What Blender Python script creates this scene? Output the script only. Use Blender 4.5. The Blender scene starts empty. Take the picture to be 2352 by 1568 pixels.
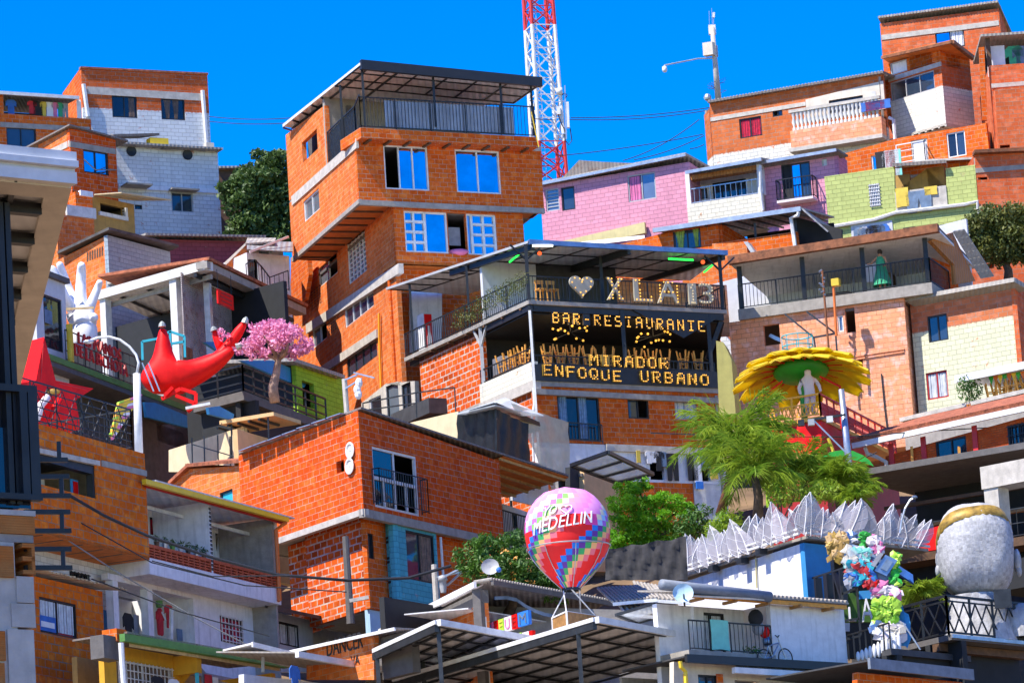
import bpy,math,random
import numpy as np
from mathutils import Vector as V,Matrix
from mathutils.geometry import tessellate_polygon
S=bpy.context.scene
COL=S.collection
rnd=random.Random(7)
# camera
PITCH,ROLL,HFOV=math.radians(12.0),math.radians(3.7),math.radians(12.0)
EYE=V((0,0,1.6))
FPX=1176/math.tan(HFOV/2)
FW=V((0,math.cos(PITCH),math.sin(PITCH)))
U0=V((0,-math.sin(PITCH),math.cos(PITCH)))
R0=V((1,0,0))
RT=R0*math.cos(ROLL)-U0*math.sin(ROLL)
UP=R0*math.sin(ROLL)+U0*math.cos(ROLL)
cam=bpy.data.cameras.new('camera')
cam.sensor_width=36
cam.lens=18/math.tan(HFOV/2)
cam.clip_start,cam.clip_end=1,6000
camo=bpy.data.objects.new('camera',cam)
COL.objects.link(camo)
camo.matrix_world=Matrix.Translation(EYE)@Matrix((RT,UP,-FW)).transposed().to_4x4()
S.camera=camo
# light
SUN_EL,SUN_IN=math.radians(57),math.radians(36)
sd=V((-math.cos(SUN_IN)*math.cos(SUN_EL),-math.sin(SUN_IN)*math.cos(SUN_EL),math.sin(SUN_EL)))
sun=bpy.data.lights.new('sun','SUN')
sun.energy,sun.angle,sun.color=4.5,math.radians(0.5),(1,.93,.82)
suno=bpy.data.objects.new('sun',sun)
COL.objects.link(suno)
suno.rotation_euler=sd.to_track_quat('Z','Y').to_euler()
suno.location=(-60,60,150)
w=bpy.data.worlds.new('World')
S.world=w
w.use_nodes=True
nt=w.node_tree
sky=nt.nodes.new('ShaderNodeTexSky')
sky.sky_type='NISHITA'
sky.sun_disc=False
sky.sun_elevation=SUN_EL
sky.sun_rotation=math.atan2(sd.x,sd.y)
sky.altitude,sky.air_density,sky.dust_density,sky.ozone_density=1500,1.0,0.0,3.0
hs=nt.nodes.new('ShaderNodeHueSaturation')
hs.inputs['Saturation'].default_value=1.85
hs.inputs['Hue'].default_value=0.515
nt.links.new(sky.outputs[0],hs.inputs['Color'])
bg=nt.nodes['Background']
tcw=nt.nodes.new('ShaderNodeTexCoord');sxw=nt.nodes.new('ShaderNodeSeparateXYZ');nt.links.new(tcw.outputs['Generated'],sxw.inputs[0])
mrw=nt.nodes.new('ShaderNodeMapRange');nt.links.new(sxw.outputs[2],mrw.inputs[0])
for i_,q_ in enumerate((.20,.36,0,1)):mrw.inputs[1+i_].default_value=q_
mxw=nt.nodes.new('ShaderNodeMix');mxw.data_type='RGBA';mxw.blend_type='MULTIPLY';nt.links.new(mrw.outputs[0],mxw.inputs[0])
mxw.inputs[7].default_value=(1,.76,.97,1);nt.links.new(hs.outputs[0],mxw.inputs[6])
nt.links.new(mxw.outputs[2],bg.inputs[0])
bg.inputs[1].default_value=0.15
S.view_settings.view_transform='Standard'
S.view_settings.look='None'
S.view_settings.exposure=0.95
S.view_settings.gamma=1
S.cycles.max_bounces=6
S.cycles.diffuse_bounces=3
S.cycles.transparent_max_bounces=12
# pixels to rays
ZN=dict(A=(0,200,2.0911),B=(0,850,1.96),C=(0,1600,1.6331),D=(1000,150,1.96),E=(1100,850,2.34),F=(1850,850,2.352),G=(900,1450,1.8023),H=(1100,1950,1.8092),I=(2600,0,1.8444),J=(2440,750,1.6507),K=(2500,1600,1.6336),M=(1850,0,2.24),W=(0,0,.6125))
ZC=[ZN['W']]
def Z(k):ZC[0]=ZN[k]
def px(x,y):
 a,b,s=ZC[0]
 return (a+x/s)*.6125,(b+y/s)*.6125
def ray(x,y):
 x,y=px(x,y)
 return FW*FPX+RT*(x-1176)+UP*(784-y)
def at(x,y,Y):
 r=ray(x,y)
 return EYE+r*((Y-EYE.y)/r.y)
ZUP=V((0,0,1))
class Face:
 """upright plane of a facade: u runs to the right along it, v is height, n points out of the wall"""
 def __init__(s,p,u):
  s.o=V(p);s.u=V((u[0],u[1],0)).normalized();s.n=V((s.u.y,-s.u.x,0))
 def p(s,x,y,d=0):
  r=ray(x,y)
  t=(s.n.dot(s.o-EYE)+d)/s.n.dot(r)
  return EYE+r*t
 def uv(s,x,y,d=0):
  q=s.p(x,y,d)
  return (q-s.o).dot(s.u),q.z
 def w(s,u,v,d=0):
  q=s.o+s.u*u+s.n*d
  return V((q.x,q.y,v))
 def par(s,d):return Face(s.o+s.n*d,s.u)
 def thru(s,q):return Face(q,s.u)
 def d(s,q):return (q-s.o).dot(s.n)
def fc(x1,y1,x2,y2,Y):
 """facade whose level edge runs between two picture points, the first at distance Y"""
 a=at(x1,y1,Y)
 r=ray(x2,y2)
 b=EYE+r*((a.z-EYE.z)/r.z)
 f=Face(a,(b-a) if px(x2,0)[0]>px(x1,0)[0] else (a-b))
 f.b=b
 return f
def fa(x,y,Y,az):
 """facade through a picture point at distance Y; az in degrees, positive when its right end runs away"""
 a=math.radians(az)
 return Face(at(x,y,Y),(math.cos(a),math.sin(a),0))
class GP:
 """any plane through three points"""
 def __init__(s,a,b,c):
  s.o=V(a);s.n=(V(b)-V(a)).cross(V(c)-V(a)).normalized()
  if s.n.z<0:s.n=-s.n
 def p(s,x,y,d=0):
  r=ray(x,y)
  return EYE+r*((s.n.dot(s.o-EYE)+d)/s.n.dot(r))
# mesh builder
class MB:
 def __init__(s):s.v=[];s.f=[];s.sm=False
 def add(s,vs,fs):
  n=len(s.v);s.v.extend(vs);s.f.extend([tuple(i+n for i in f) for f in fs]);return s
 def quad(s,a,b,c,d):return s.add([a,b,c,d],[(0,1,2,3)])
 def pbox(s,o,a,b,c):
  o=V(o)
  return s.add([o,o+a,o+a+b,o+b,o+c,o+a+c,o+a+b+c,o+b+c],[(0,3,2,1),(4,5,6,7),(0,1,5,4),(1,2,6,5),(2,3,7,6),(3,0,4,7)])
 def bar(s,p,q,w,h=None,up=ZUP):
  h=h or w;p=V(p);q=V(q);d=q-p
  if d.length<1e-6:return s
  dn=d.normalized()
  if abs(dn.dot(up))>.98:up=V((1,0,0)) if abs(dn.x)<.9 else V((0,1,0))
  sx=dn.cross(up).normalized()*w;sy=sx.cross(dn).normalized()*h
  return s.pbox(p-sx/2-sy/2,sx,sy,d)
 def fbox(s,F,u0,v0,u1,v1,d0,d1):
  o=F.w(u0,v0,d0)
  return s.pbox(o,F.u*(u1-u0),F.n*(d1-d0),ZUP*(v1-v0))
 def tube(s,pts,r,n=6,cap=True):
  pts=[V(p) for p in pts]
  rs=list(r) if hasattr(r,'__len__') else [r]*len(pts)
  m=len(pts);base=len(s.v);prev=None
  for i,p in enumerate(pts):
   d=(pts[min(i+1,m-1)]-pts[max(i-1,0)])
   d=d.normalized() if d.length>1e-9 else V((0,0,1))
   if prev is None:a=d.cross(V((0.3,0.2,.9)) if abs(d.z)<.9 else V((1,0,0))).normalized()
   else:
    a=prev-d*prev.dot(d)
    a=a.normalized() if a.length>1e-6 else d.orthogonal().normalized()
   prev=a;b=d.cross(a)
   for k in range(n):
    t=2*math.pi*k/n
    s.v.append(p+(a*math.cos(t)+b*math.sin(t))*rs[i])
  for i in range(m-1):
   for k in range(n):
    k2=(k+1)%n
    s.f.append((base+i*n+k,base+i*n+k2,base+(i+1)*n+k2,base+(i+1)*n+k))
  if cap:
   s.f.append(tuple(base+k for k in reversed(range(n))));s.f.append(tuple(base+(m-1)*n+k for k in range(n)))
  return s
 def prism(s,poly,vec):
  """solid from a planar outline (list of outlines: the first is the outside, the others are holes) pushed along vec"""
  polys=poly if isinstance(poly[0],(list,tuple)) else [poly]
  flat=[V(p) for pl in polys for p in pl]
  vec=V(vec);n=len(flat)
  tr=tessellate_polygon([[V(p) for p in pl] for pl in polys])
  fs=[tuple(t) for t in tr]+[tuple(i+n for i in reversed(t)) for t in tr]
  k=0
  for pl in polys:
   m=len(pl)
   for i in range(m):fs.append((k+i,k+(i+1)%m,k+(i+1)%m+n,k+i+n))
   k+=m
  return s.add(flat+[p+vec for p in flat],fs)
 def ell(s,c,rx,ry=None,rz=None,n=10,m=6,rot=None):
  ry=ry or rx;rz=rz or rx;c=V(c);vs=[];fs=[]
  for j in range(1,m):
   t=math.pi*j/m
   for i in range(n):
    p=2*math.pi*i/n
    q=V((rx*math.sin(t)*math.cos(p),ry*math.sin(t)*math.sin(p),rz*math.cos(t)))
    if rot:q=rot@q
    vs.append(c+q)
  a,b=V((0,0,rz)),V((0,0,-rz))
  if rot:a,b=rot@a,rot@b
  vs+=[c+a,c+b];T,B=len(vs)-2,len(vs)-1
  for j in range(m-2):
   for i in range(n):
    i2=(i+1)%n
    fs.append((j*n+i,(j+1)*n+i,(j+1)*n+i2,j*n+i2))
  for i in range(n):
   i2=(i+1)%n
   fs.append((T,i,i2));fs.append((B,(m-2)*n+i2,(m-2)*n+i))
  return s.add(vs,fs)
 def lathe(s,c,prof,n=20,ax=None):
  """turned shape: prof is (radius, height) pairs about an upright axis at c"""
  c=V(c);base=len(s.v);R=ax or Matrix.Identity(3)
  for r,h in prof:
   for k in range(n):
    t=2*math.pi*k/n
    s.v.append(c+R@V((r*math.cos(t),r*math.sin(t),h)))
  for i in range(len(prof)-1):
   for k in range(n):
    k2=(k+1)%n
    s.f.append((base+i*n+k,base+i*n+k2,base+(i+1)*n+k2,base+(i+1)*n+k))
  return s
 def ob(s,name,mat,parent=None,smooth=False):
  if not s.v:return None
  me=bpy.data.meshes.new(name)
  o=V((0,0,0));q=parent
  while q is not None:o+=q.location;q=q.parent
  if parent is None:
   a=np.array([list(p) for p in s.v]);o=V((a[:,0].mean(),a[:,1].mean(),a[:,2].min()))
  me.from_pydata([V(p)-o for p in s.v],[],s.f)
  return finish(me,name,mat,parent,o,smooth)
def finish(me,name,mat,parent,o,smooth=False):
 nl=len(me.loops);npoly=len(me.polygons)
 uvl=me.uv_layers.new(name='UVMap')
 co=np.empty(len(me.vertices)*3,np.float32);me.vertices.foreach_get('co',co);co=co.reshape(-1,3)+np.array(o,np.float32)
 nr=np.empty(npoly*3,np.float32);me.polygons.foreach_get('normal',nr);nr=nr.reshape(-1,3)
 lt=np.empty(npoly,np.int32);me.polygons.foreach_get('loop_total',lt)
 lv=np.empty(nl,np.int32);me.loops.foreach_get('vertex_index',lv)
 ln=np.repeat(nr,lt,axis=0);lc=co[lv]
 hz=np.hypot(ln[:,0],ln[:,1])+1e-9
 tx,ty=-ln[:,1]/hz,ln[:,0]/hz
 sg=np.where(tx<0,-1.0,1.0)
 flat=np.abs(ln[:,2])>.8
 u=np.where(flat,lc[:,0],(lc[:,0]*tx+lc[:,1]*ty)*sg)
 v=np.where(flat,lc[:,1],lc[:,2])
 uvl.data.foreach_set('uv',np.stack([u,v],1).astype(np.float32).ravel())
 if smooth:me.polygons.foreach_set('use_smooth',np.ones(npoly,bool))
 me.materials.append(mat if not isinstance(mat,str) else M[mat])
 ob=bpy.data.objects.new(name,me);COL.objects.link(ob)
 if parent is not None:ob.parent=parent
 else:ob.location=o
 return ob
def skin(name,vs,es,rs,mat,parent=None,sub=2):
 """one continuous body grown round a skeleton: joints, bones and a radius per joint"""
 me=bpy.data.meshes.new(name+'_skeleton')
 o=V((0,0,0));q=parent
 while q is not None:o+=q.location;q=q.parent
 if parent is None:o=V(vs[0])
 me.from_pydata([V(p)-o for p in vs],es,[])
 ob=bpy.data.objects.new('tmp',me);COL.objects.link(ob)
 md=ob.modifiers.new('s','SKIN');md.use_smooth_shade=True
 sk=me.skin_vertices[0].data if me.skin_vertices else None
 if sk is None:
  me.attributes
 for i,r in enumerate(rs):
  me.skin_vertices[0].data[i].radius=(r,r) if not hasattr(r,'__len__') else r
  me.skin_vertices[0].data[i].use_root=(i==0)
 m2=ob.modifiers.new('b','SUBSURF');m2.levels=m2.render_levels=sub
 dg=bpy.context.evaluated_depsgraph_get()
 m3=bpy.data.meshes.new_from_object(ob.evaluated_get(dg))
 bpy.data.objects.remove(ob)
 m3.materials.clear()
 return finish(m3,name,mat,parent,o,True)
def text3d(s,size,depth):
 """outline of a line of lettering as vertices and faces, x to the right, y up"""
 cu=bpy.data.curves.new('t','FONT');cu.body=s;cu.size=size;cu.extrude=depth;cu.resolution_u=3
 ob=bpy.data.objects.new('t',cu);COL.objects.link(ob)
 dg=bpy.context.evaluated_depsgraph_get()
 me=bpy.data.meshes.new_from_object(ob.evaluated_get(dg))
 r=[v.co.copy() for v in me.vertices],[tuple(p.vertices) for p in me.polygons]
 bpy.data.objects.remove(ob);bpy.data.meshes.remove(me)
 return r
def letters(mb,s,o,ux,uy,W,H,depth=.03):
 """lettering fitted to a box of W by H whose lower left corner is o"""
 vs,fs=text3d(s,1,depth)
 x0=min(v.x for v in vs);x1=max(v.x for v in vs);y0=min(v.y for v in vs);y1=max(v.y for v in vs)
 n=ux.cross(uy)
 mb.add([o+ux*((v.x-x0)/(x1-x0)*W)+uy*((v.y-y0)/(y1-y0)*H)+n*v.z for v in vs],fs)
# things
def tag(o,label,cat,group=None,kind=None):
 if label:o['label']=label
 if cat:o['category']=cat
 if group:o['group']=group
 if kind:o['kind']=kind
 return o
def thing(name,label,cat,loc,group=None):
 o=bpy.data.objects.new(name,None);COL.objects.link(o);o.location=V(loc);o.empty_display_size=.3
 return tag(o,label,cat,group)
def dup(o,loc,label=None,rz=None):
 c=o.copy();COL.objects.link(c);c.location=V(loc)
 if rz is not None:c.rotation_euler.z=rz
 if label:c['label']=label
 for ch in o.children:
  d=ch.copy();COL.objects.link(d);d.parent=c
  for g in ch.children:
   e=g.copy();COL.objects.link(e);e.parent=d
 return c
# materials
M={}
def nodes(name):
 m=bpy.data.materials.new(name);m.use_nodes=True;M[name]=m
 return m.node_tree,m.node_tree.nodes['Principled BSDF'],m
def L(t,a,b):t.links.new(a,b)
def nd(t,k,**kw):
 n=t.nodes.new('ShaderNode'+k)
 for a,b in kw.items():
  if a in n.inputs:n.inputs[a].default_value=b
  else:setattr(n,a,b)
 return n
def mixc(t,f,a,b,mode='MIX'):
 m=nd(t,'Mix',data_type='RGBA',blend_type=mode)
 for k,x in ((0,f),(6,a),(7,b)):
  if hasattr(x,'is_linked'):t.links.new(x,m.inputs[k])
  else:m.inputs[k].default_value=x if k==0 else (*x,1)
 return m.outputs[2]
def ramp(t,x,a,b,lo=0,hi=1):
 r=nd(t,'MapRange');t.links.new(x,r.inputs[0])
 for i,q in enumerate((a,b,lo,hi)):r.inputs[1+i].default_value=q
 return r.outputs[0]
def noise(t,vec,scale,detail=4,rough=.6,sc=None):
 n=nd(t,'TexNoise',Scale=scale,Detail=detail,Roughness=rough)
 if sc:
  mp=nd(t,'Mapping');mp.inputs['Scale'].default_value=sc;t.links.new(vec,mp.inputs[0]);vec=mp.outputs[0]
 t.links.new(vec,n.inputs[0]);return n.outputs[0]
def uvn(t):return nd(t,'UVMap').outputs[0]
def simple(name,c,rough=.6,metal=0,var=.18,scale=3,bump=0,spec=.5,streak=0,emit=0):
 t,b,m=nodes(name)
 uv=nd(t,'TexCoord').outputs['Object'] if not streak else uvn(t)
 dark=tuple(x*(1-var*1.6) for x in c);lite=tuple(min(1,x*(1+var*.5)) for x in c)
 f=noise(t,uv,scale,5)
 col=mixc(t,ramp(t,f,.3,.7),dark,lite)
 if streak:
  g=noise(t,uv,1.0,4,.6,(5,.5,1))
  col=mixc(t,ramp(t,g,.52,.75,0,streak),col,tuple(x*.45+.03 for x in c))
  g2=noise(t,uv,22,3)
  col=mixc(t,ramp(t,g2,.62,.75,0,streak*.7),col,tuple(x*.5 for x in c))
 L(t,col,b.inputs['Base Color'])
 b.inputs['Roughness'].default_value=rough;b.inputs['Metallic'].default_value=metal
 b.inputs['Specular IOR Level'].default_value=spec
 if emit:
  L(t,col,b.inputs['Emission Color']);b.inputs['Emission Strength'].default_value=emit
 if bump:
  bp=nd(t,'Bump',Strength=bump,Distance=.02);L(t,noise(t,uv,scale*6,4),bp.inputs['Height']);L(t,bp.outputs[0],b.inputs['Normal'])
 return m
def brick(name,c1,c2,mortar,ms=.016,bw=.36,bh=.2,dark=.25,smear=.3,paint=None,pz=None,ribs=.14):
 """clay block wall in metres; paint/pz: a painted coat below (or patchily over) the raw blocks"""
 t,b,m=nodes(name)
 uv=uvn(t)
 wob=nd(t,'VectorMath',operation='MULTIPLY_ADD')
 nz=nd(t,'TexNoise',Scale=2.2,Detail=3);L(t,uv,nz.inputs[0])
 L(t,nz.outputs[1],wob.inputs[0]);wob.inputs[1].default_value=(.035,.03,0);L(t,uv,wob.inputs[2])
 bt=nd(t,'TexBrick',Scale=1.0);L(t,wob.outputs[0],bt.inputs['Vector'])
 bt.inputs['Color1'].default_value=(0,0,0,1);bt.inputs['Color2'].default_value=(1,1,1,1);bt.inputs['Mortar'].default_value=(.5,.5,.5,1)
 bt.inputs['Mortar Size'].default_value=ms;bt.inputs['Mortar Smooth'].default_value=.2;bt.inputs['Bias'].default_value=0
 bt.inputs['Brick Width'].default_value=bw;bt.inputs['Row Height'].default_value=bh
 per=bt.outputs['Color']
 col=mixc(t,per,c1,c2)
 var=noise(t,uv,.33,3,.5)
 col=mixc(t,ramp(t,var,.45,.65,0,.35),col,tuple(x*y for x,y in zip(c1,(.72,.72,1.2))))
 hue=noise(t,uv,2.6,2,.5)
 col=mixc(t,ramp(t,hue,.5,.7,0,.7),col,tuple(min(1,x*y) for x,y in zip(c2,(1.05,1.5,2.4))))
 col=mixc(t,ramp(t,per,.8,.97,0,dark*1.6),col,tuple(x*.42 for x in c1))
 col=mixc(t,ramp(t,per,.12,.0,0,.55),col,tuple(min(1,x*1.25+.03) for x in c2))
 gr=noise(t,uv,9,5,.7)
 col=mixc(t,ramp(t,gr,.42,.78,.0,.42),col,tuple(x*.62 for x in c1))
 big=noise(t,uv,.55,4,.6)
 col=mixc(t,ramp(t,big,.55,.8,0,.35),col,tuple(x*.55+.01 for x in c2))
 drip=noise(t,uv,1.0,5,.65,(2.6,.3,1));col=mixc(t,ramp(t,drip,.55,.75,0,.45),col,tuple(x*y for x,y in zip(c1,(.5,.55,.9))))
 wv=nd(t,'TexWave',wave_type='BANDS',bands_direction='Y',Scale=14.0);L(t,uv,wv.inputs[0])
 col=mixc(t,ramp(t,wv.outputs[1],.2,.9,0,ribs),col,tuple(x*.68 for x in c1))
 sm=noise(t,uv,5.5,5,.75)
 fac=nd(t,'Math',operation='MAXIMUM');L(t,bt.outputs['Fac'],fac.inputs[0]);L(t,ramp(t,sm,.62,.72,0,smear*3),fac.inputs[1])
 fac.use_clamp=True
 thin=nd(t,'Math',operation='MULTIPLY');L(t,bt.outputs['Fac'],thin.inputs[0]);L(t,ramp(t,noise(t,uv,1.7,5,.7),.36,.6,.15,1),thin.inputs[1]);L(t,thin.outputs[0],fac.inputs[0])
 mcol=mixc(t,ramp(t,gr,.3,.7),tuple(x*.6 for x in mortar),mortar)
 col=mixc(t,fac.outputs[0],col,mcol)
 if paint:
  pd=mixc(t,per,tuple(x*.86 for x in paint),paint)
  pd=mixc(t,ramp(t,gr,.4,.8,0,.3),pd,tuple(x*.7 for x in paint))
  pd=mixc(t,bt.outputs['Fac'],pd,tuple(x*.62 for x in paint))
  st=noise(t,uv,1.0,4,.6,(3,.35,1))
  pd=mixc(t,ramp(t,st,.55,.8,0,.5),pd,tuple(x*.55 for x in paint))
  k=noise(t,uv,1.6,6,.72)
  worn=ramp(t,k,.62,.68,1,0)
  if pz is not None:
   sx=nd(t,'SeparateXYZ');L(t,uv,sx.inputs[0])
   ad=nd(t,'Math',operation='MULTIPLY_ADD');L(t,gr,ad.inputs[0]);ad.inputs[1].default_value=.25;L(t,sx.outputs[1],ad.inputs[2])
   mn=nd(t,'Math',operation='MINIMUM');L(t,ramp(t,ad.outputs[0],pz+.1,pz+.16,1,0),mn.inputs[0]);L(t,worn,mn.inputs[1])
   worn=mn.outputs[0]
  col=mixc(t,worn,col,pd)
 L(t,col,b.inputs['Base Color'])
 b.inputs['Roughness'].default_value=.9;b.inputs['Specular IOR Level'].default_value=.06
 bp=nd(t,'Bump',Strength=.7,Distance=.025);bp.invert=True
 hgt=nd(t,'Math',operation='ADD');L(t,bt.outputs['Fac'],hgt.inputs[0])
 gm=nd(t,'Math',operation='MULTIPLY');L(t,gr,gm.inputs[0]);gm.inputs[1].default_value=.5;L(t,gm.outputs[0],hgt.inputs[1])
 L(t,hgt.outputs[0],bp.inputs['Height']);L(t,bp.outputs[0],b.inputs['Normal'])
 return m
def corr(name,c,pitch=.18,rough=.5,metal=0.0,rust=0,axis='X'):
 """corrugated sheet, ribs every pitch metres across u"""
 t,b,m=nodes(name)
 uv=uvn(t)
 wv=nd(t,'TexWave',wave_type='BANDS',bands_direction=axis,wave_profile='SIN');wv.inputs['Scale'].default_value=.314/pitch*1.0
 L(t,uv,wv.inputs[0])
 f=noise(t,uv,1.2,5,.65)
 col=mixc(t,ramp(t,f,.3,.75),tuple(x*.7 for x in c),tuple(min(1,x*1.08) for x in c))
 col=mixc(t,ramp(t,wv.outputs[1],0,.35,.3,0),col,tuple(x*.5 for x in c))
 if rust:
  g=noise(t,uv,2.5,6,.7)
  col=mixc(t,ramp(t,g,.5,.7,0,rust),col,(.12,.045,.02))
 L(t,col,b.inputs['Base Color'])
 b.inputs['Roughness'].default_value=rough;b.inputs['Metallic'].default_value=metal
 bp=nd(t,'Bump',Strength=.8,Distance=.03);L(t,wv.outputs[1],bp.inputs['Height']);L(t,bp.outputs[0],b.inputs['Normal'])
 return m
def glass(name,c,spec,rough=.03,metal=0.0):
 t,b,m=nodes(name)
 uv=nd(t,'TexCoord').outputs['Object']
 f=noise(t,uv,.9,3)
 L(t,mixc(t,ramp(t,f,.3,.7),tuple(x*.75 for x in c),c),b.inputs['Base Color'])
 b.inputs['Roughness'].default_value=rough;b.inputs['Metallic'].default_value=metal;b.inputs['Specular IOR Level'].default_value=spec
 bp=nd(t,'Bump',Strength=.05,Distance=.05);L(t,noise(t,uv,1.3,2),bp.inputs['Height']);L(t,bp.outputs[0],b.inputs['Normal'])
 return m
def leafy(name,c1,c2,rough=.55,trans=.25,sc=1.6):
 t,b,m=nodes(name)
 g=nd(t,'NewGeometry');tc=nd(t,'TexCoord')
 f=noise(t,tc.outputs['Object'],sc,4)
 col=mixc(t,ramp(t,f,.3,.7),c1,c2)
 L(t,col,b.inputs['Base Color'])
 b.inputs['Roughness'].default_value=rough
 tl=nd(t,'BsdfTranslucent');L(t,col,tl.inputs[0])
 mx=nd(t,'MixShader');mx.inputs[0].default_value=trans
 L(t,b.outputs[0],mx.inputs[1]);L(t,tl.outputs[0],mx.inputs[2]);L(t,mx.outputs[0],t.nodes['Material Output'].inputs[0])
 return m
def sheer(name,c,alpha):
 t,b,m=nodes(name)
 b.inputs['Base Color'].default_value=(*c,1);b.inputs['Roughness'].default_value=.5
 uv=nd(t,'TexCoord').outputs['Object']
 L(t,ramp(t,noise(t,uv,2.0,3),.3,.7,alpha*.75,min(1,alpha*1.2)),b.inputs['Alpha'])
 return m
ZN.update(N=(1780,2180,4.523),O=(1900,1780,3.2659),P=(2900,2000,3.2667),Q=(2650,1250,2.24),R=(350,2300,2.94),S=(2050,1600,3.1357),T=(3400,1850,2.209),U=(2500,2350,2.352))
# palette
brick('brick',(.58,.085,.010),(.82,.175,.022),(.58,.44,.32),ms=.011)
brick('brick_pale',(.64,.125,.022),(.84,.235,.055),(.60,.48,.36),ms=.010)
brick('brick_deep',(.58,.062,.007),(.80,.13,.016),(.54,.44,.36),ms=.012,bw=.42,bh=.22)
brick('brick_mortar',(.58,.068,.008),(.80,.14,.016),(.66,.60,.52),ms=.032,bw=.44,bh=.25,smear=.2,dark=.5)
brick('brick_near',(.62,.11,.010),(.84,.21,.02),(.32,.26,.19),ms=.020,bw=.44,bh=.27,ribs=.2)
brick('brick_fine',(.55,.075,.015),(.66,.11,.02),(.40,.10,.04),ms=.014,bw=.24,bh=.085,dark=.15)
brick('brick_peach',(.86,.34,.16),(.92,.42,.23),(.60,.26,.14),ms=.012,bw=.40,bh=.2,dark=.06,smear=.05,ribs=.12)
brick('brick_red',(.60,.105,.03),(.78,.19,.065),(.46,.32,.24),ms=.012,bw=.40,bh=.2)
def painted(name,c,pz=None,worn=(.55,.15,.05),ms=.012):
 return brick(name,tuple(x*.85 for x in worn),worn,(.4,.34,.28),ms=ms,bw=.40,bh=.2,paint=c,pz=pz)
painted('block_white',(.74,.76,.76))
painted('block_pink',(.74,.33,.43),worn=(.60,.30,.30))
painted('block_rose',(.62,.24,.36),worn=(.55,.2,.25))
painted('block_lime',(.50,.56,.20),worn=(.55,.45,.2))
painted('block_green',(.36,.58,.05),worn=(.3,.42,.05))
painted('block_grey',(.34,.42,.48),worn=(.30,.34,.36))
painted('block_teal',(.10,.42,.52),worn=(.32,.38,.36))
painted('block_maroon',(.30,.085,.10),worn=(.3,.1,.09))
painted('block_cream',(.70,.69,.47),worn=(.6,.28,.13))
painted('block_cream_white',(.80,.76,.62),worn=(.6,.3,.14))
simple('concrete',(.36,.33,.29),.85,bump=.4,streak=.6)
simple('concrete_pale',(.55,.51,.45),.85,bump=.4,streak=.5)
simple('concrete_white',(.66,.65,.62),.8,bump=.2,streak=.4)
simple('concrete_dark',(.13,.12,.115),.85,bump=.3,streak=.5)
simple('plaster_white',(.80,.80,.82),.75,var=.10,streak=.55)
simple('plaster_grey',(.60,.61,.65),.8,var=.08,streak=.3)
simple('plaster_cream',(.72,.58,.36),.8,var=.08,streak=.4)
simple('plaster_tan',(.68,.44,.20),.8,var=.08,streak=.4)
simple('plaster_yellow',(.70,.36,.02),.8,var=.1,streak=.4)
simple('plaster_ochre',(.50,.30,.08),.8,var=.14,streak=.5)
simple('plaster_buff',(.66,.60,.50),.8,var=.1,streak=.35)
simple('plaster_olive',(.40,.36,.10),.8,var=.1,streak=.5)
simple('plaster_lemon',(.62,.54,.26),.8,var=.08,streak=.4)
simple('plaster_blue',(.03,.25,.52),.7,var=.1,streak=.3)
simple('plaster_sky',(.40,.58,.72),.8,var=.08,streak=.35)
simple('plaster_pinkish',(.76,.66,.66),.8,var=.05,streak=.2)
simple('black_metal',(.025,.027,.03),.45,.3,var=.3)
simple('iron',(.05,.055,.06),.5,.5,var=.3)
simple('white_paint',(.76,.76,.75),.5,var=.14)
simple('grey_paint',(.42,.43,.44),.5,var=.12)
simple('galv',(.50,.53,.57),.38,.7,var=.2)
simple('galv_blue',(.20,.30,.48),.35,.6,var=.2)
simple('gutter_grey',(.20,.23,.28),.6,var=.2,streak=.3)
simple('dark_sheet',(.06,.06,.065),.7,var=.25)
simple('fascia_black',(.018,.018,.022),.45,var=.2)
simple('red_paint',(.82,.006,.004),.5,var=.16,scale=1.2,spec=.22,bump=.15)
simple('red_dark',(.42,.012,.01),.5,var=.15)
simple('red_steel',(.62,.03,.025),.5,var=.15)
simple('orange_paint',(.92,.40,.02),.5,var=.1)
simple('yellow_paint',(.85,.58,.02),.45,var=.08)
simple('letter_cream',(.42,.39,.30),.6,var=.12)
simple('letter_gold',(.34,.22,.03),.5,var=.2)
simple('yellow_dark',(.72,.50,.03),.5,var=.12)
simple('teal_paint',(.03,.42,.52),.5,var=.1)
simple('blue_paint',(.02,.22,.58),.5,var=.12)
simple('green_paint',(.03,.42,.04),.5,var=.15)
simple('green_gutter',(.10,.26,.05),.55,var=.2)
simple('lime_paint',(.42,.70,.05),.5,var=.1)
simple('pipe_orange',(.75,.17,.02),.5,var=.1)
simple('gold',(.44,.27,.04),.5,.2,var=.45,scale=5)
simple('wood',(.40,.20,.06),.65,var=.25,scale=6)
simple('wood_orange',(.80,.36,.05),.55,var=.2,scale=6)
simple('wood_dark',(.13,.065,.03),.7,var=.3,scale=5)
simple('wood_pale',(.62,.46,.24),.7,var=.2,scale=5)
simple('clay_soffit',(.80,.24,.04),.8,var=.2,scale=2,streak=.3)
simple('clay_tile',(.42,.13,.06),.85,var=.4,scale=4,bump=.5)
simple('rust',(.28,.10,.04),.8,var=.4,scale=4,bump=.3)
simple('asphalt_sheet',(.10,.095,.09),.85,var=.35,scale=2,bump=.5)
simple('stone_grey',(.50,.50,.51),.8,var=.3,scale=2.5,bump=.9,streak=.8)
simple('hand_white',(.80,.80,.84),.5,var=.05)
simple('nail_grey',(.40,.42,.36),.35,.3,var=.1)
simple('cloth_white',(.78,.78,.80),.85,var=.08)
simple('cloth_black',(.02,.02,.024),.85,var=.3)
simple('cloth_blue',(.04,.16,.52),.85,var=.2)
simple('cloth_denim',(.16,.24,.36),.85,var=.25)
simple('cloth_red',(.62,.03,.05),.85,var=.2)
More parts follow.
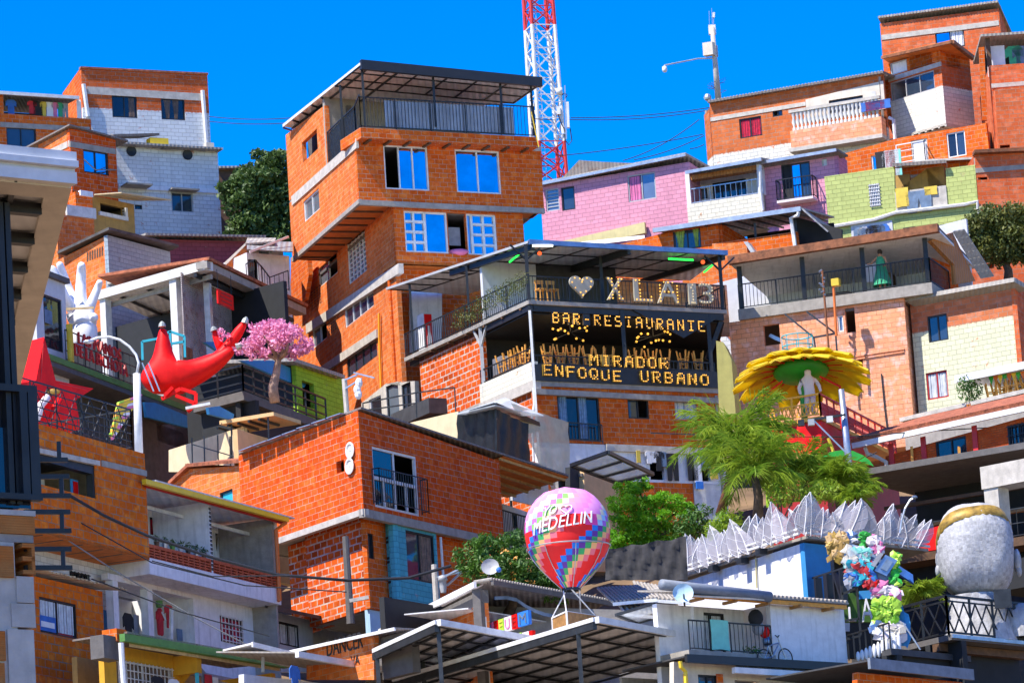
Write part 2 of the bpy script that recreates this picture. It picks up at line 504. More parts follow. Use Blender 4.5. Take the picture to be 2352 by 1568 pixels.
simple('cloth_yellow',(.75,.55,.08),.85,var=.15)
simple('cloth_green',(.05,.40,.20),.85,var=.2)
simple('cloth_mint',(.22,.66,.55),.85,var=.12)
simple('cloth_pink',(.75,.20,.40),.85,var=.15)
simple('cloth_grey',(.33,.34,.38),.85,var=.2)
simple('curtain_white',(.60,.64,.68),.85,var=.2,scale=4)
simple('curtain_red',(.62,.01,.05),.8,var=.3,scale=6)
simple('curtain_lime',(.40,.62,.12),.85,var=.3,scale=5)
simple('curtain_blue',(.24,.36,.50),.85,var=.3,scale=5)
simple('curtain_tan',(.22,.15,.11),.85,var=.3,scale=5)
simple('skin',(.48,.24,.14),.6,var=.1)
simple('hair',(.03,.02,.015),.6,var=.2)
simple('drape_grey',(.045,.043,.045),.85,var=.4,scale=1.2,streak=.3)
simple('clay_screen',(.52,.10,.035),.8,var=.3,scale=6)
simple('tarp',(.016,.016,.018),.45,var=.4,scale=2,bump=.6,spec=.3)
simple('stair_shadow',(.02,.02,.02),.9)
simple('cable',(.02,.022,.025),.6)
simple('cable_grey',(.25,.25,.24),.6)
simple('bark',(.14,.085,.05),.9,var=.4,scale=5,bump=.8)
simple('bark_pale',(.34,.22,.16),.85,var=.3,scale=5,bump=.6)
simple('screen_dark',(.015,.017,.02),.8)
simple('lamp_white',(.9,.9,.85),.4)
simple('plastic_blue',(.03,.18,.62),.35,var=.1)
simple('flower_red',(.8,.03,.02),.5)
simple('beige_sheet',(.52,.46,.32),.6,var=.15,scale=1.2,bump=.3)
corr('sheet_grey',(.30,.30,.31),.22)
corr('sheet_under',(.74,.74,.75),.30,rough=.6)
corr('sheet_light',(.82,.82,.80),.30,rough=.6)
corr('sheet_panel',(.42,.44,.47),.14,rough=.45,metal=.3)
corr('sheet_rust',(.24,.21,.19),.18,rough=.8,rust=.7)
corr('shutter',(.48,.40,.38),.09,rough=.6,axis='Y',rust=.8)
corr('fibre_cement',(.40,.37,.33),.20,rough=.9,rust=.25)
corr('slat_wood',(.50,.20,.05),.16,rough=.6)
glass('glass_dark',(.018,.022,.030),.8)
glass('glass_blue',(.50,.62,.78),.5,.03,1.0)
glass('glass_mid',(.035,.055,.09),1.0,.04)
glass('glass_pale',(.22,.28,.34),.8,.05,.4)
sheer('sheer_plastic',(.52,.49,.36),.92)
sheer('clear_plastic',(.60,.66,.70),.45)
sheer('safety_net',(.02,.022,.025),.72)
sheer('black_net',(.02,.02,.022),.86)
leafy('leaf_dark',(.03,.075,.015),(.11,.18,.035))
leafy('leaf_olive',(.05,.085,.015),(.20,.20,.04))
leafy('leaf_mid',(.03,.10,.012),(.10,.22,.02))
leafy('leaf_bright',(.10,.36,.01),(.26,.55,.02),trans=.45)
leafy('leaf_palm',(.14,.30,.015),(.46,.56,.05),trans=.45)
leafy('petal_yellow',(.86,.62,.02),(.92,.78,.05),trans=.5)
leafy('leaf_yellow',(.22,.36,.02),(.42,.50,.04),trans=.3)
leafy('blossom',(.68,.16,.34),(.90,.42,.60),trans=.2)
def bulbmat(name,c,e):
 t,b,m=nodes(name)
 b.inputs['Base Color'].default_value=(*c,1);b.inputs['Emission Color'].default_value=(*c,1);b.inputs['Emission Strength'].default_value=e
bulbmat('bulb_warm',(1,.50,.07),.6)
bulbmat('bulb_off_glow',(.62,.50,.30),0.25)  # unlit bulbs, with a faint glow put into the material
bulbmat('led_green',(.02,.9,.08),1.2)
bulbmat('led_white',(1,1,.9),1.0)
bulbmat('bulb_red',(1,.12,.03),.8)
# building helpers
WS=dict(dk=dict(fr='black_metal',gl='glass_dark',nx=2),dk1=dict(fr='black_metal',gl='glass_dark',nx=1),dk3=dict(fr='black_metal',gl='glass_dark',nx=3),al=dict(fr='white_paint',gl='glass_dark',nx=2),al1=dict(fr='white_paint',gl='glass_dark',nx=1),al3=dict(fr='white_paint',gl='glass_mid',nx=3),bl=dict(fr='white_paint',gl='glass_blue',nx=2),bd=dict(fr='black_metal',gl='glass_blue',nx=2),md=dict(fr='grey_paint',gl='glass_mid',nx=2),md4=dict(fr='black_metal',gl='glass_mid',nx=4),cu=dict(fr='black_metal',gl='glass_mid',nx=2),pl=dict(fr='grey_paint',gl='glass_pale',nx=2),hole=dict(fr=None,gl=None))
def isect(F,G):
 return -(G.n.dot(F.o-G.o))/G.n.dot(F.u)
def rect(F,r):
 u0,v1=F.uv(r[0],r[1]);u1,v0=F.uv(r[2],r[3])
 return min(u0,u1),min(v0,v1),max(u0,u1),max(v0,v1)
def window(root,F,r,style='dk',name='window',px_rect=True,**k):
 o=dict(WS[style]);o.update(k)
 u0,v0,u1,v1=rect(F,r) if px_rect else r
 if o.get('fr') is None:return (u0,v0,u1,v1)
 fw=o.get('fw',.06);rec=o.get('rec',.07)
 nx,ny=o.get('nx',2),o.get('ny',1)
 m=MB()
 m.fbox(F,u0,v0,u0+fw,v1,-rec-.07,-rec+.03);m.fbox(F,u1-fw,v0,u1,v1,-rec-.07,-rec+.03)
 m.fbox(F,u0+fw,v0,u1-fw,v0+fw,-rec-.07,-rec+.03);m.fbox(F,u0+fw,v1-fw,u1-fw,v1,-rec-.07,-rec+.03)
 W,Hh=u1-u0-2*fw,v1-v0-2*fw
 for i in range(1,nx):
  x=u0+fw+W*i/nx;m.fbox(F,x-fw*.42,v0+fw,x+fw*.42,v1-fw,-rec-.06,-rec+.02)
 for j in range(1,ny):
  y=v0+fw+Hh*j/ny;m.fbox(F,u0+fw,y-fw*.4,u1-fw,y+fw*.4,-rec-.055,-rec+.015)
 fo=m.ob(name,o['fr'],root)
 op=o.get('open',())
 op=(op,) if isinstance(op,int) else op
 for i in range(nx):
  if i in op:continue
  a,b=u0+fw+W*i/nx,u0+fw+W*(i+1)/nx
  gl=o['gl'] if not isinstance(o['gl'],(list,tuple)) else o['gl'][i]
  MB().fbox(F,a+.01,v0+fw,b-.01,v1-fw,-rec-.035,-rec-.025).ob('pane',gl,fo)
 if o.get('cur'):
  c0,c1=o.get('span',(0,1));n=16
  for (a,b) in (o['split'] if 'split' in o else [(c0,c1)]):
   m=MB();zz=-rec-.015 if o.get('front',1) else -rec-.2
   tops=[];bots=[]
   tied=o.get('tied')
   for i in range(n+1):
    t=a+(b-a)*i/n
    x=u0+fw+W*t
    xb=x
    if tied:xb=u0+fw+W*(a+(b-a)*(.5+(i/n-.5)*.45))
    d=zz+.018*math.sin(i*2.4)
    tops.append(F.w(x,v1-fw-.02,d));bots.append(F.w(xb,v0+fw+.02+Hh*o.get('clip',0),d))
   for i in range(n):m.quad(tops[i],tops[i+1],bots[i+1],bots[i])
   m.ob('curtain',o['cur'],fo)
 if o.get('bars'):
  bx,by=o['bars'];m=MB()
  for i in range(bx+1):
   x=u0+W*i/bx+fw;m.fbox(F,x-.014,v0,x+.014,v1,.03,.058)
  for j in range(by+1):
   y=v0+Hh*j/by+fw;m.fbox(F,u0,y-.014,u1,y+.014,.058,.084)
  m.ob('window_bars',o.get('barmat','black_metal'),fo)
 if o.get('sill'):
  MB().fbox(F,u0-.1,v0-.09,u1+.1,v0-.003,-.05,.12).ob('sill','concrete_pale',fo)
 if o.get('lintel'):
  MB().fbox(F,u0-.15,v1+.003,u1+.15,v1+.16,-.05,.035).ob('lintel','concrete_pale',fo)
 return (u0,v0,u1,v1)
def wall(root,F,poly,mat,wins=(),th=.2,name='wall',d=0.0,uvpoly=False):
 """one facade: outline in picture points, wins = (x0, y0, x1, y1, style, {options})"""
 out=poly if uvpoly else [F.uv(*p) for p in poly]
 G=F.par(d) if d else F
 holes=[]
 for q in wins:
  k=q[5] if len(q)>5 else {}
  holes.append(window(root,G,q[:4],q[4],**k))
 m=MB()
 pl=[[G.w(u,v) for u,v in out]]+[[G.w(a,b),G.w(c,b),G.w(c,e),G.w(a,e)] for a,b,c,e in holes]
 m.prism(pl,G.n*-th)
 return m.ob(name,mat,root)
def band(root,F,p,q,h,mat='concrete',d0=-.05,d1=.04,name='beam',below=True):
 """level or sloping beam on a facade from picture point p to q, h metres deep"""
 u0,v0=F.uv(*p);u1,v1=F.uv(*q)
 s=-h if below else h
 m=MB().prism([F.w(u0,v0,d0),F.w(u1,v1,d0),F.w(u1,v1+s,d0),F.w(u0,v0+s,d0)],F.n*(d1-d0))
 return m.ob(name,mat,root)
def shell(root,B,A,C,z0,z1,mat='concrete',roof='concrete_dark',lid=True,ins=.1):
 """the walls at the back of a house, with its floor and flat roof, so that it is closed from every side"""
 A,B,C=V(A),V(B),V(C);D=A+C-B
 ce=(A+B+C+D)/4
 P=[]
 for q in (A,B,C,D):
  k=(ce-q);k.z=0;k=k.normalized()*ins
  P.append(q+k)
 z=lambda q,h:V((q.x,q.y,h))
 m=MB()
 def slab(a,b):
  n=(b-a).cross(ZUP).normalized()*.12
  m.prism([z(a,z0),z(b,z0),z(b,z1-.02),z(a,z1-.02)],n)
 slab(P[0],P[3]);slab(P[3],P[2])
 m.prism([z(q,z0+.02) for q in P],V((0,0,.15)))
 m.ob('rear_wall',mat,root)
 if lid:MB().prism([z(q,z1-.16) for q in P],V((0,0,.12))).ob('roof',roof,root)
class House:
 """a house seen on one or two sides: corner ct (top) to cb (bottom), the top edges run to l and r"""
 def __init__(s,name,label,Y,ct,cb=None,l=None,r=None,cat='house',group=None,deep=6,azr=None,azl=None):
  p=at(*ct,Y)
  s.R=s.L=None
  if r is not None:s.R=fc(*ct,*r,Y) if azr is None else fa(*ct,Y,azr)
  if l is not None:
   s.L=fc(*ct,*l,Y) if azl is None else fa(*ct,Y,azl)
  s.z1=p.z;s.B=p
  s.z0=p.z-4
  if cb is not None:s.z0=at(*cb,Y).z
  if s.R is None:s.R=Face(p,-s.L.n);s.C=s.R.w(deep,p.z)
  else:s.C=s.R.p(*r)
  if s.L is None:s.L=Face(p,s.R.n);s.A=s.L.w(-deep,p.z)
  else:s.A=s.L.p(*l)
  s.root=thing(name,label,cat,(p.x,p.y,s.z0),group)
 def walls(s,mat,matl=None,winr=(),winl=(),lid=True,th=.2,left=True,right=True,z1=None,back='concrete',roof='concrete_dark',drop=5):
  z0,z1=s.z0-drop,z1 or s.z1
  uC=(s.C-s.B).dot(s.R.u);uA=(s.A-s.B).dot(s.L.u)
  if right:wall(s.root,s.R,[(0,z0),(uC,z0),(uC,z1),(0,z1)],mat,winr,th,uvpoly=True)
  if left:wall(s.root,s.L,[(uA,z0),(-th-.003,z0),(-th-.003,z1),(uA,z1)],matl or mat,winl,th,uvpoly=True)
  shell(s.root,s.B,s.A,s.C,z0,z1,back,roof,lid)
  return s
def sheet(root,pts,th,mat,name='roof'):
 """a flat panel of any outline with a thickness, given by points in space"""
 a,b,c=V(pts[0]),V(pts[1]),V(pts[2])
 n=(b-a).cross(c-a).normalized()
 if n.z<0:n=-n
 return MB().prism(pts,n*th).ob(name,mat,root)
def lerp(a,b,t):return V(a)+(V(b)-V(a))*t
def grid_beams(root,a,b,c,d,nu,nv,s,mat='black_metal',name='roof_frame',drop=.0,su=None):
 """steel bars under a roof a-b-c-d (a-b front edge, d-c back edge)"""
 m=MB();z=V((0,0,-drop-s/2))
 z=V((0,0,-drop-s*.22));z2=z-V((0,0,s*.15))
 for i in range(nu+1):m.bar(lerp(a,b,i/nu)+z,lerp(d,c,i/nu)+z,s,s*.45)
 for j in range(nv+1):m.bar(lerp(a,d,j/nv)+z2,lerp(b,c,j/nv)+z2,s*.8,s*.5)
 return m.ob(name,mat,root)
def railing(root,pts,h,mat='black_metal',step=.14,r=.012,name='railing',mid=0,posts=1.6,top=.045):
 """upright bars between a top and a bottom rail along a line of points at floor height"""
 m=MB()
 for a,b in zip(pts,pts[1:]):
  a,b=V(a),V(b);L_=(b-a).length
  H=V((0,0,h))
  m.bar(a+H,b+H,top,top);m.bar(a+V((0,0,.08)),b+V((0,0,.08)),top*.8,top*.8)
  for i in range(mid):m.bar(a+H*((i+1)/(mid+1)),b+H*((i+1)/(mid+1)),top*.7,top*.7)
  if step:
   n=max(1,int(L_/step))
   for i in range(n+1):
    q=lerp(a,b,i/n);m.bar(q+V((0,0,.08)),q+H,r*2,r*2,up=V((0,1,0)))
  n=max(1,int(L_/posts))
  for i in range(n+1):
   q=lerp(a,b,i/n);m.bar(q,q+H,top,top,up=V((0,1,0)))
 return m.ob(name,mat,root)
def cable(label,pts,r,mat='cable',group=None,sag=0,name='cable',n=14,parent=None):
 P=[]
 for a,b in zip(pts,pts[1:]):
  for i in range(n):t=i/n;P.append(lerp(a,b,t)-V((0,0,sag*4*t*(1-t))))
 P.append(V(pts[-1]))
 o=MB().tube(P,r,5).ob(name,mat,parent)
 if parent is None:tag(o,label,'cable',group)
 return o
def garment(F,u,v,w,h,mat,kind,label,d=.0,group=None):
 """a piece of washing hung from its top edge: shirt, trousers or a plain cloth"""
 o={'shirt':[(-.5,-.12),(-.28,0),(.28,0),(.5,-.12),(.5,-.4),(.3,-.33),(.3,-1),(-.3,-1),(-.3,-.33),(-.5,-.4)],'trousers':[(-.5,0),(.5,0),(.46,-1),(.1,-1),(0,-.35),(-.1,-1),(-.46,-1)],'cloth':[(-.5,0),(.5,0),(.48,-.5),(.5,-1),(0,-.96),(-.5,-1),(-.47,-.5)]}[kind]
 m=MB().prism([F.w(u+x*w,v+y*h,d) for x,y in o],F.n*.03)
 nm={'shirt':'hanging_shirt','trousers':'hanging_trousers','cloth':'hanging_cloth'}[kind]
 return tag(m.ob(nm,mat),label,{'shirt':'shirt','trousers':'trousers','cloth':'cloth'}[kind],group)
DOT={'A':'01110 10001 10001 11111 10001 10001 10001','B':'11110 10001 10001 11110 10001 10001 11110','D':'11110 10001 10001 10001 10001 10001 11110','E':'11111 10000 10000 11110 10000 10000 11111','F':'11111 10000 10000 11110 10000 10000 10000','I':'01110 00100 00100 00100 00100 00100 01110','L':'11000 01000 01000 01000 01000 01001 11111','M':'10001 11011 10101 10101 10001 10001 10001','N':'10001 11001 11001 10101 10011 10011 10001','O':'01110 10001 10001 10001 10001 10001 01110','Q':'01110 10001 10001 10001 10101 10010 01101','R':'11110 10001 10001 11110 10100 10010 10001','S':'01111 10000 10000 01110 00001 00001 11110','T':'11111 00100 00100 00100 00100 00100 01110','U':'10001 10001 10001 10001 10001 10001 01110','X':'11011 01010 01010 00100 01010 01010 11011','1':'00100 01100 00100 00100 00100 00100 01110','3':'11110 00001 00001 01110 00001 00001 11110','-':'00000 00000 00000 01110 00000 00000 00000'}
def marquee(root,F,ch,u,v,w,h,d,body,on=True,br=.03,name='letter',lit=None):
 """a box letter with a bulb on every point of its strokes"""
 m=MB();letters(m,ch,F.w(u,v,d+.05),F.u,ZUP,w,h,.05)
 lo=m.ob(name,body,root)
 m=MB()
 for j,row in enumerate(DOT[ch].split()):
  for i,c in enumerate(row):
   if c=='1' and rnd.random()<.95:m.ell(F.w(u+w*(.1+.8*i/4),v+h*(.93-.86*j/6),d+.13),br,n=6,m=4)
 m.ob('bulbs','bulb_warm' if on else 'bulb_off_glow',lo)
 return lo
# ground
def terrain():
 m=MB();ys=[-120,-20,40,80,110,140,170,200,230,255,290,400,900]
 zs=[0,0,0,1,6,15.5,26.5,37.5,48.5,54,56,50,20]
 xs=[-400,-150,-60,-30,-10,10,30,60,150,400]
 for i,y in enumerate(ys):
  for j,x in enumerate(xs):
   m.v.append(V((x,y,zs[i]-2.0-(0 if i<3 else .6*math.sin(x*.13+y*.2)))))
 nx=len(xs)
 for i in range(len(ys)-1):
  for j in range(nx-1):
   a=i*nx+j;m.f.append((a,a+1,a+nx+1,a+nx))
 simple('earth',(.20,.13,.07),.95,var=.4,scale=.4,bump=.5)
 tag(m.ob('hillside_ground','earth',None,True),None,None,None,'structure')
terrain()
simple('bounce_grey',(.42,.39,.35),.9,var=.2,scale=.8)
tag(MB().prism([V((-60,112,11)),V((60,112,11)),V((60,147,11)),V((-60,147,11))],V((0,0,-.3))).ob('bounce_ground','bounce_grey'),None,None,None,'structure')  # unseen pale ground added below the frame to bounce sunlight up under the canopies
# the tall brick house
Z('D')
t=thing('brick_house','tall four-storey orange brick house with blue mirrored windows and an open roof terrace','house',at(800,3400,200))
R1=fc(680,1180,2040,1245,200);L1=fc(680,1180,190,1615,200)
c1=R1.o;zs1=c1.z;zt1=R1.uv(668,745)[1]
uR=R1.uv(2040,1245)[0];uL=L1.uv(190,1615)[0]
wall(t,R1,[(0,zs1),(uR,zs1),(uR,zt1),(0,zt1)],'brick',[(855,770,1200,1110,'bl',dict(nx=3,gl='glass_blue',open=0,fw=.07)),(1380,800,1728,1135,'bl',dict(nx=2,fw=.07))],uvpoly=True)
wall(t,L1,[(uL,zs1),(-.205,zs1),(-.205,zt1),(uL,zt1)],'brick_pale',[(268,1192,390,1240,'al',dict(gl='glass_pale',nx=2))],uvpoly=True)
shell(t,c1,L1.w(uL,zs1),R1.w(uR,zs1),zs1,zt1)
band(t,R1,(680,1175),(2040,1240),.22,'concrete',-.1,.06)
band(t,L1,(190,1600),(682,1168),.2,'concrete',-.1,.05)
band(t,L1,(190,1150),(666,722),.42,'concrete_pale',-.05,.06)
sheet(t,[c1+R1.n*-.02+L1.n*-.02,R1.w(uR,zs1,-.02),R1.w(uR,zs1,-.02)-L1.u*1.6,L1.w(-1.6,zs1,-.02)+R1.u*1.9,L1.w(uL,zs1,-.02)+R1.u*1.9,L1.w(uL,zs1,-.02)],.1,'clay_soffit','soffit')
m=MB()
for i in range(9):
 q=L1.w(uL*(i+.5)/9,zs1-.03,-.06);m.bar(q,q-L1.n*1.5,.12,.06)
m.ob('soffit_plank','wood_dark',t)
ts=zt1+.02
SR=R1.par(.75)
m=MB()
zf=SR.uv(690,700)[1]
slab_u0,slab_u1=SR.uv(690,650)[0],SR.uv(1990,720)[0]
m.fbox(SR,slab_u0,zf-.12,slab_u1,zf+.34,-2.2,0)
m.ob('terrace_slab','brick',t)
m=MB();m.fbox(R1,0,zt1-.02,uR,zt1+.2,-.3,.08);m.ob('beam','concrete_pale',t)
m=MB()
for i in range(9):
 u=slab_u0+(slab_u1-slab_u0)*(i+.5)/9
 MB().fbox(SR,u-.06,zf-.2,u+.06,zf-.13,-.8,-.05).ob('slab_rib','wood_dark',t)
zfl=zf+.34
fl=MB().prism([L1.w(uL,zt1+.02,-.02),c1+V((0,0,zt1-zs1+.02)),R1.w(uR,zt1+.02),R1.w(uR,zt1+.02)+L1.u*uL],V((0,0,.1)))
fl.ob('terrace_floor','concrete',t)
RA,RB,RD,RC=SR.p(690,188,.25),SR.p(2020,318,.25),L1.p(122,640,.35),None
G=GP(RA,RB,RD)
RC=G.p(1812,462);RE=G.p(1530,492)
RDB=RD+(RB-RA)
roofpts=[RA,RB,RC,RE,lerp(RD,RDB,.66),RD]
sheet(t,roofpts,.06,'sheet_light','roof')
BB=RA+(RD-RA)*.98
k=(RC-RB).length/(RD-RA).length
grid_beams(t,RA,RB,RB+(RD-RA)*k,RA+(RD-RA)*k,6,3,.08)
m=MB()
for j in range(4,9):m.bar(lerp(RA,RD,j/8)-V((0,0,.04)),lerp(RA,RD,j/8)+(RE-RA)*.25-V((0,0,.04)),.08,.05)
for i in range(2):m.bar(lerp(RA,RB,.05+.17*i)-V((0,0,.04)),lerp(RD,RDB,.05+.17*i)-V((0,0,.04)),.09,.05)
m.ob('rafters','black_metal',t)
MB().bar(RA+V((0,0,.03)),RB+V((0,0,.03)),.2,.42).ob('fascia','fascia_black',t)
MB().bar(RA+V((0,0,.06)),RD+V((0,0,.06)),.05,.12).ob('roof_edge','white_paint',t)
for X0,Y0 in ((725,640),(1245,640),(1740,690),(1965,700)):
 b=SR.p(X0,Y0,-.08);r_=G.p(X0,Y0)
 top=b.copy();top.z=(G.n.dot(G.o)-G.n.x*b.x-G.n.y*b.y)/G.n.z-.1
 MB().bar(b,top,.1).ob('post','black_metal',t)
for X0 in (565,):
 b=L1.p(X0,760,-.05);top=b.copy();top.z=(G.n.dot(G.o)-G.n.x*b.x-G.n.y*b.y)/G.n.z-.1
 MB().bar(b,top,.1).ob('post','black_metal',t)
rp=[SR.p(697,612,-.05),SR.p(1975,715,-.05)]
rp=[SR.w(slab_u0+.05,zfl,-.05),SR.w(slab_u1-.05,zfl,-.05)]
railing(t,rp,1.35,step=.16)
u0=SR.uv(880,600)[0];u1=SR.uv(1830,690)[0]
MB().fbox(SR,u0,zfl+.05,u1,zfl+1.28,-.13,-.1).ob('railing_panel','sheet_panel',t)
uo=L1.uv(445,850)[0]
railing(t,[L1.w(uo,zt1+.1,-.06),L1.w(-.1,zt1+.1,-.06),SR.w(slab_u0+.05,zfl,-.05)],1.45,step=.2)
MB().fbox(L1,uo+.05,zt1+.1,-.1,zt1+1.5,-.12,-.1).ob('railing_net','safety_net',t)
wp=[L1.uv(188,1152),L1.uv(444,870),L1.uv(436,470),L1.uv(190,652)]
wp=[(uL,zt1+.1),(uo,zt1+.1),(uo,L1.uv(432,475)[1]),(uL,L1.uv(190,650)[1])]
wall(t,L1,wp,'brick_pale',[(258,757,376,800,'hole',{})],uvpoly=True)
wall(t,L1.par(-1.0),[(uL,zt1+.1),(uo,zt1+.1),(uo,L1.uv(432,470)[1]),(uL,L1.uv(190,645)[1])],'concrete_dark',uvpoly=True,name='rear_wall')
RB2=R1.thru(L1.w(uo,zt1))
wall(t,RB2,[(.01,zt1+.1),(5.2,zt1+.1),(5.2,zt1+3.2),(.01,zt1+3.2)],'concrete',uvpoly=True,name='rear_wall')
MB().fbox(R1.par(-4.5),4.2,zt1+.1,8.0,zt1+2.6,-.1,0).ob('rear_screen','dark_sheet',t)
MB().bar(SR.p(1945,530,.3),SR.p(2000,790,.3),.12,.04).ob('timber_prop','yellow_dark',t)
Pc=R1.p(930,1225,-.35)
R2=R1.thru(Pc);L2=L1.thru(Pc)
Z('E')
wb=rect(R2,(975,-140,1785,255));wx=[R2.uv(x,100)[0] for x in (982,1360,1525,1785)];u2=R2.uv(2030,160)[0];zb2=R2.uv(900,325)[1]
wall(t,R2,[(0,zb2),(u2,zb2),(u2,zs1+.02),(0,zs1+.02)],'brick',[(wx[0],wb[1],wx[1]-.01,wb[3],'bl',dict(nx=2,fw=.07,px_rect=False)),(wx[1]+.01,wb[1],wx[2]-.01,wb[3],'hole',dict(px_rect=False)),(wx[2]+.01,wb[1],wx[3],wb[3],'bl',dict(nx=1,fw=.07,px_rect=False))],uvpoly=True)
for q0,q1 in ((975,1170),(1580,1785)):
 a,b=R2.uv(q0,240)[0],R2.uv(q1,240)[0];m=MB()
 for j in range(1,4):
  y=wb[1]+(wb[3]-wb[1])*j/4;m.fbox(R2,a,y-.05,b,y+.05,-.09,-.02)
 m.fbox(R2,(a+b)/2-.05,wb[1]+.05,(a+b)/2+.05,wb[3]-.05,-.085,-.015)
 m.fbox(R2,b-.06,wb[1]+.05,b+.04,wb[3]-.05,-.085,-.012);m.fbox(R2,a-.04,wb[1]+.05,a+.06,wb[3]-.05,-.085,-.012)
 m.ob('window_grid','white_paint',t)
uc=R2.uv(1360,100)[0];ud=R2.uv(1520,100)[0]
MB().fbox(R2,uc+.25,wb[1]+.5,uc+.8,wb[3]-.5,-.6,-.5).ob('curtain','cloth_grey',t)
MB().ell(R2.w((uc+ud)/2,wb[1]+.1,-.1),.5,.2,.16,rot=None).ob('bedding','cloth_pink',t,True)
zb3=R2.uv(830,1900)[1]
uL2=L2.uv(-25,480)[0]
wn=[(213,345,390,400,'al',dict(open=1,gl='glass_pale')),(465,122,646,380,'al',dict(nx=5,ny=9,fw=.05,gl='glass_pale')),(443,672,708,690,'al',dict(nx=4,fw=.05,gl='glass_mid')),(163,892,297,972,'al',dict(open=1,gl='glass_mid')),(463,1120,738,1128,'dk',dict(nx=4,fw=.05,gl='glass_mid'))]
wall(t,L2,[(uL2,zb3),(-.205,zb3),(-.205,zs1),(uL2,zs1)],'brick_pale',wn,uvpoly=True)
Lx=L2.par(.55);wall(t,Lx,[q for q in ((-22,270),(120,235),(135,420),(100,640),(-25,700))],'brick',name='side_pier');wall(t,L2,[(95,500),(95,300),(330,110),(330,300)],'brick_pale',d=-.22,name='upper_wall')
shell(t,Pc,L2.w(uL2,zs1),R2.w(u2,zs1),zb3,zs1-.15)
Pq=L2.p(812,900)
R3=R2.par(-.9)
band(t,L2,(945,322),(130,858),.42,'concrete_pale',-.1,.12)
band(t,L2,(748,900),(250,1235),.36,'concrete_pale',-.1,.12)
z3=L2.uv(940,340)[1]-.4
sheet(t,[R2.w(0,zb2,0),R2.w(u2,zb2,0),R2.w(u2,zb2,-1.5),R2.w(0,zb2,-1.5)],.1,'clay_soffit','soffit')
wall(t,R3,[(.02,zb3),(u2,zb3),(u2,zb2+.05),(.02,zb2+.05)],'brick',uvpoly=True)
for k,(x0,y0,x1,y1) in enumerate(((150,572,252,662),(300,792,382,900),(325,1232,385,1295))):
 a=rect(L2,(x0,y0,x1,y1));m=MB();nx_,ny_=4,7
 for i in range(nx_):
  for j in range(ny_):
   uu=a[0]+(a[2]-a[0])*(i+.2)/nx_;vv=a[1]+(a[3]-a[1])*(j+.25)/ny_
   m.fbox(L2,uu,vv,uu+(a[2]-a[0])*.6/nx_,vv+(a[3]-a[1])*.5/ny_,-.05,.012)
 m.ob('vent_grille','rust',t)
MB().tube([L2.p(752,760,.1),L2.p(755,1000,.1),L2.p(770,1420,.1)],.06).ob('pipe','orange_paint',t)
# the bar and restaurant on the corner
Z('F')
t=thing('restaurant_building','brick corner house with two open black bar floors under a steel terrace roof','restaurant',at(330,2300,190))
R=fc(310,640,2060,728,190)
Z('E');L_=fc(2065,610,970,1120,190);Z('F')
REST_R,REST_L=R,L_
zc=lambda y:R.uv(310,y)[1]
zt,zb,zbar,zlow=zc(645),zc(735),zc(1345),zc(2900)
uE=R.uv(2060,728)[0]
Z('E');uW=L_.uv(970,1120)[0];uo=L_.uv(1605,1000)[0];uk=L_.uv(1060,1180)[0];Z('F')
uB=R.uv(1990,1400)[0]
m=MB();o=R.w(0,zt,0)
def ring(z,g=0):return [R.w(-g*0,z,g),R.w(uE,z,g),R.w(uE,z,g)-R.n*4.0,R.w(1.2,z)-R.n*5,L_.w(uW,z)+R.u*3.2,L_.w(uW,z)]
m.prism(ring(zt-.16),V((0,0,.16)));m.ob('terrace_slab','concrete',t)
m=MB()
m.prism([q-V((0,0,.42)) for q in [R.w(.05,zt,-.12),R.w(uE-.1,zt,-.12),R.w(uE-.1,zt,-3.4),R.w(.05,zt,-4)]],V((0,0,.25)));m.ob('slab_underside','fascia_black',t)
m=MB()
for i in range(7):
 q=L_.w(uW*(i+.5)/7,zt-.2,.0);m.bar(q,q-L_.n*1.6,.14,.1)
m.ob('soffit_plank','wood_dark',t)
MB().fbox(L_,uW,zt-.34,-.1,zt-.165,-.5,-.25).ob('slab_beam','fascia_black',t)
RA,RB=R.p(312,135,.1),R.p(2062,232,.1)
Z('E');RD=L_.p(820,545,.1);Z('F')
G=GP(RA,RB,RD)
RC=G.p(1738,474);RE=G.p(330,402)
Z('E');RF=G.p(1500,603);RG=G.p(1045,566);Z('F')
sheet(t,[RA,RB,RC,RE,RF,RG,RD],.05,'sheet_under','roof')
k=(RC-RB).length/(RD-RA).length
RAk=RA+(RD-RA)*k
grid_beams(t,RA,RB,RB+(RD-RA)*k,RAk,6,3,.07)
wd=(RB-RA)*.17
grid_beams(t,RA,RA+wd,RD+wd,RD,1,8,.07)
MB().bar(RA,RA+(RD-RA)*1.0,.08,.1).ob('roof_edge','grey_paint',t)
MB().bar(RA,RB,.14,.2).ob('gutter','galv_blue',t)
for f in (.02,.5,.98):
 MB().bar(lerp(RA,RB,f)-V((0,0,.18)),lerp(RAk,RB+(RD-RA)*k,f)-V((0,0,.18)),.16,.22).ob('roof_girder','black_metal',t)
def up_to(b,g=.08):
 z=G.o.z-(G.n.x*(b.x-G.o.x)+G.n.y*(b.y-G.o.y))/G.n.z-g
 return V((b.x,b.y,z))
for b,r_ in ((R.w(.06,zt,-.06),.14),(R.w(uE*.47,zt,-1.6),.12),(R.w(uE-.12,zt,-.1),.14),(L_.w(uW*.47,zt,-.06),.1),(L_.w(uW*.93,zt,-.06),.1)):
 p=MB().bar(b,up_to(b),r_);q=up_to(b)
 for sgn in (-1,1):
  if r_>.12:p.bar(b+(q-b)*.72,q+R.u*.7*sgn-V((0,0,.05)),.06)
 p.ob('post','black_metal',t)
railing(t,[L_.w(uW+.1,zt,-.05),L_.w(-.1,zt,-.05)],1.0,step=.17)
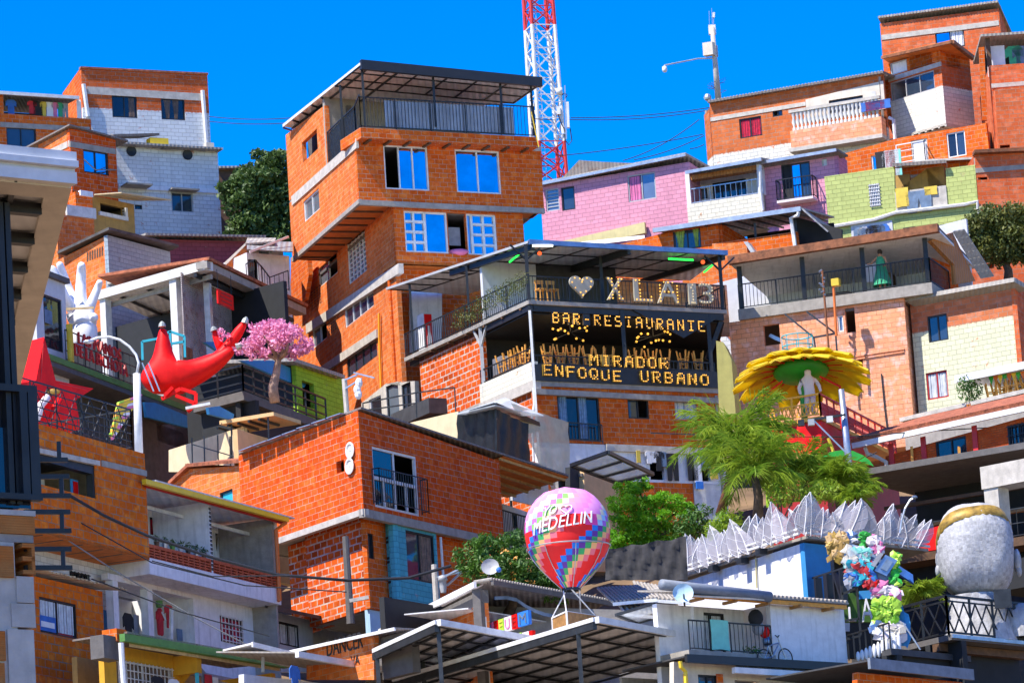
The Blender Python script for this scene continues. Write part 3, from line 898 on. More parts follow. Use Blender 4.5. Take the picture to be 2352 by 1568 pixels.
railing(t,[R.w(.1,zt,-.05),R.w(uE-.03,zt,-.05),R.w(uE-.03,zt,-3.2)],1.0,step=.17)
BW=R.par(-4.3);ui=isect(BW,L_)+.3
wall(t,BW,[(ui,zt),(uE*.30,zt),(uE*.30,zt+2.6),(ui,zt+2.6)],'plaster_grey',uvpoly=True,name='rear_wall')
MB().fbox(BW,uE*.30,zt,uE*.72,zt+3,-.3,-.2).ob('rear_screen','dark_sheet',t);MB().fbox(BW,uE*.72,zt,uE*1.3,zt+2.2,-.3,-.2).ob('rear_screen','brick_peach',t)
Z('E')
WP=R.thru(L_.p(1100,1050,-1.6))
wall(t,WP,[(1035,1100),(1305,1000),(1305,570),(1035,560)],'plaster_white',name='partition')
FR=R.thru(L_.p(1140,1010,-.9));a=rect(FR,(1140,690,1225,1010))
f=thing('drinks_fridge','tall red drinks fridge with a white side on the bar terrace','fridge',FR.w(a[0],zt,0))
MB().fbox(FR,a[0]-.02,zt+.03,a[2],zt+1.95,-.62,0).ob('cabinet','white_paint',f)
MB().fbox(FR,a[0],zt+.1,a[2]-.02,zt+1.9,.002,.05).ob('door','red_paint',f)
m=MB();uu=(a[0]+a[2])/2
m.prism([FR.w(uu+x,zt+y,.052) for x,y in ((-.1,.3),(.1,.3),(.1,.9),(.05,1.15),(.05,1.4),(-.05,1.4),(-.05,1.15),(-.1,.9))],FR.n*.012);m.ob('bottle_emblem','white_paint',f)
Z('F')
m=MB();m.prism([R.w(0,zbar-.25),R.w(uB,zbar-.25),R.w(uB,zbar-.25)-R.n*6,L_.w(uk,zbar-.25)+R.u*1,L_.w(uk,zbar-.25)],V((0,0,.25)))
m.ob('bar_floor','concrete',t)
BB_=R.par(-5)
ui=isect(BB_,L_)+.3
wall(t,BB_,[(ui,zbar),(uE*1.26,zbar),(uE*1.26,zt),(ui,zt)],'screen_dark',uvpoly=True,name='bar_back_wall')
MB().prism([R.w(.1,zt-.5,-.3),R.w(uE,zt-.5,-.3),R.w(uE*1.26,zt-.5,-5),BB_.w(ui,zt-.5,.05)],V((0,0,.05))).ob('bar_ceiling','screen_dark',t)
MB().fbox(R,.0,zbar-.05,uB,zbar+.62,-.05,.06).ob('sign_board','fascia_black',t)
railing(t,[R.w(.1,zbar+.6,-.08),R.w(uB-.1,zbar+.6,-.08)],.42,step=.17)
for u in (.1,uE*.47,uB-.22):
 MB().bar(R.w(u,zbar,-.12),R.w(u,zt-.2,-.12),.16).ob('post','black_metal',t)
MB().bar(R.w(uB-.3,zbar+1.2,-.3),R.w(uE-.15,zt-.4,-.3),.12,.2).ob('brace','black_metal',t)
for u in (uB-.5,):
 MB().prism([R.w(uE-2.1,zbar+2.0,-.12),R.w(uE-.1,zt-.17,-.12),R.w(uE-4.4,zt-.17,-.12)],R.n*.08).ob('bracket_panel','fascia_black',t)
MB().bar(R.w(-.12,zlow+2.4,.25),R.w(-.12,zt-.5,.25),.1).ob('pipe','white_paint',t)
Z('E')
for x in (1665,):
 b=L_.p(x,1300,-.1);q=V((b.x,b.y,zt-.18));p=MB().bar(V((b.x,b.y,zbar)),q,.14)
 for sgn in (-1,1):p.bar(V((b.x,b.y,zt-.95)),q+L_.u*.55*sgn,.08)
 p.ob('post','grey_paint',t)
wall(t,L_,[(uk,zlow+.5),(uo,zlow+.5),(uo,zt-.2),(uk,zt-.2)],'brick_mortar',uvpoly=True,d=-.25)
wall(t,L_,[(uo,zbar-.02),(-.02,zbar-.02),(-.02,zbar+.75),(uo,zbar+.75)],'block_cream_white',uvpoly=True,d=-.02)
railing(t,[L_.w(uo,zbar+.74,-.1),L_.w(-.1,zbar+.74,-.1)],.6,step=.2)
MB().fbox(L_,uo-.02,zbar-.42,.0,zbar-.03,-.3,.05).ob('beam','concrete_pale',t)
c=MB().fbox(L_,uo+.35,zbar,uo+1.1,zbar+1.75,-1.1,-.5).ob('bar_fridge','galv',None);tag(c,'pale grey fridge standing by the post on the lower bar floor','fridge')
Z('W')
zmid=R.uv(1224,1012)[1]
wall(t,R,[(0,zmid),(uB,zmid),(uB,zbar-.25),(0,zbar-.25)],'brick',[(1278,898,1382,1012,'dk',dict(nx=2,cur='curtain_blue',split=[(.03,.22),(.5,.72)])),(1440,905,1492,962,'dk',dict(gl='glass_mid',open=1)),(1548,910,1603,964,'pl',dict(cur='curtain_white'))],uvpoly=True,d=-.1)
wall(t,L_,[(uo,zlow),(-.33,zlow),(-.33,zbar-.42),(uo,zbar-.42)],'brick_mortar',uvpoly=True,d=-.1)
shell(t,R.o,L_.w(uk,zlow),R.w(uB,zlow),zlow,zbar-.3,lid=False)
band(t,R,(1224,893),(1652,915),.22,'concrete',-.12,.1)
railing(t,[R.p(1278,1010,.1),R.p(1385,1018,.1)],.75,step=.15)
MB().tube([R.p(1226,890,.12),R.p(1227,930,.12),R.p(1222,960,.12),R.p(1226,1060,.12)],.06).ob('pipe','white_paint',t)
Z('F')
sg=thing('marquee_sign','heart and X LA 13 in pale bulb letters along the terrace railing','sign',R.w(2,zt+.1,.05))
a=rect(R,(650,432,888,640));m=MB();pts=[]
for i in range(40):
 th=2*math.pi*i/40
 x=16*math.sin(th)**3;y=13*math.cos(th)-5*math.cos(2*th)-2*math.cos(3*th)-math.cos(4*th)
 pts.append((x/34+.5,(y+17)/29.5))
m.prism([R.w(a[0]+x*(a[2]-a[0]),a[1]+y*(a[3]-a[1]),.02) for x,y in pts],R.n*.12);ho=m.ob('heart','letter_cream',sg)
m=MB()
for i in range(0,40,3):
 x,y=pts[i];x=.5+(x-.5)*.82;y=.52+(y-.52)*.82
 m.ell(R.w(a[0]+x*(a[2]-a[0]),a[1]+y*(a[3]-a[1]),.16),.03,n=6,m=4)
m.ob('bulbs','bulb_warm',ho)
for ch,x0,x1,y0,y1,on in (('X',985,1145,448,655,1),('L',1225,1400,462,668,1),('A',1432,1636,478,684,1),('1',1708,1788,505,690,0),('3',1800,1938,500,688,0)):
 a=rect(R,(x0,y0,x1,y1));marquee(sg,R,ch,a[0],a[1],a[2]-a[0],a[3]-a[1],.0,'letter_cream',on,.032)
def word(name,label,s,x0,y0,x1,y1,hh,wl,F,d,body,br=.03,on=True):
 o=thing(name,label,'sign',F.p(x0,y0,d))
 n=len(s);h=F.uv(x0,y0)[1]-F.uv(x0,y0+hh)[1]
 for i,ch in enumerate(s):
  if ch==' ':continue
  x=x0+(x1-wl-x0)*i/(n-1);y=y0+(y1-y0)*i/(n-1)
  u,v=F.uv(x,y,d);u2=F.uv(x+wl,y,d)[0]
  marquee(o,F,ch,u,v-h,u2-u,h,d,body,on,br)
 return o
word('marquee_sign','BAR-RESTAURANTE in bulb letters on the dark fascia under the terrace','BAR-RESTAURANTE',505,758,1848,835,96,58,R,-.1,'fascia_black',.026)
word('marquee_sign','MIRADOR in yellow bulb letters on the lower bar railing','MIRADOR',840,1130,1524,1160,98,70,R,.06,'letter_gold',.024)
word('marquee_sign','ENFOQUE in yellow bulb letters on the black board','ENFOQUE',428,1214,1112,1270,100,72,R,.06,'letter_gold',.024)
word('marquee_sign','URBANO in yellow bulb letters on the right half of the black board','URBANO',1284,1272,1884,1304,100,70,R,.06,'letter_gold',.024)
for i,(x,y) in enumerate(((680,930),(1410,965))):
 c=R.p(x,y,-1.0);o=thing('chandelier',('left' if not i else 'right')+' sputnik lamp with glowing bulbs over the lower bar','lamp',c,'spiky bulb lamps of the bar')
 m=MB();m.bar(c,c+V((0,0,.8)),.03)
 for k in range(14):
  a_=2*math.pi*k/14;e=rnd.uniform(-.35,.3);q=c+R.u*math.cos(a_)*.75+R.n*math.sin(a_)*.5+V((0,0,e))
  m.bar(c,q,.018);MB().ell(q,.05,n=6,m=5).ob('bulb','bulb_warm',o)
 m.ob('lamp_arms','black_metal',o);
 ld=bpy.data.lights.new('chandelier_glow','POINT');ld.energy=22;ld.color=(1,.62,.25);ld.shadow_soft_size=.5;lo=bpy.data.objects.new('chandelier_glow',ld);COL.objects.link(lo);lo.parent=o;lo.location=(0,-.9,.1)
for i,(x0,y0,x1,y1,w_) in enumerate(((145,310,228,242,'beside the corner post'),(1545,283,1762,294,'across the roof'),(1860,400,1935,338,'along the far edge of the roof'))):
 o=MB().tube([G.p(x0,y0,-.2),G.p(x1,y1,-.2)],.045).ob('tube_light','led_green');tag(o,'green light tube under the terrace roof '+w_,'light','green light tubes of the terrace')
o=MB().tube([G.p(345,168,-.15),G.p(525,168,-.15)],.05).ob('tube_light','led_white');tag(o,'white light tube at the front corner of the terrace roof','light')
for x,y,w_ in ((408,235,'near the corner post'),(1848,312,'near the far end')):
 o=MB().ell(G.p(x,y,-.25),.09,n=8,m=6).ob('hanging_bulb','bulb_red');tag(o,'small red lamp under the terrace roof '+w_,'lamp','red lamps of the terrace')
def stool(label):
 o=thing('bar_stool',label,'stool',(0,0,0),'wooden stools turned over on the bar tables')
 MB().prism([V((.17*math.cos(a),.17*math.sin(a),0)) for a in [math.pi*k/5 for k in range(10)]],V((0,0,.05))).ob('seat','wood_orange',o)
 for sx in (-1,1):
  for sy in (-1,1):MB().bar(V((sx*.1,sy*.1,.05)),V((sx*.2,sy*.2,.78)),.055).ob('leg','wood_orange',o)
 m=MB()
 for z in (.3,.5):
  e=.1+.1*(z-.05)/.73
  for sx in (-1,1):m.bar(V((sx*e,-e,z)),V((sx*e,e,z)),.035);m.bar(V((-e,sx*e,z-.07)),V((e,sx*e,z-.07)),.035)
 m.ob('rung','wood_orange',o)
 return o
st0=None;zt_=zbar+.82
front=[475,590,705,830,940,1020,1250,1385,1515,1670,1800]
names=['first stool from the corner post','second stool from the corner post','third stool from the corner post','fourth stool from the corner post, above the M of MIRADOR','stool in the middle of the tight trio above MIRADOR','last stool of the tight trio above MIRADOR','upturned stool above the D of MIRADOR','upturned stool above the last R of MIRADOR','upturned stool above the U of URBANO','stool before last at the open right end','last upturned stool at the open right end']
TB=R.par(-.7)
for x,n_ in zip(front,names):
 u=TB.uv(x,1100)[0];p=TB.w(u,zt_);lb=n_+' on the front bar tables'
 if st0 is None:st0=stool(lb);st0.location=p;st0.rotation_euler.z=.3
 else:dup(st0,p,lb,rnd.uniform(-.4,.7))
Z('E');TL=L_.par(-.6)
for x,n_ in ((1830,'left'),(1895,'second'),(1960,'third'),(2025,'right')):
 u=TL.uv(x,1100)[0];dup(st0,TL.w(u,zbar+1.0),n_+' upturned stool on the side table of the bar, towards the corner post',rnd.uniform(0,1.5))
def table(label,p,w_,d_,h,ux,mat='wood_dark',group=None):
 o=thing('bar_table',label,'table',p,group);uy=ZUP.cross(ux);p=V(p)
 MB().pbox(p-ux*w_/2-uy*d_/2+V((0,0,h-.05)),ux*w_,uy*d_,V((0,0,.05))).ob('table_top',mat,o)
 for a in (-1,1):
  for b in (-1,1):MB().bar(p+ux*a*(w_/2-.06)+uy*b*(d_/2-.06),p+ux*a*(w_/2-.06)+uy*b*(d_/2-.06)+V((0,0,h-.05)),.06).ob('leg',mat,o)
 return o
Z('F')
for x0,x1,n_ in ((430,760,'under the three stools next to the corner post'),(780,1070,'under the tight trio of stools'),(1200,1560,'under the three stools above URBANO'),(1620,1850,'under the last two stools at the right end')):
 a,b=TB.uv(x0,1160)[0],TB.uv(x1,1160)[0]
 table('dark bar table behind the railing '+n_,TB.w((a+b)/2,zbar),b-a,.6,.8,R.u,group='tables of the lower bar')
Z('E');a,b=TL.uv(1800,1200)[0],TL.uv(2055,1200)[0]
table('dark bar table along the side railing of the bar',TL.w((a+b)/2,zbar),abs(b-a),.6,.98,L_.u,group='tables of the lower bar')
Z('F')
for i,x in enumerate((520,620)):
 p=R.par(-.9).w(R.uv(x,600)[0],zt)
 o=thing('bar_chair',('left' if not i else 'right')+' wooden bar chair behind the railing beside the heart','chair',p,'bar chairs on the terrace')
 MB().fbox(R.par(-.9),R.uv(x,600)[0]-.2,zt+.65,R.uv(x,600)[0]+.2,zt+.7,-.2,.2).ob('seat','wood_orange',o)
 MB().fbox(R.par(-.9),R.uv(x,600)[0]-.2,zt+.95,R.uv(x,600)[0]+.2,zt+1.1,-.2,-.16).ob('backrest','wood_orange',o)
 for sx in (-.18,.18):
  for sy in (-.18,.18):MB().bar(p+R.u*sx+R.n*sy,p+R.u*sx*.8+R.n*sy+V((0,0,.65 if sy>0 else 1.1)),.05).ob('leg','wood_orange',o)
def leaves(mb,c,rx,ry,rz,n,s,sh=0.0,flat=.35):
 """leaf-sized faces through an ellipsoid, denser towards its skin"""
 for _ in range(n):
  a=rnd.uniform(0,6.283);z=rnd.uniform(-1,1);r=rnd.random()**.42;q=math.sqrt(1-z*z)
  p=V((c[0]+rx*r*q*math.cos(a),c[1]+ry*r*q*math.sin(a),c[2]+rz*r*z))
  nrm=V((rnd.gauss(0,1),rnd.gauss(0,1),rnd.gauss(.5,.8))).normalized()
  t1=nrm.orthogonal().normalized();t2=nrm.cross(t1);k=s*rnd.uniform(.6,1.3)
  th=rnd.uniform(0,6.28);e1=t1*math.cos(th)+t2*math.sin(th);e2=nrm.cross(e1)
  mb.add([p-e1*k,p-e2*k*flat,p+e1*k,p+e2*k*flat],[(0,1,2,3)])
Z('E');m=MB()
for i in range(34):
 x=1420+620*i/33;y=810-345*i/33
 for j in range(3):
  c=L_.p(x+rnd.uniform(-12,12),y+rnd.uniform(-60,100),.06);leaves(m,c,.28,.1,.22,16,.055)
tag(m.ob('leaf_garland','leaf_olive'),'pale leafy garland woven through the side railing of the bar terrace','garland')
Z('F')
# the deep orange house in the middle
Z('G')
R=fc(835,820,1785,1030,168);L_=fc(835,820,255,1020,168);CEN_R,CEN_L=R,L_
t=thing('brick_house','deep orange brick house with tall balcony window and fan vents above a teal wall','house',R.o)
z0=R.o.z;z1=R.uv(810,165)[1];uR=R.uv(1785,1030)[0];uL=L_.uv(22,1090)[0];zr=R.uv(1762,505)[1]
wr=window(t,R,(890,398,1216,876),'al',gl='glass_dark',open=1,fw=.09)
m=MB();m.prism([[R.w(u,v) for u,v in [(0,z0),(uR,z0),(uR,zr),(0,z1)]],[R.w(a,b) for a,b in [(wr[0],wr[1]),(wr[2],wr[1]),(wr[2],wr[3]),(wr[0],wr[3])]]],R.n*-.2);m.ob('wall','brick_deep',t)
m=MB();m.fbox(R,wr[0]+.05,wr[1]+1.0,wr[2]-.05,wr[1]+1.12,-.1,-.02)
for f in (.25,.75):m.fbox(R,wr[0]+(wr[2]-wr[0])*f-.04,wr[1]+.05,wr[0]+(wr[2]-wr[0])*f+.04,wr[1]+1.0,-.1,-.03)
m.ob('window_rail','white_paint',t)
railing(t,[R.w(wr[0]-.1,wr[1]+.08,.02),R.w(wr[0]-.1,wr[1]+.08,.3),R.w(wr[2]+.15,wr[1]+.08,.3),R.w(wr[2]+.15,wr[1]+.08,.02)],1.25,step=.16,top=.035)
wall(t,L_,[(uL,z0),(-.205,z0),(-.205,z1),(uL,z1)],'brick_deep',[(650,508,706,568,'hole',{})],uvpoly=True)
for x,y in ((748,428),(745,535)):
 c=L_.p(x,y,.04);m=MB()
 Rm=Matrix((L_.u,ZUP,L_.n)).transposed()
 m.lathe(c,[(.13,-.03),(.27,0),(.30,.05),(.22,.06),(.16,.02),(.05,.02),(.0,.05)],14,Rm);m.ob('fan_vent','concrete_white',t)
shell(t,R.o,L_.w(uL,z0),R.w(uR,z0),z0,zr-.1,lid=True)
band(t,R,(835,822),(1600,992),.3,'concrete',-.2,.05);band(t,L_,(836,822),(255,1022),.22,'concrete_pale',-.2,.05)
RA,RB,RD=R.p(818,148,.15),R.p(2222,604,.15),L_.p(-10,452,.2)
G=GP(RA,RB,RD);RC=RB+(RD-RA)*.5
sheet(t,[RA,RB,RC,RD+(RC-RD)*.0+(RB-RA)*.75+(RC-RB)*.0,RD],.07,'sheet_rust','roof')
m=MB();ue=uR+.05
for i in range(5):
 q=lerp(RB,RC,(i+.3)/5);a=q+(RA-RB)*.33;m.bar(a-V((0,0,.09)),q-V((0,0,.09)),.08,.1)
m.ob('rafter','wood_pale',t)
sheet(t,[RB-V((0,0,.05)),RC-V((0,0,.05)),RC+(RA-RB)*.33-V((0,0,.05)),RB+(RA-RB)*.33-V((0,0,.05))],.02,'clay_soffit','soffit')
m=MB()
for i in range(7):
 a,b=lerp(RA,RD,.12+i*.12),lerp(RA,RD,.12+(i+1)*.12-.01);m.bar(a+V((0,0,.02)),b+V((0,0,rnd.uniform(-.02,.06))),.5,.03)
m.ob('roof_edge_sheet','galv',t)
MB().bar(lerp(RB,RC,.02),RC,.06,.1).ob('gutter','grey_paint',t)
R2=R.par(-.55);L2=L_.par(-.7);k=L2.thru(R2.p(850,960));R2c=R2.w(isect(R2,k),0)
L2=Face(R2c,L_.u);zb=R2.uv(860,1490)[1];R2=Face(R2c,R.u);zt_=z0-.02
a1,a2,a3,a4=[R2.uv(x,1200)[0] for x in (1003,1045,1340,1640)]
wall(t,R2,[(0,zb),(a1,zb),(a1,zt_),(0,zt_)],'brick',[(862,985,912,1165,'dk1',dict(fw=.04))],uvpoly=True)
uL2=L2.uv(455,1300)[0]
wall(t,L2,[(uL2,zb),(-.203,zb),(-.203,zt_),(uL2,zt_)],'brick_mortar',uvpoly=True)
wall(t,L2.par(-.6),[(uL2-2.2,zb),(uL2+.4,zb),(uL2+.4,zt_),(uL2-2.2,zt_)],'brick_mortar',uvpoly=True)
R3=R2.par(.45)
b1,b2=R3.uv(1048,1200)[0],R3.uv(1338,1200)[0]
zb3=R3.uv(1080,1440)[1]
wall(t,R3,[(b1,zb3),(b2,zb3),(b2,zt_),(b1,zt_)],'block_teal',[(1118,965,1330,1335,'dk',dict(gl='glass_mid',cur='curtain_tan',split=[(.55,.95)]))],uvpoly=True,d=0)
wall(t,Face(R3.w(b1,0),L_.u),[(-1.0,zb3),(-.01,zb3),(-.01,zt_),(-1.0,zt_)],'block_teal',uvpoly=True)
m=MB()
LS=Face(R3.w(b1,0),L_.u)
for j in range(9):
 for i in range(2):
  for q in range(2):
   u0=-.62+.12*((j+i)%2)+i*.18;v0=zt_-.4-j*.36-q*.14
   m.fbox(LS,u0,v0,u0+.1,v0+.09,-.02,.012)
m.ob('vent_grille','screen_dark',t)
wall(t,R2.par(.05),[(b2,zb),(a4,zb),(a4,zt_),(b2,zt_)],'brick',uvpoly=True)
MB().tube([R3.w(b2+.2,zt_-.4,.06),R3.w(b2+.22,zb+1.2,.06)],.05).ob('pipe','white_paint',t)
shell(t,R2.o,L2.w(uL2,zb),R2.w(a4,zb),zb,zt_,lid=False)
MB().prism([R.w(.0,z0-.12,-.0)+L_.u*-.02,R.w(uR,z0-.12),R.w(uR,z0-.12)+L_.u*-.5,L_.w(-.6,z0-.12)+R.u*.5,L_.w(uL,z0-.12)+R.u*.5,L_.w(uL,z0-.12)],V((0,0,.1))).ob('soffit','plaster_lemon',t)
wall(t,R2.par(-.1),[(.1,zb-2.5),(a4+1,zb-2.5),(a4+1,zb-.02),(.1,zb-.02)],'plaster_sky',uvpoly=True)
Z('C')
F2=L_.par(-.5)
o=thing('brick_house','low pale brick annex with a tiled edge at the left of the deep orange house','house',F2.p(1300,500))
wall(o,F2,[(880,640),(880,420),(1052,345),(1150,258),(1505,236),(1505,700)],'brick_pale',[(1345,405,1428,470,'dk1',dict(gl='teal_paint'))])
G2=GP(F2.p(1150,240,.2),F2.p(1500,214,.2),F2.p(1150,240,.2)-F2.n*4+V((0,0,.6)))
sheet(o,[F2.p(1135,246,.2),F2.p(1510,216,.2),F2.p(1510,216,.2)-F2.n*4+V((0,0,.6)),F2.p(1135,246,.2)-F2.n*4+V((0,0,.6))],.12,'clay_tile','roof')
sheet(o,[F2.p(1030,352,.2),F2.p(1150,240,.2),F2.p(1150,240,.2)-F2.n*4,F2.p(1030,352,.2)-F2.n*4],.12,'clay_tile','roof')
# white house with two balcony bays
RW=fc(885,325,1755,560,160)
t=thing('white_house','white house with two open balcony bays, a yellow gutter and pierced red brick parapets','house',RW.p(1300,1340))
zg=RW.uv(885,360)[1]
zfl=RW.uv(905,800)[1];zu=RW.uv(915,860)[1];zp=RW.uv(915,725)[1]
uA,uB,uM=RW.uv(895,600)[0],RW.uv(1700,800)[0],RW.uv(1292,700)[0]
MB().bar(RW.p(882,335,.35),RW.p(1758,568,.35),.16,.17).ob('gutter','yellow_paint',t)
MB().bar(RW.p(890,358,.2),RW.p(1735,585,.2),.05,.14).ob('fascia','red_dark',t)
zr=RW.uv(1000,375)[1]
sheet(t,[RW.w(uA,zr,.45),RW.w(uB+.6,zr,.45),RW.w(uB+.6,zr+.2,-4.2),RW.w(uA,zr+.2,-4.2)],.05,'sheet_under','roof')
BKW=RW.par(-2.2)
wall(t,BKW,[(uA,zfl),(uB,zfl),(uB,zr+.1),(uA,zr+.1)],'plaster_white',[(915,548,1046,690,'dk',dict(cur='curtain_red',fw=.05)),(1318,648,1442,790,'dk',dict(cur='curtain_white',fw=.05))],uvpoly=True)
for u in (uA,uM,uB):
 MB().fbox(RW,u-.08,zfl,u+.08,zr-.05,-2.2,0).ob('side_wall','plaster_white',t)
m=MB()
for u in (uA,uM):
 for j in range(16):
  for i in (-.05,.03):
   v=zfl+.1+(zr-zfl-.3)*j/16;m.fbox(RW,u+i-.01,v,u+i+.04,v+.1,.0,.012)
m.ob('block_grille','screen_dark',t)
m=MB();m.bar(BKW.w(uA,zr-.45,1.2),BKW.w(uB,zr-.45,1.2),.09,.12);m.ob('roof_beam','concrete_white',t)
for a,b,n_ in ((uA+.09,uM-.09,8),(uM+.09,uB-.09,8)):
 o=MB();nx_=11;ny_=4;H_=zp-zfl;o.fbox(RW,a,zp-.06,b,zp+.05,-.16,.02)
 for i in range(nx_+1):
  x=a+(b-a)*i/nx_;o.fbox(RW,x-.035,zfl,x+.035,zp-.06,-.12,0)
 for j in range(ny_):
  y=zfl+(H_-.06)*j/ny_;o.fbox(RW,a,y,b,y+.05,-.115,-.005)
 o.ob('screen_parapet','clay_screen',t)
 MB().fbox(RW,a,zfl,b,zp-.08,-.3,-.25).ob('parapet_back','red_dark',t)
MB().fbox(RW,uA,zfl-.55,uB,zfl,-3,.05).ob('balcony_slab','plaster_white',t)
Z('W')
Z('C')
for i in range(7):
 x=960+48*i;c=RW.p(x,700+(x-920)*.235,-.05);c.z=zp+.05;m=MB();m.lathe(c,[(.07,0),(.1,.16),(.09,.16),(.0,.12)],8)
 o=thing('flower_pot',['brown pot nearest the brick house','pale metal pot beside the brown pot','green pot between the pale metal pot and the grey pot','grey pot in the middle','black pot right of the grey pot','second pale metal pot','dark pot nearest the block pillar'][i]+' on the pierced balcony parapet','plant pot',c,'pots on the balcony parapet')
 m.ob('pot',['wood_dark','galv','green_gutter','grey_paint','black_metal','galv','iron'][i],o)
 m=MB();leaves(m,c+V((0,0,.26)),.15,.12,.14,50,.06);m.ob('foliage','leaf_dark',o)
RW2=RW.par(-1.0)
zb=RW2.uv(1220,1400)[1]-1.0;zt_=zfl-.5
u1,u2=RW2.uv(1185,1100)[0],RW2.uv(1655,1150)[0]
wall(t,RW2,[(u1,zb),(u2,zb),(u2,zt_),(u1,zt_)],'plaster_white',[(1345,1150,1490,1340,'dk',dict(cur='curtain_red',bars=(6,4),barmat='white_paint',fw=.05))],uvpoly=True)
zl=RW2.uv(960,990)[1];u0=RW2.uv(720,1000)[0];uc=RW2.uv(925,1100)[0]
MB().fbox(RW2,u0-.6,zl-.05,u1-.005,zt_,-.25,0).ob('lintel','plaster_white',t)
for u in (u0-.1,uc):MB().fbox(RW2,u-.17,zb,u+.17,zl-.05,-.3,-.02).ob('column','plaster_white',t)
wall(t,RW2.par(-2.4),[(u0-.8,zb),(u1+.4,zb),(u1+.4,zt_),(u0-.8,zt_)],'plaster_grey',[(905,1080,990,1330,'dk1',{})],uvpoly=True)
MB().fbox(RW2,u1-.02,zb,u1+.2,zt_,-2.4,-.21).ob('side_wall','plaster_white',t)
MB().fbox(RW2,u0-.8,zb,u1,zb+.2,-2.4,-.02).ob('porch_floor','concrete',t)
MB().tube([RW.p(1752,585,.38),RW.p(1690,630,.15),RW.p(1712,1060,.15),RW2.p(1645,1110,.12),RW2.p(1652,1330,.1)],.075).ob('downpipe','pipe_orange',t)
shell(t,RW.w(uA,0),RW.w(uA,0,-6),RW.w(uB,0),zb,zr,lid=False)
PF=RW2.par(-.5)
for i,(x,y,w_,h_,mt,kd,lb) in enumerate(((830,1150,.35,1.0,'cloth_grey','cloth','grey towel hanging in the porch of the white house, left of the column'),(780,1140,.7,1.3,'cloth_black','shirt','black jacket hanging in the porch of the white house'),(1110,1240,.7,.8,'cloth_denim','trousers','pale jeans over the porch edge of the white house'),(1030,1090,.6,.8,'cloth_red','shirt','red shirt hanging behind the toy soldier'))):
 u,v=PF.uv(x,y);garment(PF,u,v,w_,h_,mt,kd,lb,group='washing in the porch of the white house')
u,v=PF.uv(985,1290);o=thing('toy_soldier','red and green toy soldier figure standing in the porch beside the column','figure',PF.w(u,v))
h=PF.uv(985,1080)[1]-v;q=lambda x,y,d=0:PF.w(u+x,v+y*h,d)
skin('body',[q(0,.45),q(0,.62),q(0,.74),q(0,.82),q(.17,.72),q(.22,.5),q(-.17,.72),q(-.22,.5),q(.08,.42),q(.08,.05),q(-.08,.42),q(-.08,.05),q(0,.86)],[(0,1),(1,2),(2,3),(3,12),(2,4),(4,5),(2,6),(6,7),(0,8),(8,9),(0,10),(10,11)],[.12,.13,.14,.08,.06,.05,.06,.05,.09,.07,.09,.07,.09],'cloth_red',o)
m=MB();m.lathe(q(0,.88),[(.11,0),(.13,.2),(.12,.22),(0,.22)],10);m.ob('hat','green_gutter',o)
m=MB();m.prism([q(-.16,.7,.15),q(-.1,.74,.15),q(.16,.5,.15),q(.1,.47,.15)],PF.n*.02);m.ob('sash','white_paint',o)
MB().tube([PF.p(1048,1310,.3),PF.p(1050,1110,.3)],.08).ob('pipe','white_paint',t)
# brick house at the left of it
RB_=RW.thru(RW.w(uA-.05,0,.1));RB_=Face(RB_.o,RW.u)
t=thing('brick_house','orange brick house with a big dark opening and clay soffit under the black rail','house',RB_.p(560,690))
zs=RB_.uv(890,805)[1];zt_=RB_.uv(890,165)[1];ul=RB_.uv(-200,500)[0]
wall(t,RB_,[(ul,zs),(0,zs),(0,zt_),(ul,zt_)],'brick_near',[(100,95,592,440,'hole',{})],uvpoly=True)
a=rect(RB_,(100,95,592,440))
m=MB();m.fbox(RB_,a[0],a[3]-.35,a[2],a[3],-.3,-.05);m.fbox(RB_,a[2]-.1,a[1],a[2],a[3]-.35,-.3,-.05);m.ob('opening_frame','black_metal',t)
m=MB();m.fbox(RB_,a[2]-1.3,a[1],a[2]-.75,a[3]-.4,-1.6,-1.5);m.ob('inner_wall','plaster_white',t)
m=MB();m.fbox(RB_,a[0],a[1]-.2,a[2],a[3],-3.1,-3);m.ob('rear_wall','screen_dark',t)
MB().fbox(RB_,a[2]-.62,a[1]+.1,a[2]-.15,a[3]-.5,-.62,-.58).ob('mural','plaster_blue',t)
MB().fbox(RB_,a[2]-.5,a[1]+.15,a[2]-.2,a[1]+.6,-.575,-.56).ob('mural_patch','red_paint',t)
band(t,RB_,(618,205),(892,268),.2,'concrete',-.1,.05);band(t,RB_,(180,120),(600,210),.16,'concrete_pale',-.1,.08)
MB().prism([RB_.w(ul,zs),RB_.w(0,zs),RB_.w(-.3,zs-.05,-3.2),RB_.w(ul,zs-.05,-3.2)],V((0,0,.1))).ob('soffit','clay_soffit',t)
m=MB()
for i in range(9):
 u=ul*(i+.3)/9;m.bar(RB_.w(u,zs-.0,-.1),RB_.w(u-.2,zs-.02,-2.5),.07,.03)
m.ob('soffit_plank','concrete_dark',t)
shell(t,RB_.w(ul,0),RB_.w(ul,0,-6),RB_.w(0,0),zs+.12,zt_,lid=True)
RC_=RB_.par(-1.6)
t=thing('white_house','worn white wall house with a small barred window above a plank awning','house',RC_.p(450,1200))
zc_,zd=RC_.uv(400,700)[1],RC_.uv(400,1010)[1]-3
ur=RC_.uv(700,950)[0];u_=RC_.uv(-100,900)[0]
wall(t,RC_,[(u_,zd),(ur,zd),(ur,zc_+.6),(u_,zc_+.6)],'block_white',[(425,878,545,978,'dk',dict(bars=(5,2),fw=.05))],uvpoly=True)
MB().fbox(RC_,ur-.95,zd,ur+.02,RC_.uv(680,1130)[1],.0,.03).ob('blue_dado','plaster_blue',t)
RD_=RC_.par(1.0)
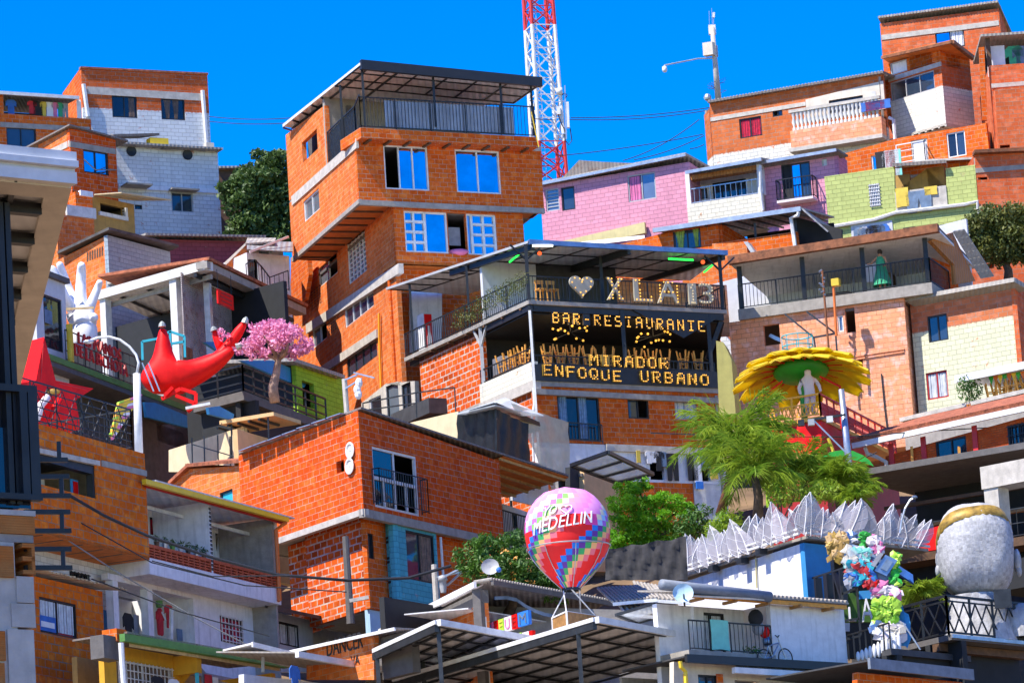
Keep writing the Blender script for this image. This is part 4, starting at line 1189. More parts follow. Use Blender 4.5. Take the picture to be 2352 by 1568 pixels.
t=thing('brick_house','orange brick house at the bottom left corner with a lace-curtained window and a blue notice','house',RD_.p(430,1540))
ze,zf=RD_.uv(640,1010)[1],RD_.uv(640,1700)[1];ur=RD_.uv(640,1300)[0];u_=RD_.uv(-150,1300)[0]
wall(t,RD_,[(u_,zf),(ur,zf),(ur,ze),(u_,ze)],'brick_near',[(238,1035,478,1302,'dk',dict(cur='curtain_white',gl='glass_mid',front=1,split=[(0,.47),(.52,.97)],clip=.05))],uvpoly=True)
a=rect(RD_,(245,1175,350,1260));MB().fbox(RD_,a[0]+.02,a[1],a[2],a[3]+.15,-.05,-.03).ob('notice','cloth_blue',t)
MB().fbox(RD_,a[0]+.1,a[1]+.12,a[2]-.1,a[1]+.3,-.03,-.02).ob('notice_panel','cloth_white',t)
shell(t,RD_.w(u_,0),RD_.w(u_,0,-1),RD_.w(ur,0),zf,ze,lid=True)
m=MB()
for i in range(34):
 u=u_+(ur+.4-u_)*i/33;m.pbox(RD_.w(u,ze+rnd.uniform(.0,.05),.65),RD_.u*.13,RD_.n*-1.6+V((0,0,.25)),V((0,0,.05)))
m.ob('plank_awning','wood_pale',t)
# close building at the left edge
Z('A')
R=fc(560,1045,0,990,40);FORE=R
t=thing('roofed_building','close dark building at the left edge with a pale eave and rough brick pillar','building',R.p(-200,2500))
ze=R.o.z;q=R.o
za=at(71*2.0911,(1462-200)*2.0911,48)
r=ray(71*2.0911,(1462-200)*2.0911);bk=EYE+r*((ze-EYE.z)/r.z)
ld=(bk-q);ld.z=0
m=MB();h=R.uv(565,800)[1]-ze
uw=-1.4
ROOF=[q,R.w(uw*3,ze),R.w(uw*3,ze)+ld*1.3,q+ld*1.3]
prof=[(0,0),(.10,0),(.10,.10),(.07,.10),(.07,.135),(.14,.135),(.14,.19),(.11,.2),(.11,h),(0,h)]
m.prism([R.w(0,ze+b,a) for a,b in prof],R.u*uw*3);m.ob('eave_gutter','white_paint',t)
sheet(t,[p+V((0,0,.05)) for p in ROOF],.04,'sheet_light','roof')
m=MB();w1=.22;s_=V((0,0,-.015))
m.prism([q+s_,q-R.u*.24+s_,q-R.u*.24+ld*1.3+s_,q+ld*1.3+s_],V((0,0,.08)));m.ob('side_beam','plaster_buff',t)
m=MB();m.prism([q-R.u*.24+s_,R.w(uw*3,ze-.015),R.w(uw*3,ze-.015,-.45),q-R.u*.24+ld*.05+s_],V((0,0,.08)));m.ob('front_beam','plaster_buff',t)
m=MB()
for i in range(9):
 f=.1+i*.13;m.bar(q-R.u*.26+ld*f+V((0,0,-.02)),q+R.u*uw*3+ld*f+V((0,0,-.02)),.1,.1)
for i in range(2):m.bar(q-R.u*(.55+i*.45)+V((0,0,.02)),q-R.u*(.55+i*.45)+ld*1.3+V((0,0,.02)),.05,.06)
m.ob('roof_frame','black_metal',t)
sheet(t,[q-R.u*.3+ld*.55+V((0,0,.02)),R.w(uw*3,ze+.02)+ld*.55,R.w(uw*3,ze+.02)+ld*1.3,q-R.u*.3+ld*1.3+V((0,0,.02))],.02,'dark_sheet','ceiling_panel')
Z('B')
K=R.par(-.6)
u0,v0=K.uv(62,1300)
MB().fbox(K,u0-1.6,K.uv(60,2100)[1],u0,ze-.02,-.3,0).ob('dark_wall','screen_dark',t)
for x in (70,20):MB().fbox(K,K.uv(x,800)[0]-.05,K.uv(60,2050)[1],K.uv(x,800)[0],ze-.05,.01,.1).ob('post','black_metal',t)
u1=K.uv(208,1300)[0]
zq=K.uv(100,1188)[1];zl=K.uv(150,1990)[1]
m=MB();m.fbox(K,u0-1,zq-.06,u1,zq,.1,.16);m.fbox(K,u1-.09,zl,u1,zq-.06,.1,.16);m.fbox(K,u0+.02,zl,u0+.09,zq-.06,.1,.16);m.fbox(K,u0-1,zl-.05,u1,zl,.1,.18);m.ob('balcony_frame','black_metal',t)
Z('C')
MB().fbox(K,u0-1,K.uv(100,505)[1],K.uv(160,300)[0],K.uv(100,20)[1],.0,.06).ob('dark_window','glass_dark',t)
P_=K.par(.12)
x1=P_.uv(212,600)[0]
def piece(y0,y1,xr,mat,d=0,xl=-150,nm='pillar_brick'):
 ub=P_.uv(xr,y1)[0]
 MB().fbox(P_,P_.uv(xl,y1)[0],P_.uv(100,y1)[1],ub,P_.uv(100,y0)[1],-.5,d).ob(nm,mat,t)
piece(512,545,208,'concrete_pale',.03,nm='pillar_cap')
brick('hollow_clay',(.62,.17,.03),(.70,.22,.04),(.5,.22,.07),ms=.01,bw=3,bh=.018,ribs=.6,smear=.03)
piece(548,655,208,'hollow_clay',.02)
piece(657,705,206,'concrete',.0,nm='pillar_mortar')
piece(707,1750,130,'concrete_pale',.0,nm='pillar_mortar')
piece(735,925,78,'hollow_clay',.03)
piece(915,1075,205,'concrete_pale',.02,xl=100,nm='pillar_block');piece(1080,1225,215,'concrete_pale',.015,xl=70,nm='pillar_block')
piece(1240,1750,222,'concrete_pale',.018,xl=60,nm='pillar_block');piece(1255,1435,28,'hollow_clay',.03);piece(1450,1750,30,'hollow_clay',.03)
a=rect(P_,(128,712,212,905));m=MB()
m.fbox(P_,a[0],a[1],a[2],a[1]+.035,-.45,.02);m.fbox(P_,a[0],(a[1]+a[3])/2-.02,a[2],(a[1]+a[3])/2+.02,-.45,.02);m.fbox(P_,a[0],a[3]-.035,a[2],a[3],-.45,.02);m.fbox(P_,a[2]-.03,a[1]+.035,a[2],a[3]-.035,-.45,.02)
m.ob('hollow_block','hollow_clay',t)
IB=K.par(.05)
o=thing('iron_bracket','black iron bracket rungs sticking out beside the brick pillar','bracket',IB.p(180,870))
for (x0,y0,x1,y1) in ((150,200,410,202),(150,306,420,304),(150,420,428,422),(150,520,425,521),(150,637,432,636),(150,748,432,748),(150,862,438,862)):
 MB().bar(IB.p(x0,y0),IB.p(x1,y1),.035,.04).ob('rung','black_metal',o)
for (x,y0,y1) in ((360,90,200),(375,304,420),(378,521,636),(385,748,862)):
 MB().bar(IB.p(x,y0),IB.p(x+3,y1),.035,.035,up=V((0,1,0))).ob('upright','black_metal',o)
# skyline houses on the left
Z('A')
h=House('brick_house','brick and white painted skyline house with two dark windows and two white drainpipes',235,(635,110),(690,760),(490,315),(1625,160),deep=7)
zp=h.R.uv(870,436)[1]
painted('block_white_low',(.74,.77,.78),pz=zp,worn=(.68,.13,.03))
h.walls('block_white_low','brick',[(875,328,1080,510,'dk',dict(gl='glass_dark',cur='curtain_tan',split=[(.7,.95)])),(1260,350,1455,527,'dk',dict(nx=1,cur='curtain_tan',split=[(.1,.42),(.5,.8)],tied=1))])
band(h.root,h.R,(680,262),(1595,318),.38,'concrete_pale',-.1,.03)
band(h.root,h.R,(630,106),(1628,157),.1,'clay_tile',-.2,.08)
MB().tube([h.R.p(655,243,.12),h.R.p(690,500,.12)],.12).ob('drainpipe','white_paint',h.root)
MB().tube([h.R.p(1588,293,.12),h.R.p(1625,755,.12)],.12).ob('drainpipe','white_paint',h.root)
R=fc(0,465,710,510,229)
t=thing('brick_house','brick house at the left edge with washing in its roofed top terrace','house',R.p(300,740))
z0,zf,zr=R.uv(0,900)[1]-5,R.uv(0,470)[1],R.uv(0,325)[1];ul,ur=R.uv(-300,500)[0],R.uv(712,510)[0]
wall(t,R,[(ul,z0),(ur,z0),(ur,zf),(ul,zf)],'brick',[(48,562,288,750,'al',dict(gl='glass_mid',fr='black_metal'))],uvpoly=True)
shell(t,R.w(ul,0),R.w(ul,0,-6),R.w(ur,0),z0,zf)
band(t,R,(0,540),(700,580),.25,'concrete',-.05,.04)
sheet(t,[R.w(ul,zr,.3),R.w(R.uv(605,400)[0],zr,.3),R.w(R.uv(605,400)[0],zr+.3,-4),R.w(ul,zr+.3,-4)],.1,'sheet_rust','roof')
MB().bar(R.w(ul,zr,.35),R.w(R.uv(600,400)[0],zr,.35),.1,.16).ob('roof_edge','white_paint',t)
for x in (20,628):MB().bar(R.w(R.uv(x,480)[0],zf,-.1),R.w(R.uv(x,480)[0],zr,-.1),.2).ob('post','plaster_white' if x>99 else 'brick',t)
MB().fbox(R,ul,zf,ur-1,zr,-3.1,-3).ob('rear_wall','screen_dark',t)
MB().fbox(R,R.uv(150,400)[0],zf+.4,R.uv(420,400)[0],zr-.2,-2.9,-2.8).ob('rear_window','plaster_white',t)
for i,(x,w_,hh,mt,kd) in enumerate(((105,.9,1.8,'cloth_blue','shirt'),(270,.8,1.3,'cloth_red','shirt'),(315,.8,1.9,'cloth_black','cloth'),(360,.6,1.5,'cloth_yellow','shirt'),(410,.6,1.7,'cloth_white','cloth'),(450,.6,1.5,'cloth_pink','shirt'),(490,.6,1.6,'cloth_green','shirt'),(530,.5,1.6,'cloth_grey','trousers'))):
 u=R.uv(x,400)[0];garment(R,u,zr-.12,w_*.62,hh*.5,mt,kd,mt[6:]+' '+{'shirt':'top','trousers':'trousers','cloth':'sheet'}[kd]+' drying in the top left skyline terrace',-.35,'washing in the top left terrace')
h=House('brick_house','small brick house with a bright blue window under a thin sheet roof',222,(545,590),(585,1075),(300,718),(905,650),deep=6)
h.walls('brick_deep','brick_pale',[(650,748,856,962,'bd',dict(fw=.07))],lid=True)
band(h.root,h.R,(548,690),(903,750),.28,'concrete',-.05,.03);band(h.root,h.L,(300,800),(546,682),.3,'concrete_pale',-.05,.03)
a,b,c=h.R.p(543,566,.25),h.R.p(1005,692,.25),h.L.p(195,748,.25)
sheet(h.root,[a,b,b+(c-a)*.9,c],.08,'sheet_rust')
cable(None,[h.R.p(655,830,.1),h.R.p(750,915,.3),h.R.p(910,915,.1)],.03,'cable_grey',parent=h.root,n=4)
h=House('white_house','pale blue-white painted block house with round vents and one aluminium window',226,(905,716),(945,1430),None,(1706,766),deep=8)
h.walls('block_white',winr=[(1340,1085,1520,1250,'pl',dict(gl='glass_mid')),(1056,1188,1116,1225,'dk1',dict(fw=.04))])
for x,y in ((1030,768),(1470,797)):
 m=MB();m.lathe(h.R.p(x,y,.02),[(.22,-.05),(.26,0),(.26,.03),(.2,.02),(0,-.01)],16,Matrix((h.R.u,ZUP,h.R.n)).transposed());m.ob('round_vent','black_metal',h.root)
band(h.root,h.R,(925,1028),(1722,1068),.22,'plaster_white',-.05,.1)
band(h.root,h.R,(1315,1070),(1530,1083),.08,'concrete',-.02,.55,'window_canopy')
band(h.root,h.R,(940,1045),(1142,1058),.08,'concrete',-.02,.9,'window_canopy')
band(h.root,h.R,(900,712),(1712,762),.1,'fibre_cement',-.2,.55,'roof_edge')
Rr=h.R.par(.4)
sheet(h.root,[Rr.p(890,655),Rr.p(1250,645),Rr.p(1250,645)-h.R.n*2.5+V((0,0,.5)),Rr.p(890,655)-h.R.n*2.5+V((0,0,.5))],.12,'sheet_rust','lean_to_roof')
MB().fbox(Rr,Rr.uv(1180,700)[0],Rr.uv(1180,706)[1],Rr.uv(1322,700)[0],Rr.uv(1322,668)[1],-.5,0).ob('yellow_cover','yellow_paint',h.root)
sheet(h.root,[Rr.p(1285,745),Rr.p(1512,745),Rr.p(1512,720)-h.R.n*1.2,Rr.p(1285,720)-h.R.n*1.2],.1,'sheet_rust','lean_to_roof')
MB().fbox(Rr,Rr.uv(1640,760)[0],Rr.uv(1640,760)[1],Rr.uv(1700,760)[0],Rr.uv(1700,690)[1],-.6,-.3).ob('parapet','plaster_buff',h.root)
h=House('ochre_house','small ochre house with a framed opening under a translucent lattice awning',219,(715,1112),(725,1420),None,(1050,1185),deep=4)
h.walls('plaster_ochre',winr=[(785,1172,975,1285,'hole',{})])
a=rect(h.R,(785,1172,975,1285));m=MB()
m.fbox(h.R,a[0]-.15,a[1]-.18,a[2]+.15,a[1],-.1,.12);m.fbox(h.R,a[2],a[1],a[2]+.15,a[3],-.1,.1);m.ob('opening_frame','plaster_white',h.root)
q0,q1=h.R.p(740,1108,.1),h.R.p(1060,1150,.1);o_=h.R.n*1.7+V((0,0,-.25))
sheet(h.root,[q0,q1,q1+o_+h.R.u*.6,q0+o_],.03,'beige_sheet','awning')
grid_beams(h.root,q0,q1,q1+o_+h.R.u*.6,q0+o_,4,2,.06,'wood_pale','awning_frame')
h=House('brick_house','narrow brick house with a white lintel below the ochre house',217,(440,1225),(440,1640),None,(735,1262),deep=4)
h.walls('brick_pale');band(h.root,h.R,(510,1190),(738,1222),.5,'concrete_white',-.1,.15)
h=House('brick_house','slim brick corner piece beside the ochre house with a white pilaster',218,(590,1085),(600,1240),None,(722,1100),deep=3)
h.walls('brick');band(h.root,h.R,(622,1075),(720,1090),.25,'plaster_white',-.1,.1)
# second row
Z('B')
h=House('grey_house','brick gable house with a weathered grey-blue side wall under a dark roof',206,(790,62),(805,440),(415,250),(1250,185),deep=6)
h.walls('block_grey','brick_pale',lid=True)
a,b,c=h.R.p(800,22,.35),h.R.p(1315,150,.35),h.L.p(422,200,.35)
sheet(h.root,[a,b,b+(c-a)*.95,c],.12,'asphalt_sheet')
band(h.root,h.R,(800,395),(1010,440),.15,'concrete_pale',-.1,.2)
m=MB()
for i in range(7):
 for j in range(4):
  u,v=h.L.uv(640+i*18,210+j*16-i*7);m.fbox(h.L,u,v,u+.14,v+.12,-.02,.012)
m.ob('vent_grille','wood_dark',h.root)
h=House('maroon_house','maroon painted block house with a long thin roof edge, in shade',214,(1085,75),(1100,300),None,(1800,92),deep=7)
h.walls('block_maroon',z1=h.z1-.1);a,b=h.R.p(1070,62,.5),h.R.p(1955,78,.5)
sheet(h.root,[a,b,b-h.R.n*6+V((0,0,.8)),a-h.R.n*6+V((0,0,.8))],.1,'fibre_cement')
F=fc(1665,270,1815,262,209);t=thing('brick_house','small brick gable wall beside the white doorway house','house',F.p(1740,380))
wall(t,F,[(1660,275),(1812,130),(1825,400),(1700,400)],'brick_pale',th=2.0)
m=MB();m.prism([F.p(1650,262,.1),F.p(1812,112,.1),F.p(1812,130,.1),F.p(1655,285,.1)],F.n*-2.2);m.ob('roof','plaster_buff',t)
h=House('white_house','white house with a black door and balcony rail under a grey lean-to roof',208,(1812,190),(1830,520),None,(2125,215),deep=5)
h.walls('plaster_white',winr=[(1822,238,1900,395,'dk1',{})])
a,b=h.R.p(1840,190,1.4),h.R.p(2130,215,1.4)
sheet(h.root,[h.R.p(1815,172,1.0),h.R.p(2150,190,1.0),h.R.p(2150,120,-.5),h.R.p(1815,110,-.5)],.05,'sheet_grey')
MB().bar(h.R.p(1835,186,1.3),h.R.p(2120,74,.2),.05,.1).ob('roof_edge','white_paint',h.root)
sheet(h.root,[h.R.p(1805,135,.3),h.R.p(2020,118,.3),h.R.p(2030,95,-3),h.R.p(1820,95,-3)],.08,'fibre_cement','upper_roof')
q=h.R.p(1825,395,.9);railing(h.root,[h.R.p(1815,420,.1),h.R.p(1815,420,.1)+h.R.n*.8,h.R.p(1930,440,.9),h.R.p(1990,520,.9)],.9,step=.15)
railing(h.root,[h.R.p(1990,520,.9),h.R.p(2125,470,.6)],.9,step=.3)
MB().prism([h.R.p(1810,420),h.R.p(1935,440),h.R.p(1935,440,.95),h.R.p(1810,420,.95)],V((0,0,-.12))).ob('balcony_floor','concrete',h.root)
# pavilion with the white concrete roof edge
R=fc(1515,300,2235,640,196);L_=fc(1515,300,735,520,196)
t=thing('pavilion','open concrete pavilion with white columns, tiled roof edge and a rusty roller shutter','pavilion',R.p(1300,960))
zr=R.o.z;uR=R.uv(2235,640)[0];uL=L_.uv(725,520)[0]
m=MB();m.fbox(L_,uL,zr-.1,0,zr+.28,-.4,.12);m.ob('roof_beam','concrete_white',t)
m=MB();m.fbox(R,-.12,zr-.05,uR,zr+.25,-.4,.1);m.ob('eave','concrete',t)
C4=R.w(uR,zr)+(L_.w(uL,zr)-R.o)
sheet(t,[R.o+V((0,0,.1)),R.w(uR,zr+.1),V((C4.x,C4.y,zr+.1)),L_.w(uL,zr+.1)],.08,'sheet_under','roof')
sheet(t,[R.w(-.1,zr+.29,.2),R.w(uR,zr+.29,.2),V((C4.x,C4.y,zr+.9)),L_.w(uL,zr+.9)],.12,'clay_tile','tile_roof')
for i in range(4):
 f=(i+.5)/4;MB().bar(L_.w(uL*f,zr,-.3),L_.w(uL*f,zr,-.3)+R.u*5,.09,.1).ob('rafter','black_metal',t)
MB().bar(R.w(.1,zr-.22,-.55),R.w(uR,zr-.22,-.55),.14,.16).ob('eave_girder','black_metal',t);MB().bar(L_.w(-.2,zr-.28,-.5),L_.w(uL,zr-.28,-.5),.1,.2).ob('eave_girder','concrete',t)
zb=R.uv(1285,1010)[1]
def col(F,x,w_,d):MB().fbox(F,F.uv(x,700)[0]-w_/2,zb,F.uv(x,700)[0]+w_/2,zr-.1,-w_+d,d).ob('column','concrete_white',t)
col(L_,1285,.40,.02);col(L_,762,.34,.02);col(R,1640,.26,-.5)
SH=R.par(-1.2)
wall(t,SH,[(SH.uv(1350,700)[0],zb),(uR,zb),(uR,zr),(SH.uv(1350,700)[0],zr)],'shutter',uvpoly=True,th=.04,name='roller_shutter')
MB().fbox(SH,SH.uv(1330,700)[0]-.03,zb,SH.uv(1400,700)[0],zb+1.6,.01,.03).ob('rust_panel','rust',t)
wall(t,L_.par(-4.5),[(uL-10,zb),(.0,zb),(.0,zr),(uL-10,zr)],'screen_dark',uvpoly=True,name='rear_wall')
MB().prism([L_.w(uL,zb-.2),L_.w(0,zb-.2),R.w(uR,zb-.2),V((C4.x,C4.y,zb-.2))],V((0,0,.2))).ob('floor','concrete',t)
MB().fbox(L_.par(-2.5),L_.par(-2.5).uv(900,900)[0],zb,L_.par(-2.5).uv(1300,900)[0],zb+1.1,-.6,0).ob('counter','wood_dark',t)
o=thing('red_sign','red hanging shop sign under the pavilion roof','sign',R.p(1605,620,.3))
a=rect(R,(1548,462,1668,622));MB().fbox(R,a[0],a[1],a[2],a[3],.25,.32).ob('board','red_paint',o)
m=MB()
for j,(x0,x1) in enumerate(((.2,.8),(.12,.88),(.2,.85),(.1,.75))):m.fbox(R,a[0]+(a[2]-a[0])*x0,a[3]-.15-j*.17,a[0]+(a[2]-a[0])*x1,a[3]-.08-j*.17,.322,.33)
m.ob('lettering','red_dark',o)
m=MB();[m.bar(R.w(u,a[3],.28),R.w(u,zr-.02,.28),.02) for u in (a[0]+.1,a[2]-.1)];m.ob('hanger_rod','black_metal',o)
def frame3(name,label,cat,segs,w_,mat):
 m=MB();[m.bar(a,b,w_) for a,b in segs];return tag(m.ob(name,mat),label,cat)
P=lambda x,y,Y=186:at(x,y,Y)
frame3('steel_stand','turquoise square steel stand standing behind the red hand','stand',[(P(1048,980),P(1044,845)),(P(1044,845),P(1150,825)),(P(1255,945),P(1250,770)),(P(1250,770),P(1355,805)),(P(1355,805),P(1360,960)),(P(1255,860),P(1355,845)),(P(1150,825),P(1250,770))],.09,'teal_paint')
h=House('white_house','white wall with a tall dark mural window behind the white hand',184,(250,300),(300,1010),None,(475,385),deep=3)
h.walls('plaster_grey',winr=[(315,490,470,930,'dk1',dict(gl='glass_dark',fw=.08))])
a=rect(h.R,(340,600,400,720));MB().fbox(h.R,a[0],a[1],a[2],a[3],-.09,-.08).ob('mural_face','cloth_denim',h.root)
band(h.root,h.R,(240,296),(480,388),.2,'concrete_dark',-.2,.2,'roof_edge')
def J(pts,Y):return [at(x,y,Y+dy) for x,y,dy in pts]
HY=188
vs=J([(615,960,0),(612,780,0),(605,660,0),(545,590,0),(505,470,.2),(462,350,.1),(432,255,-.2),(592,560,-.1),(594,420,.1),(598,330,0),(600,262,-.3),(655,600,0),(690,520,0),(722,440,0),(738,392,-.2),(520,600,-.3),(455,470,-.5),(400,330,-.6),(372,285,-.7),(670,690,-.2),(705,640,-.5)],HY)
es=[(0,1),(1,2),(2,3),(3,4),(4,5),(5,6),(2,7),(7,8),(8,9),(9,10),(2,11),(11,12),(12,13),(13,14),(3,15),(15,16),(16,17),(17,18),(1,19),(19,20)]
rs=[.52,.60,.62,.30,.21,.19,.14,.27,.22,.20,.15,.25,.19,.16,.12,.25,.19,.17,.13,.26,.2]
o=thing('hand_sculpture','giant white open hand sculpture reaching up beside the pavilion','sculpture',at(615,840,HY))
skin('hand',vs,es,rs,'hand_white',o)
MB().bar(at(480,606,HY-.7),at(690,595,HY-.7),.05,.09).ob('strap','wood_pale',o)
R=fc(500,985,1440,1340,185);LW=R
t=thing('terrace_building','two-level walkway terrace with a dark green edge beam and blue shop front','building',R.p(1100,1560))
z0=R.o.z;ue=R.uv(1440,1340)[0]
MB().fbox(R,-2.0,z0-.45,ue,z0,-4,0).ob('walkway_slab','concrete_dark',t)
MB().fbox(R,-2.0,z0-.25,ue,z0-.02,.003,.05).ob('edge_beam','green_gutter',t)
railing(t,[R.w(0,z0,-.08),R.w(ue*.58,z0,-.08)],1.25,step=.5,mid=2)
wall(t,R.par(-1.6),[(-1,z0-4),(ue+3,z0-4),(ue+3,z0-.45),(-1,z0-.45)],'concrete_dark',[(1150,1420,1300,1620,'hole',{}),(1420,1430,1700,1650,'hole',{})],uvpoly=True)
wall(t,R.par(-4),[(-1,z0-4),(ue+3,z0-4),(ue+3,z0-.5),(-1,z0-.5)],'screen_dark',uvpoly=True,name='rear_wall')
MB().fbox(R,R.uv(505,800)[0],z0,R.uv(520,800)[0],z0+1.5,-.1,.1).ob('yellow_post','yellow_dark',t)
for x in (1440,):MB().bar(R.p(x,1380),R.p(x+5,1560),.14).ob('post','plaster_buff',t)
o=thing('red_letter_sign','red letters LAS MANOS DE LA BICHOTA on the walkway railing','sign',R.p(560,960,.1))
for s_,x0,y0,x1,y1,hh in (('LAS MANOS',572,858,885,985,85),('DE LA BICHOTA',545,945,935,1105,88)):
 u0,v0=R.uv(x0,y0,.05);u1,v1=R.uv(x1,y1,.05);n=len(s_)
 hv=R.uv(x0,y0-hh)[1]-R.uv(x0,y0)[1]
 ux=(R.w(u1,v1)-R.w(u0,v0));Wd=ux.length
 m=MB();letters(m,s_,R.w(u0,v0,.08),ux.normalized(),ZUP,Wd,hv,.04);m.ob('lettering','red_steel',o)
RY=181.5
vs=J([(1110,1130,0),(1220,1110,0),(1330,1120,0),(1470,1070,0),(1600,990,-.2),(1715,895,-.3),(1200,960,-.1),(1200,850,-.1),(1196,745,-.1),(1560,1000,.5),(1680,890,.7),(1755,770,.6),(1800,705,.6),(1625,900,.9),(1595,820,.9),(1572,765,.9),(1060,1180,0)],RY)
es=[(1,0),(1,2),(2,3),(3,4),(4,5),(1,6),(6,7),(7,8),(3,9),(9,10),(10,11),(11,12),(10,13),(13,14),(14,15),(0,16)]
rs=[.62,.66,.62,.50,.36,.18,.42,.30,.13,.34,.24,.22,.12,.2,.17,.1,.4]
o=thing('hand_sculpture','giant glossy red hand seat sculpture with grey nails and a zipped cuff','sculpture',at(1250,1300,RY))
t1=skin('hand',vs[1:2]+vs[0:1]+vs[2:],[(0 if a==1 else 1 if a==0 else a,0 if b==1 else 1 if b==0 else b) for a,b in es],rs[1:2]+rs[0:1]+rs[2:],'red_paint',o)
for (x,y,dx,dy,k) in ((1192,735,-2,-40,-.3),(1735,885,58,-18,-.5),(1798,708,14,-45,.4),(1574,765,-10,-32,.8)):
 a,b=at(x,y,RY+k),at(x+dx,y+dy,RY+k);MB().tube([a,lerp(a,b,.6),b],[.15,.12,.04],8).ob('nail','nail_grey',o)
for dx in (0,45):
 MB().bar(at(1045+dx,1000,RY-.75),at(1130+dx,1210,RY-.75),.07,.05).ob('zip','galv',o)
m=MB();fr=[(1190,1265,-.6),(1330,1190,-.8),(1440,1225,-.8),(1440,1300,-.8),(1290,1240,-.8)]
pp=J(fr,RY)
for a,b in zip(pp,pp[1:]):m.bar(a,b,.13)
for x,y in ((1270,1180),(1440,1300)):m.bar(at(x,y,RY-.8),at(x-60,y+60,RY-.8),.13)
m.ob('seat_frame','red_paint',o)
MB().bar(at(1365,1335,RY-1),at(1545,1300,RY-1),.18,.1).ob('base_plate','white_paint',o)
SR_=fc(325,1140,690,1195,166)
def star(F,x,y,sc,rot,d,thick):
 m=MB();u,v=F.uv(x,y);pl=[]
 for i in range(10):
  a=math.pi/2+rot+i*math.pi/5;r=sc if i%2==0 else sc*.42
  pl.append(F.w(u+r*math.cos(a),v+r*math.sin(a),d))
 return m.prism(pl,F.n*-thick)
o=thing('star_sculpture','big solid red star sculpture standing behind the black rail','sculpture',SR_.p(330,1500))
MB().prism([SR_.p(x,y) for x,y in ((325,810),(410,1130),(688,1188),(555,1275),(600,1490),(430,1395),(255,1500),(285,1300),(140,1150),(265,1128))],SR_.n*-1.15).ob('star','red_paint',o)
m=MB()
for p_,q_ in (((318,860),(300,1120)),((430,1150),(630,1195)),((300,1150),(200,1150))):m.bar(SR_.p(*p_,.01),SR_.p(*q_,.01),.02,.02)
m.ob('edge_line','red_steel',o)
MB().ell(SR_.p(380,1215,.1),.3,.08,.12).ob('ornament','gold',o)
for i,(pts,mt,lb) in enumerate((([(350,1250),(300,1310),(285,1370),(265,1420)],'plaster_pinkish','pale pink curved arm of the figure under the red star, left one'),([(440,1270),(400,1340),(380,1420)],'red_paint','red curved leg of the figure under the red star'))):
 tag(MB().tube([SR_.p(x,y,.3) for x,y in pts],.13,8).ob('curved_sculpture',mt,None,True),lb,'sculpture')
o=thing('wing_sculpture','yellow, pink and white striped wing sculpture by the lamp post','sculpture',SR_.p(850,1560))
for i in range(13):
 f=i/13;g=(i+.9)/13
 ctr=lambda f:(1030-215*f,1235+335*f);inn=lambda f:(840-60*f+20,1290+240*f)
 a,b,c,d=ctr(f),ctr(g),inn(g),inn(f)
 for k,(s0,s1,mt) in enumerate(((0,.5,['cloth_pink','yellow_paint','cloth_white'][i%3]),(.5,.78,'yellow_paint'),(.78,1,['lime_paint','orange_paint'][i%2]))):
  q=[SR_.p(a[0]+(d[0]-a[0])*s0,a[1]+(d[1]-a[1])*s0,.3),SR_.p(b[0]+(c[0]-b[0])*s0,b[1]+(c[1]-b[1])*s0,.3),SR_.p(b[0]+(c[0]-b[0])*s1,b[1]+(c[1]-b[1])*s1,.3),SR_.p(a[0]+(d[0]-a[0])*s1,a[1]+(d[1]-a[1])*s1,.3)]
  MB().prism(q,SR_.n*.12).ob('feather',mt,o)
o=thing('street_lamp','white street lamp with a tall arched arm in front of the red letters','street lamp',at(1010,1560,164))
MB().tube([at(1022,1700,164),at(1005,1080,164)],[.15,.13],10).ob('pole','white_paint',o,True)
MB().tube([at(x,y,164) for x,y in ((1005,1080),(1020,1000),(1000,940),(950,880),(880,830),(800,808),(720,815),(665,835))],.045,8).ob('arm','white_paint',o,True)
MB().ell(at(650,845,164),.2,.12,.08).ob('lamp_head','galv',o,True)
Z('B')
rt=thing('balcony_railing','black criss-cross railing on top of the brick house at the left','railing',RB_.p(600,1500))
ztp=RB_.uv(300,1440)[1]
u0,u1=RB_.uv(60,1400)[0],RB_.uv(985,1500)[0]
railing(rt,[RB_.w(u0,ztp,-.1),RB_.w(u1,ztp,-.1)],1.35,step=0,mid=4,posts=1.4,name='rail')
m=MB();n=9
for i in range(n):
 a,b=u0+(u1-u0)*i/n,u0+(u1-u0)*(i+1)/n
 m.bar(RB_.w(a,ztp,-.08),RB_.w(b,ztp+1.3,-.08),.02);m.bar(RB_.w(b,ztp,-.08),RB_.w(a,ztp+1.3,-.08),.02)
m.ob('lattice','black_metal',rt)
railing(rt,[RB_.w(u1,ztp,-.1),RB_.w(u1,ztp,-4)],1.35,step=.2,name='rail')
# terrace with blossom tree, tan house under it
R=fc(1790,1205,2400,1445,183);L_=fc(1790,1205,1420,1300,183)
t=thing('terrace_house','black-railed dark terrace over a cream house, carrying the blossom tree','terrace',R.p(1700,1700))
z0=R.o.z;uR=R.uv(2400,1445)[0];uL=L_.uv(1420,1300)[0]
railing(t,[L_.w(uL,z0),R.w(0,z0),R.w(uR,z0)],1.0,step=0,mid=2,posts=.95,top=.07)
C4=R.w(uR,z0)+(L_.w(uL,z0)-R.o)
MB().prism([R.o,R.w(uR,z0),C4,L_.w(uL,z0)],V((0,0,-.35))).ob('terrace_slab','concrete_dark',t)
wall(t,R,[(.3,z0-1.4),(uR,z0-1.4),(uR,z0-.35),(.3,z0-.35)],'screen_dark',uvpoly=True,d=-.3,name='dark_front')
wall(t,L_.par(-.4),[(uL,z0-1.4),(.2,z0-1.4),(.2,z0-.35),(uL,z0-.35)],'screen_dark',uvpoly=True,name='dark_front')
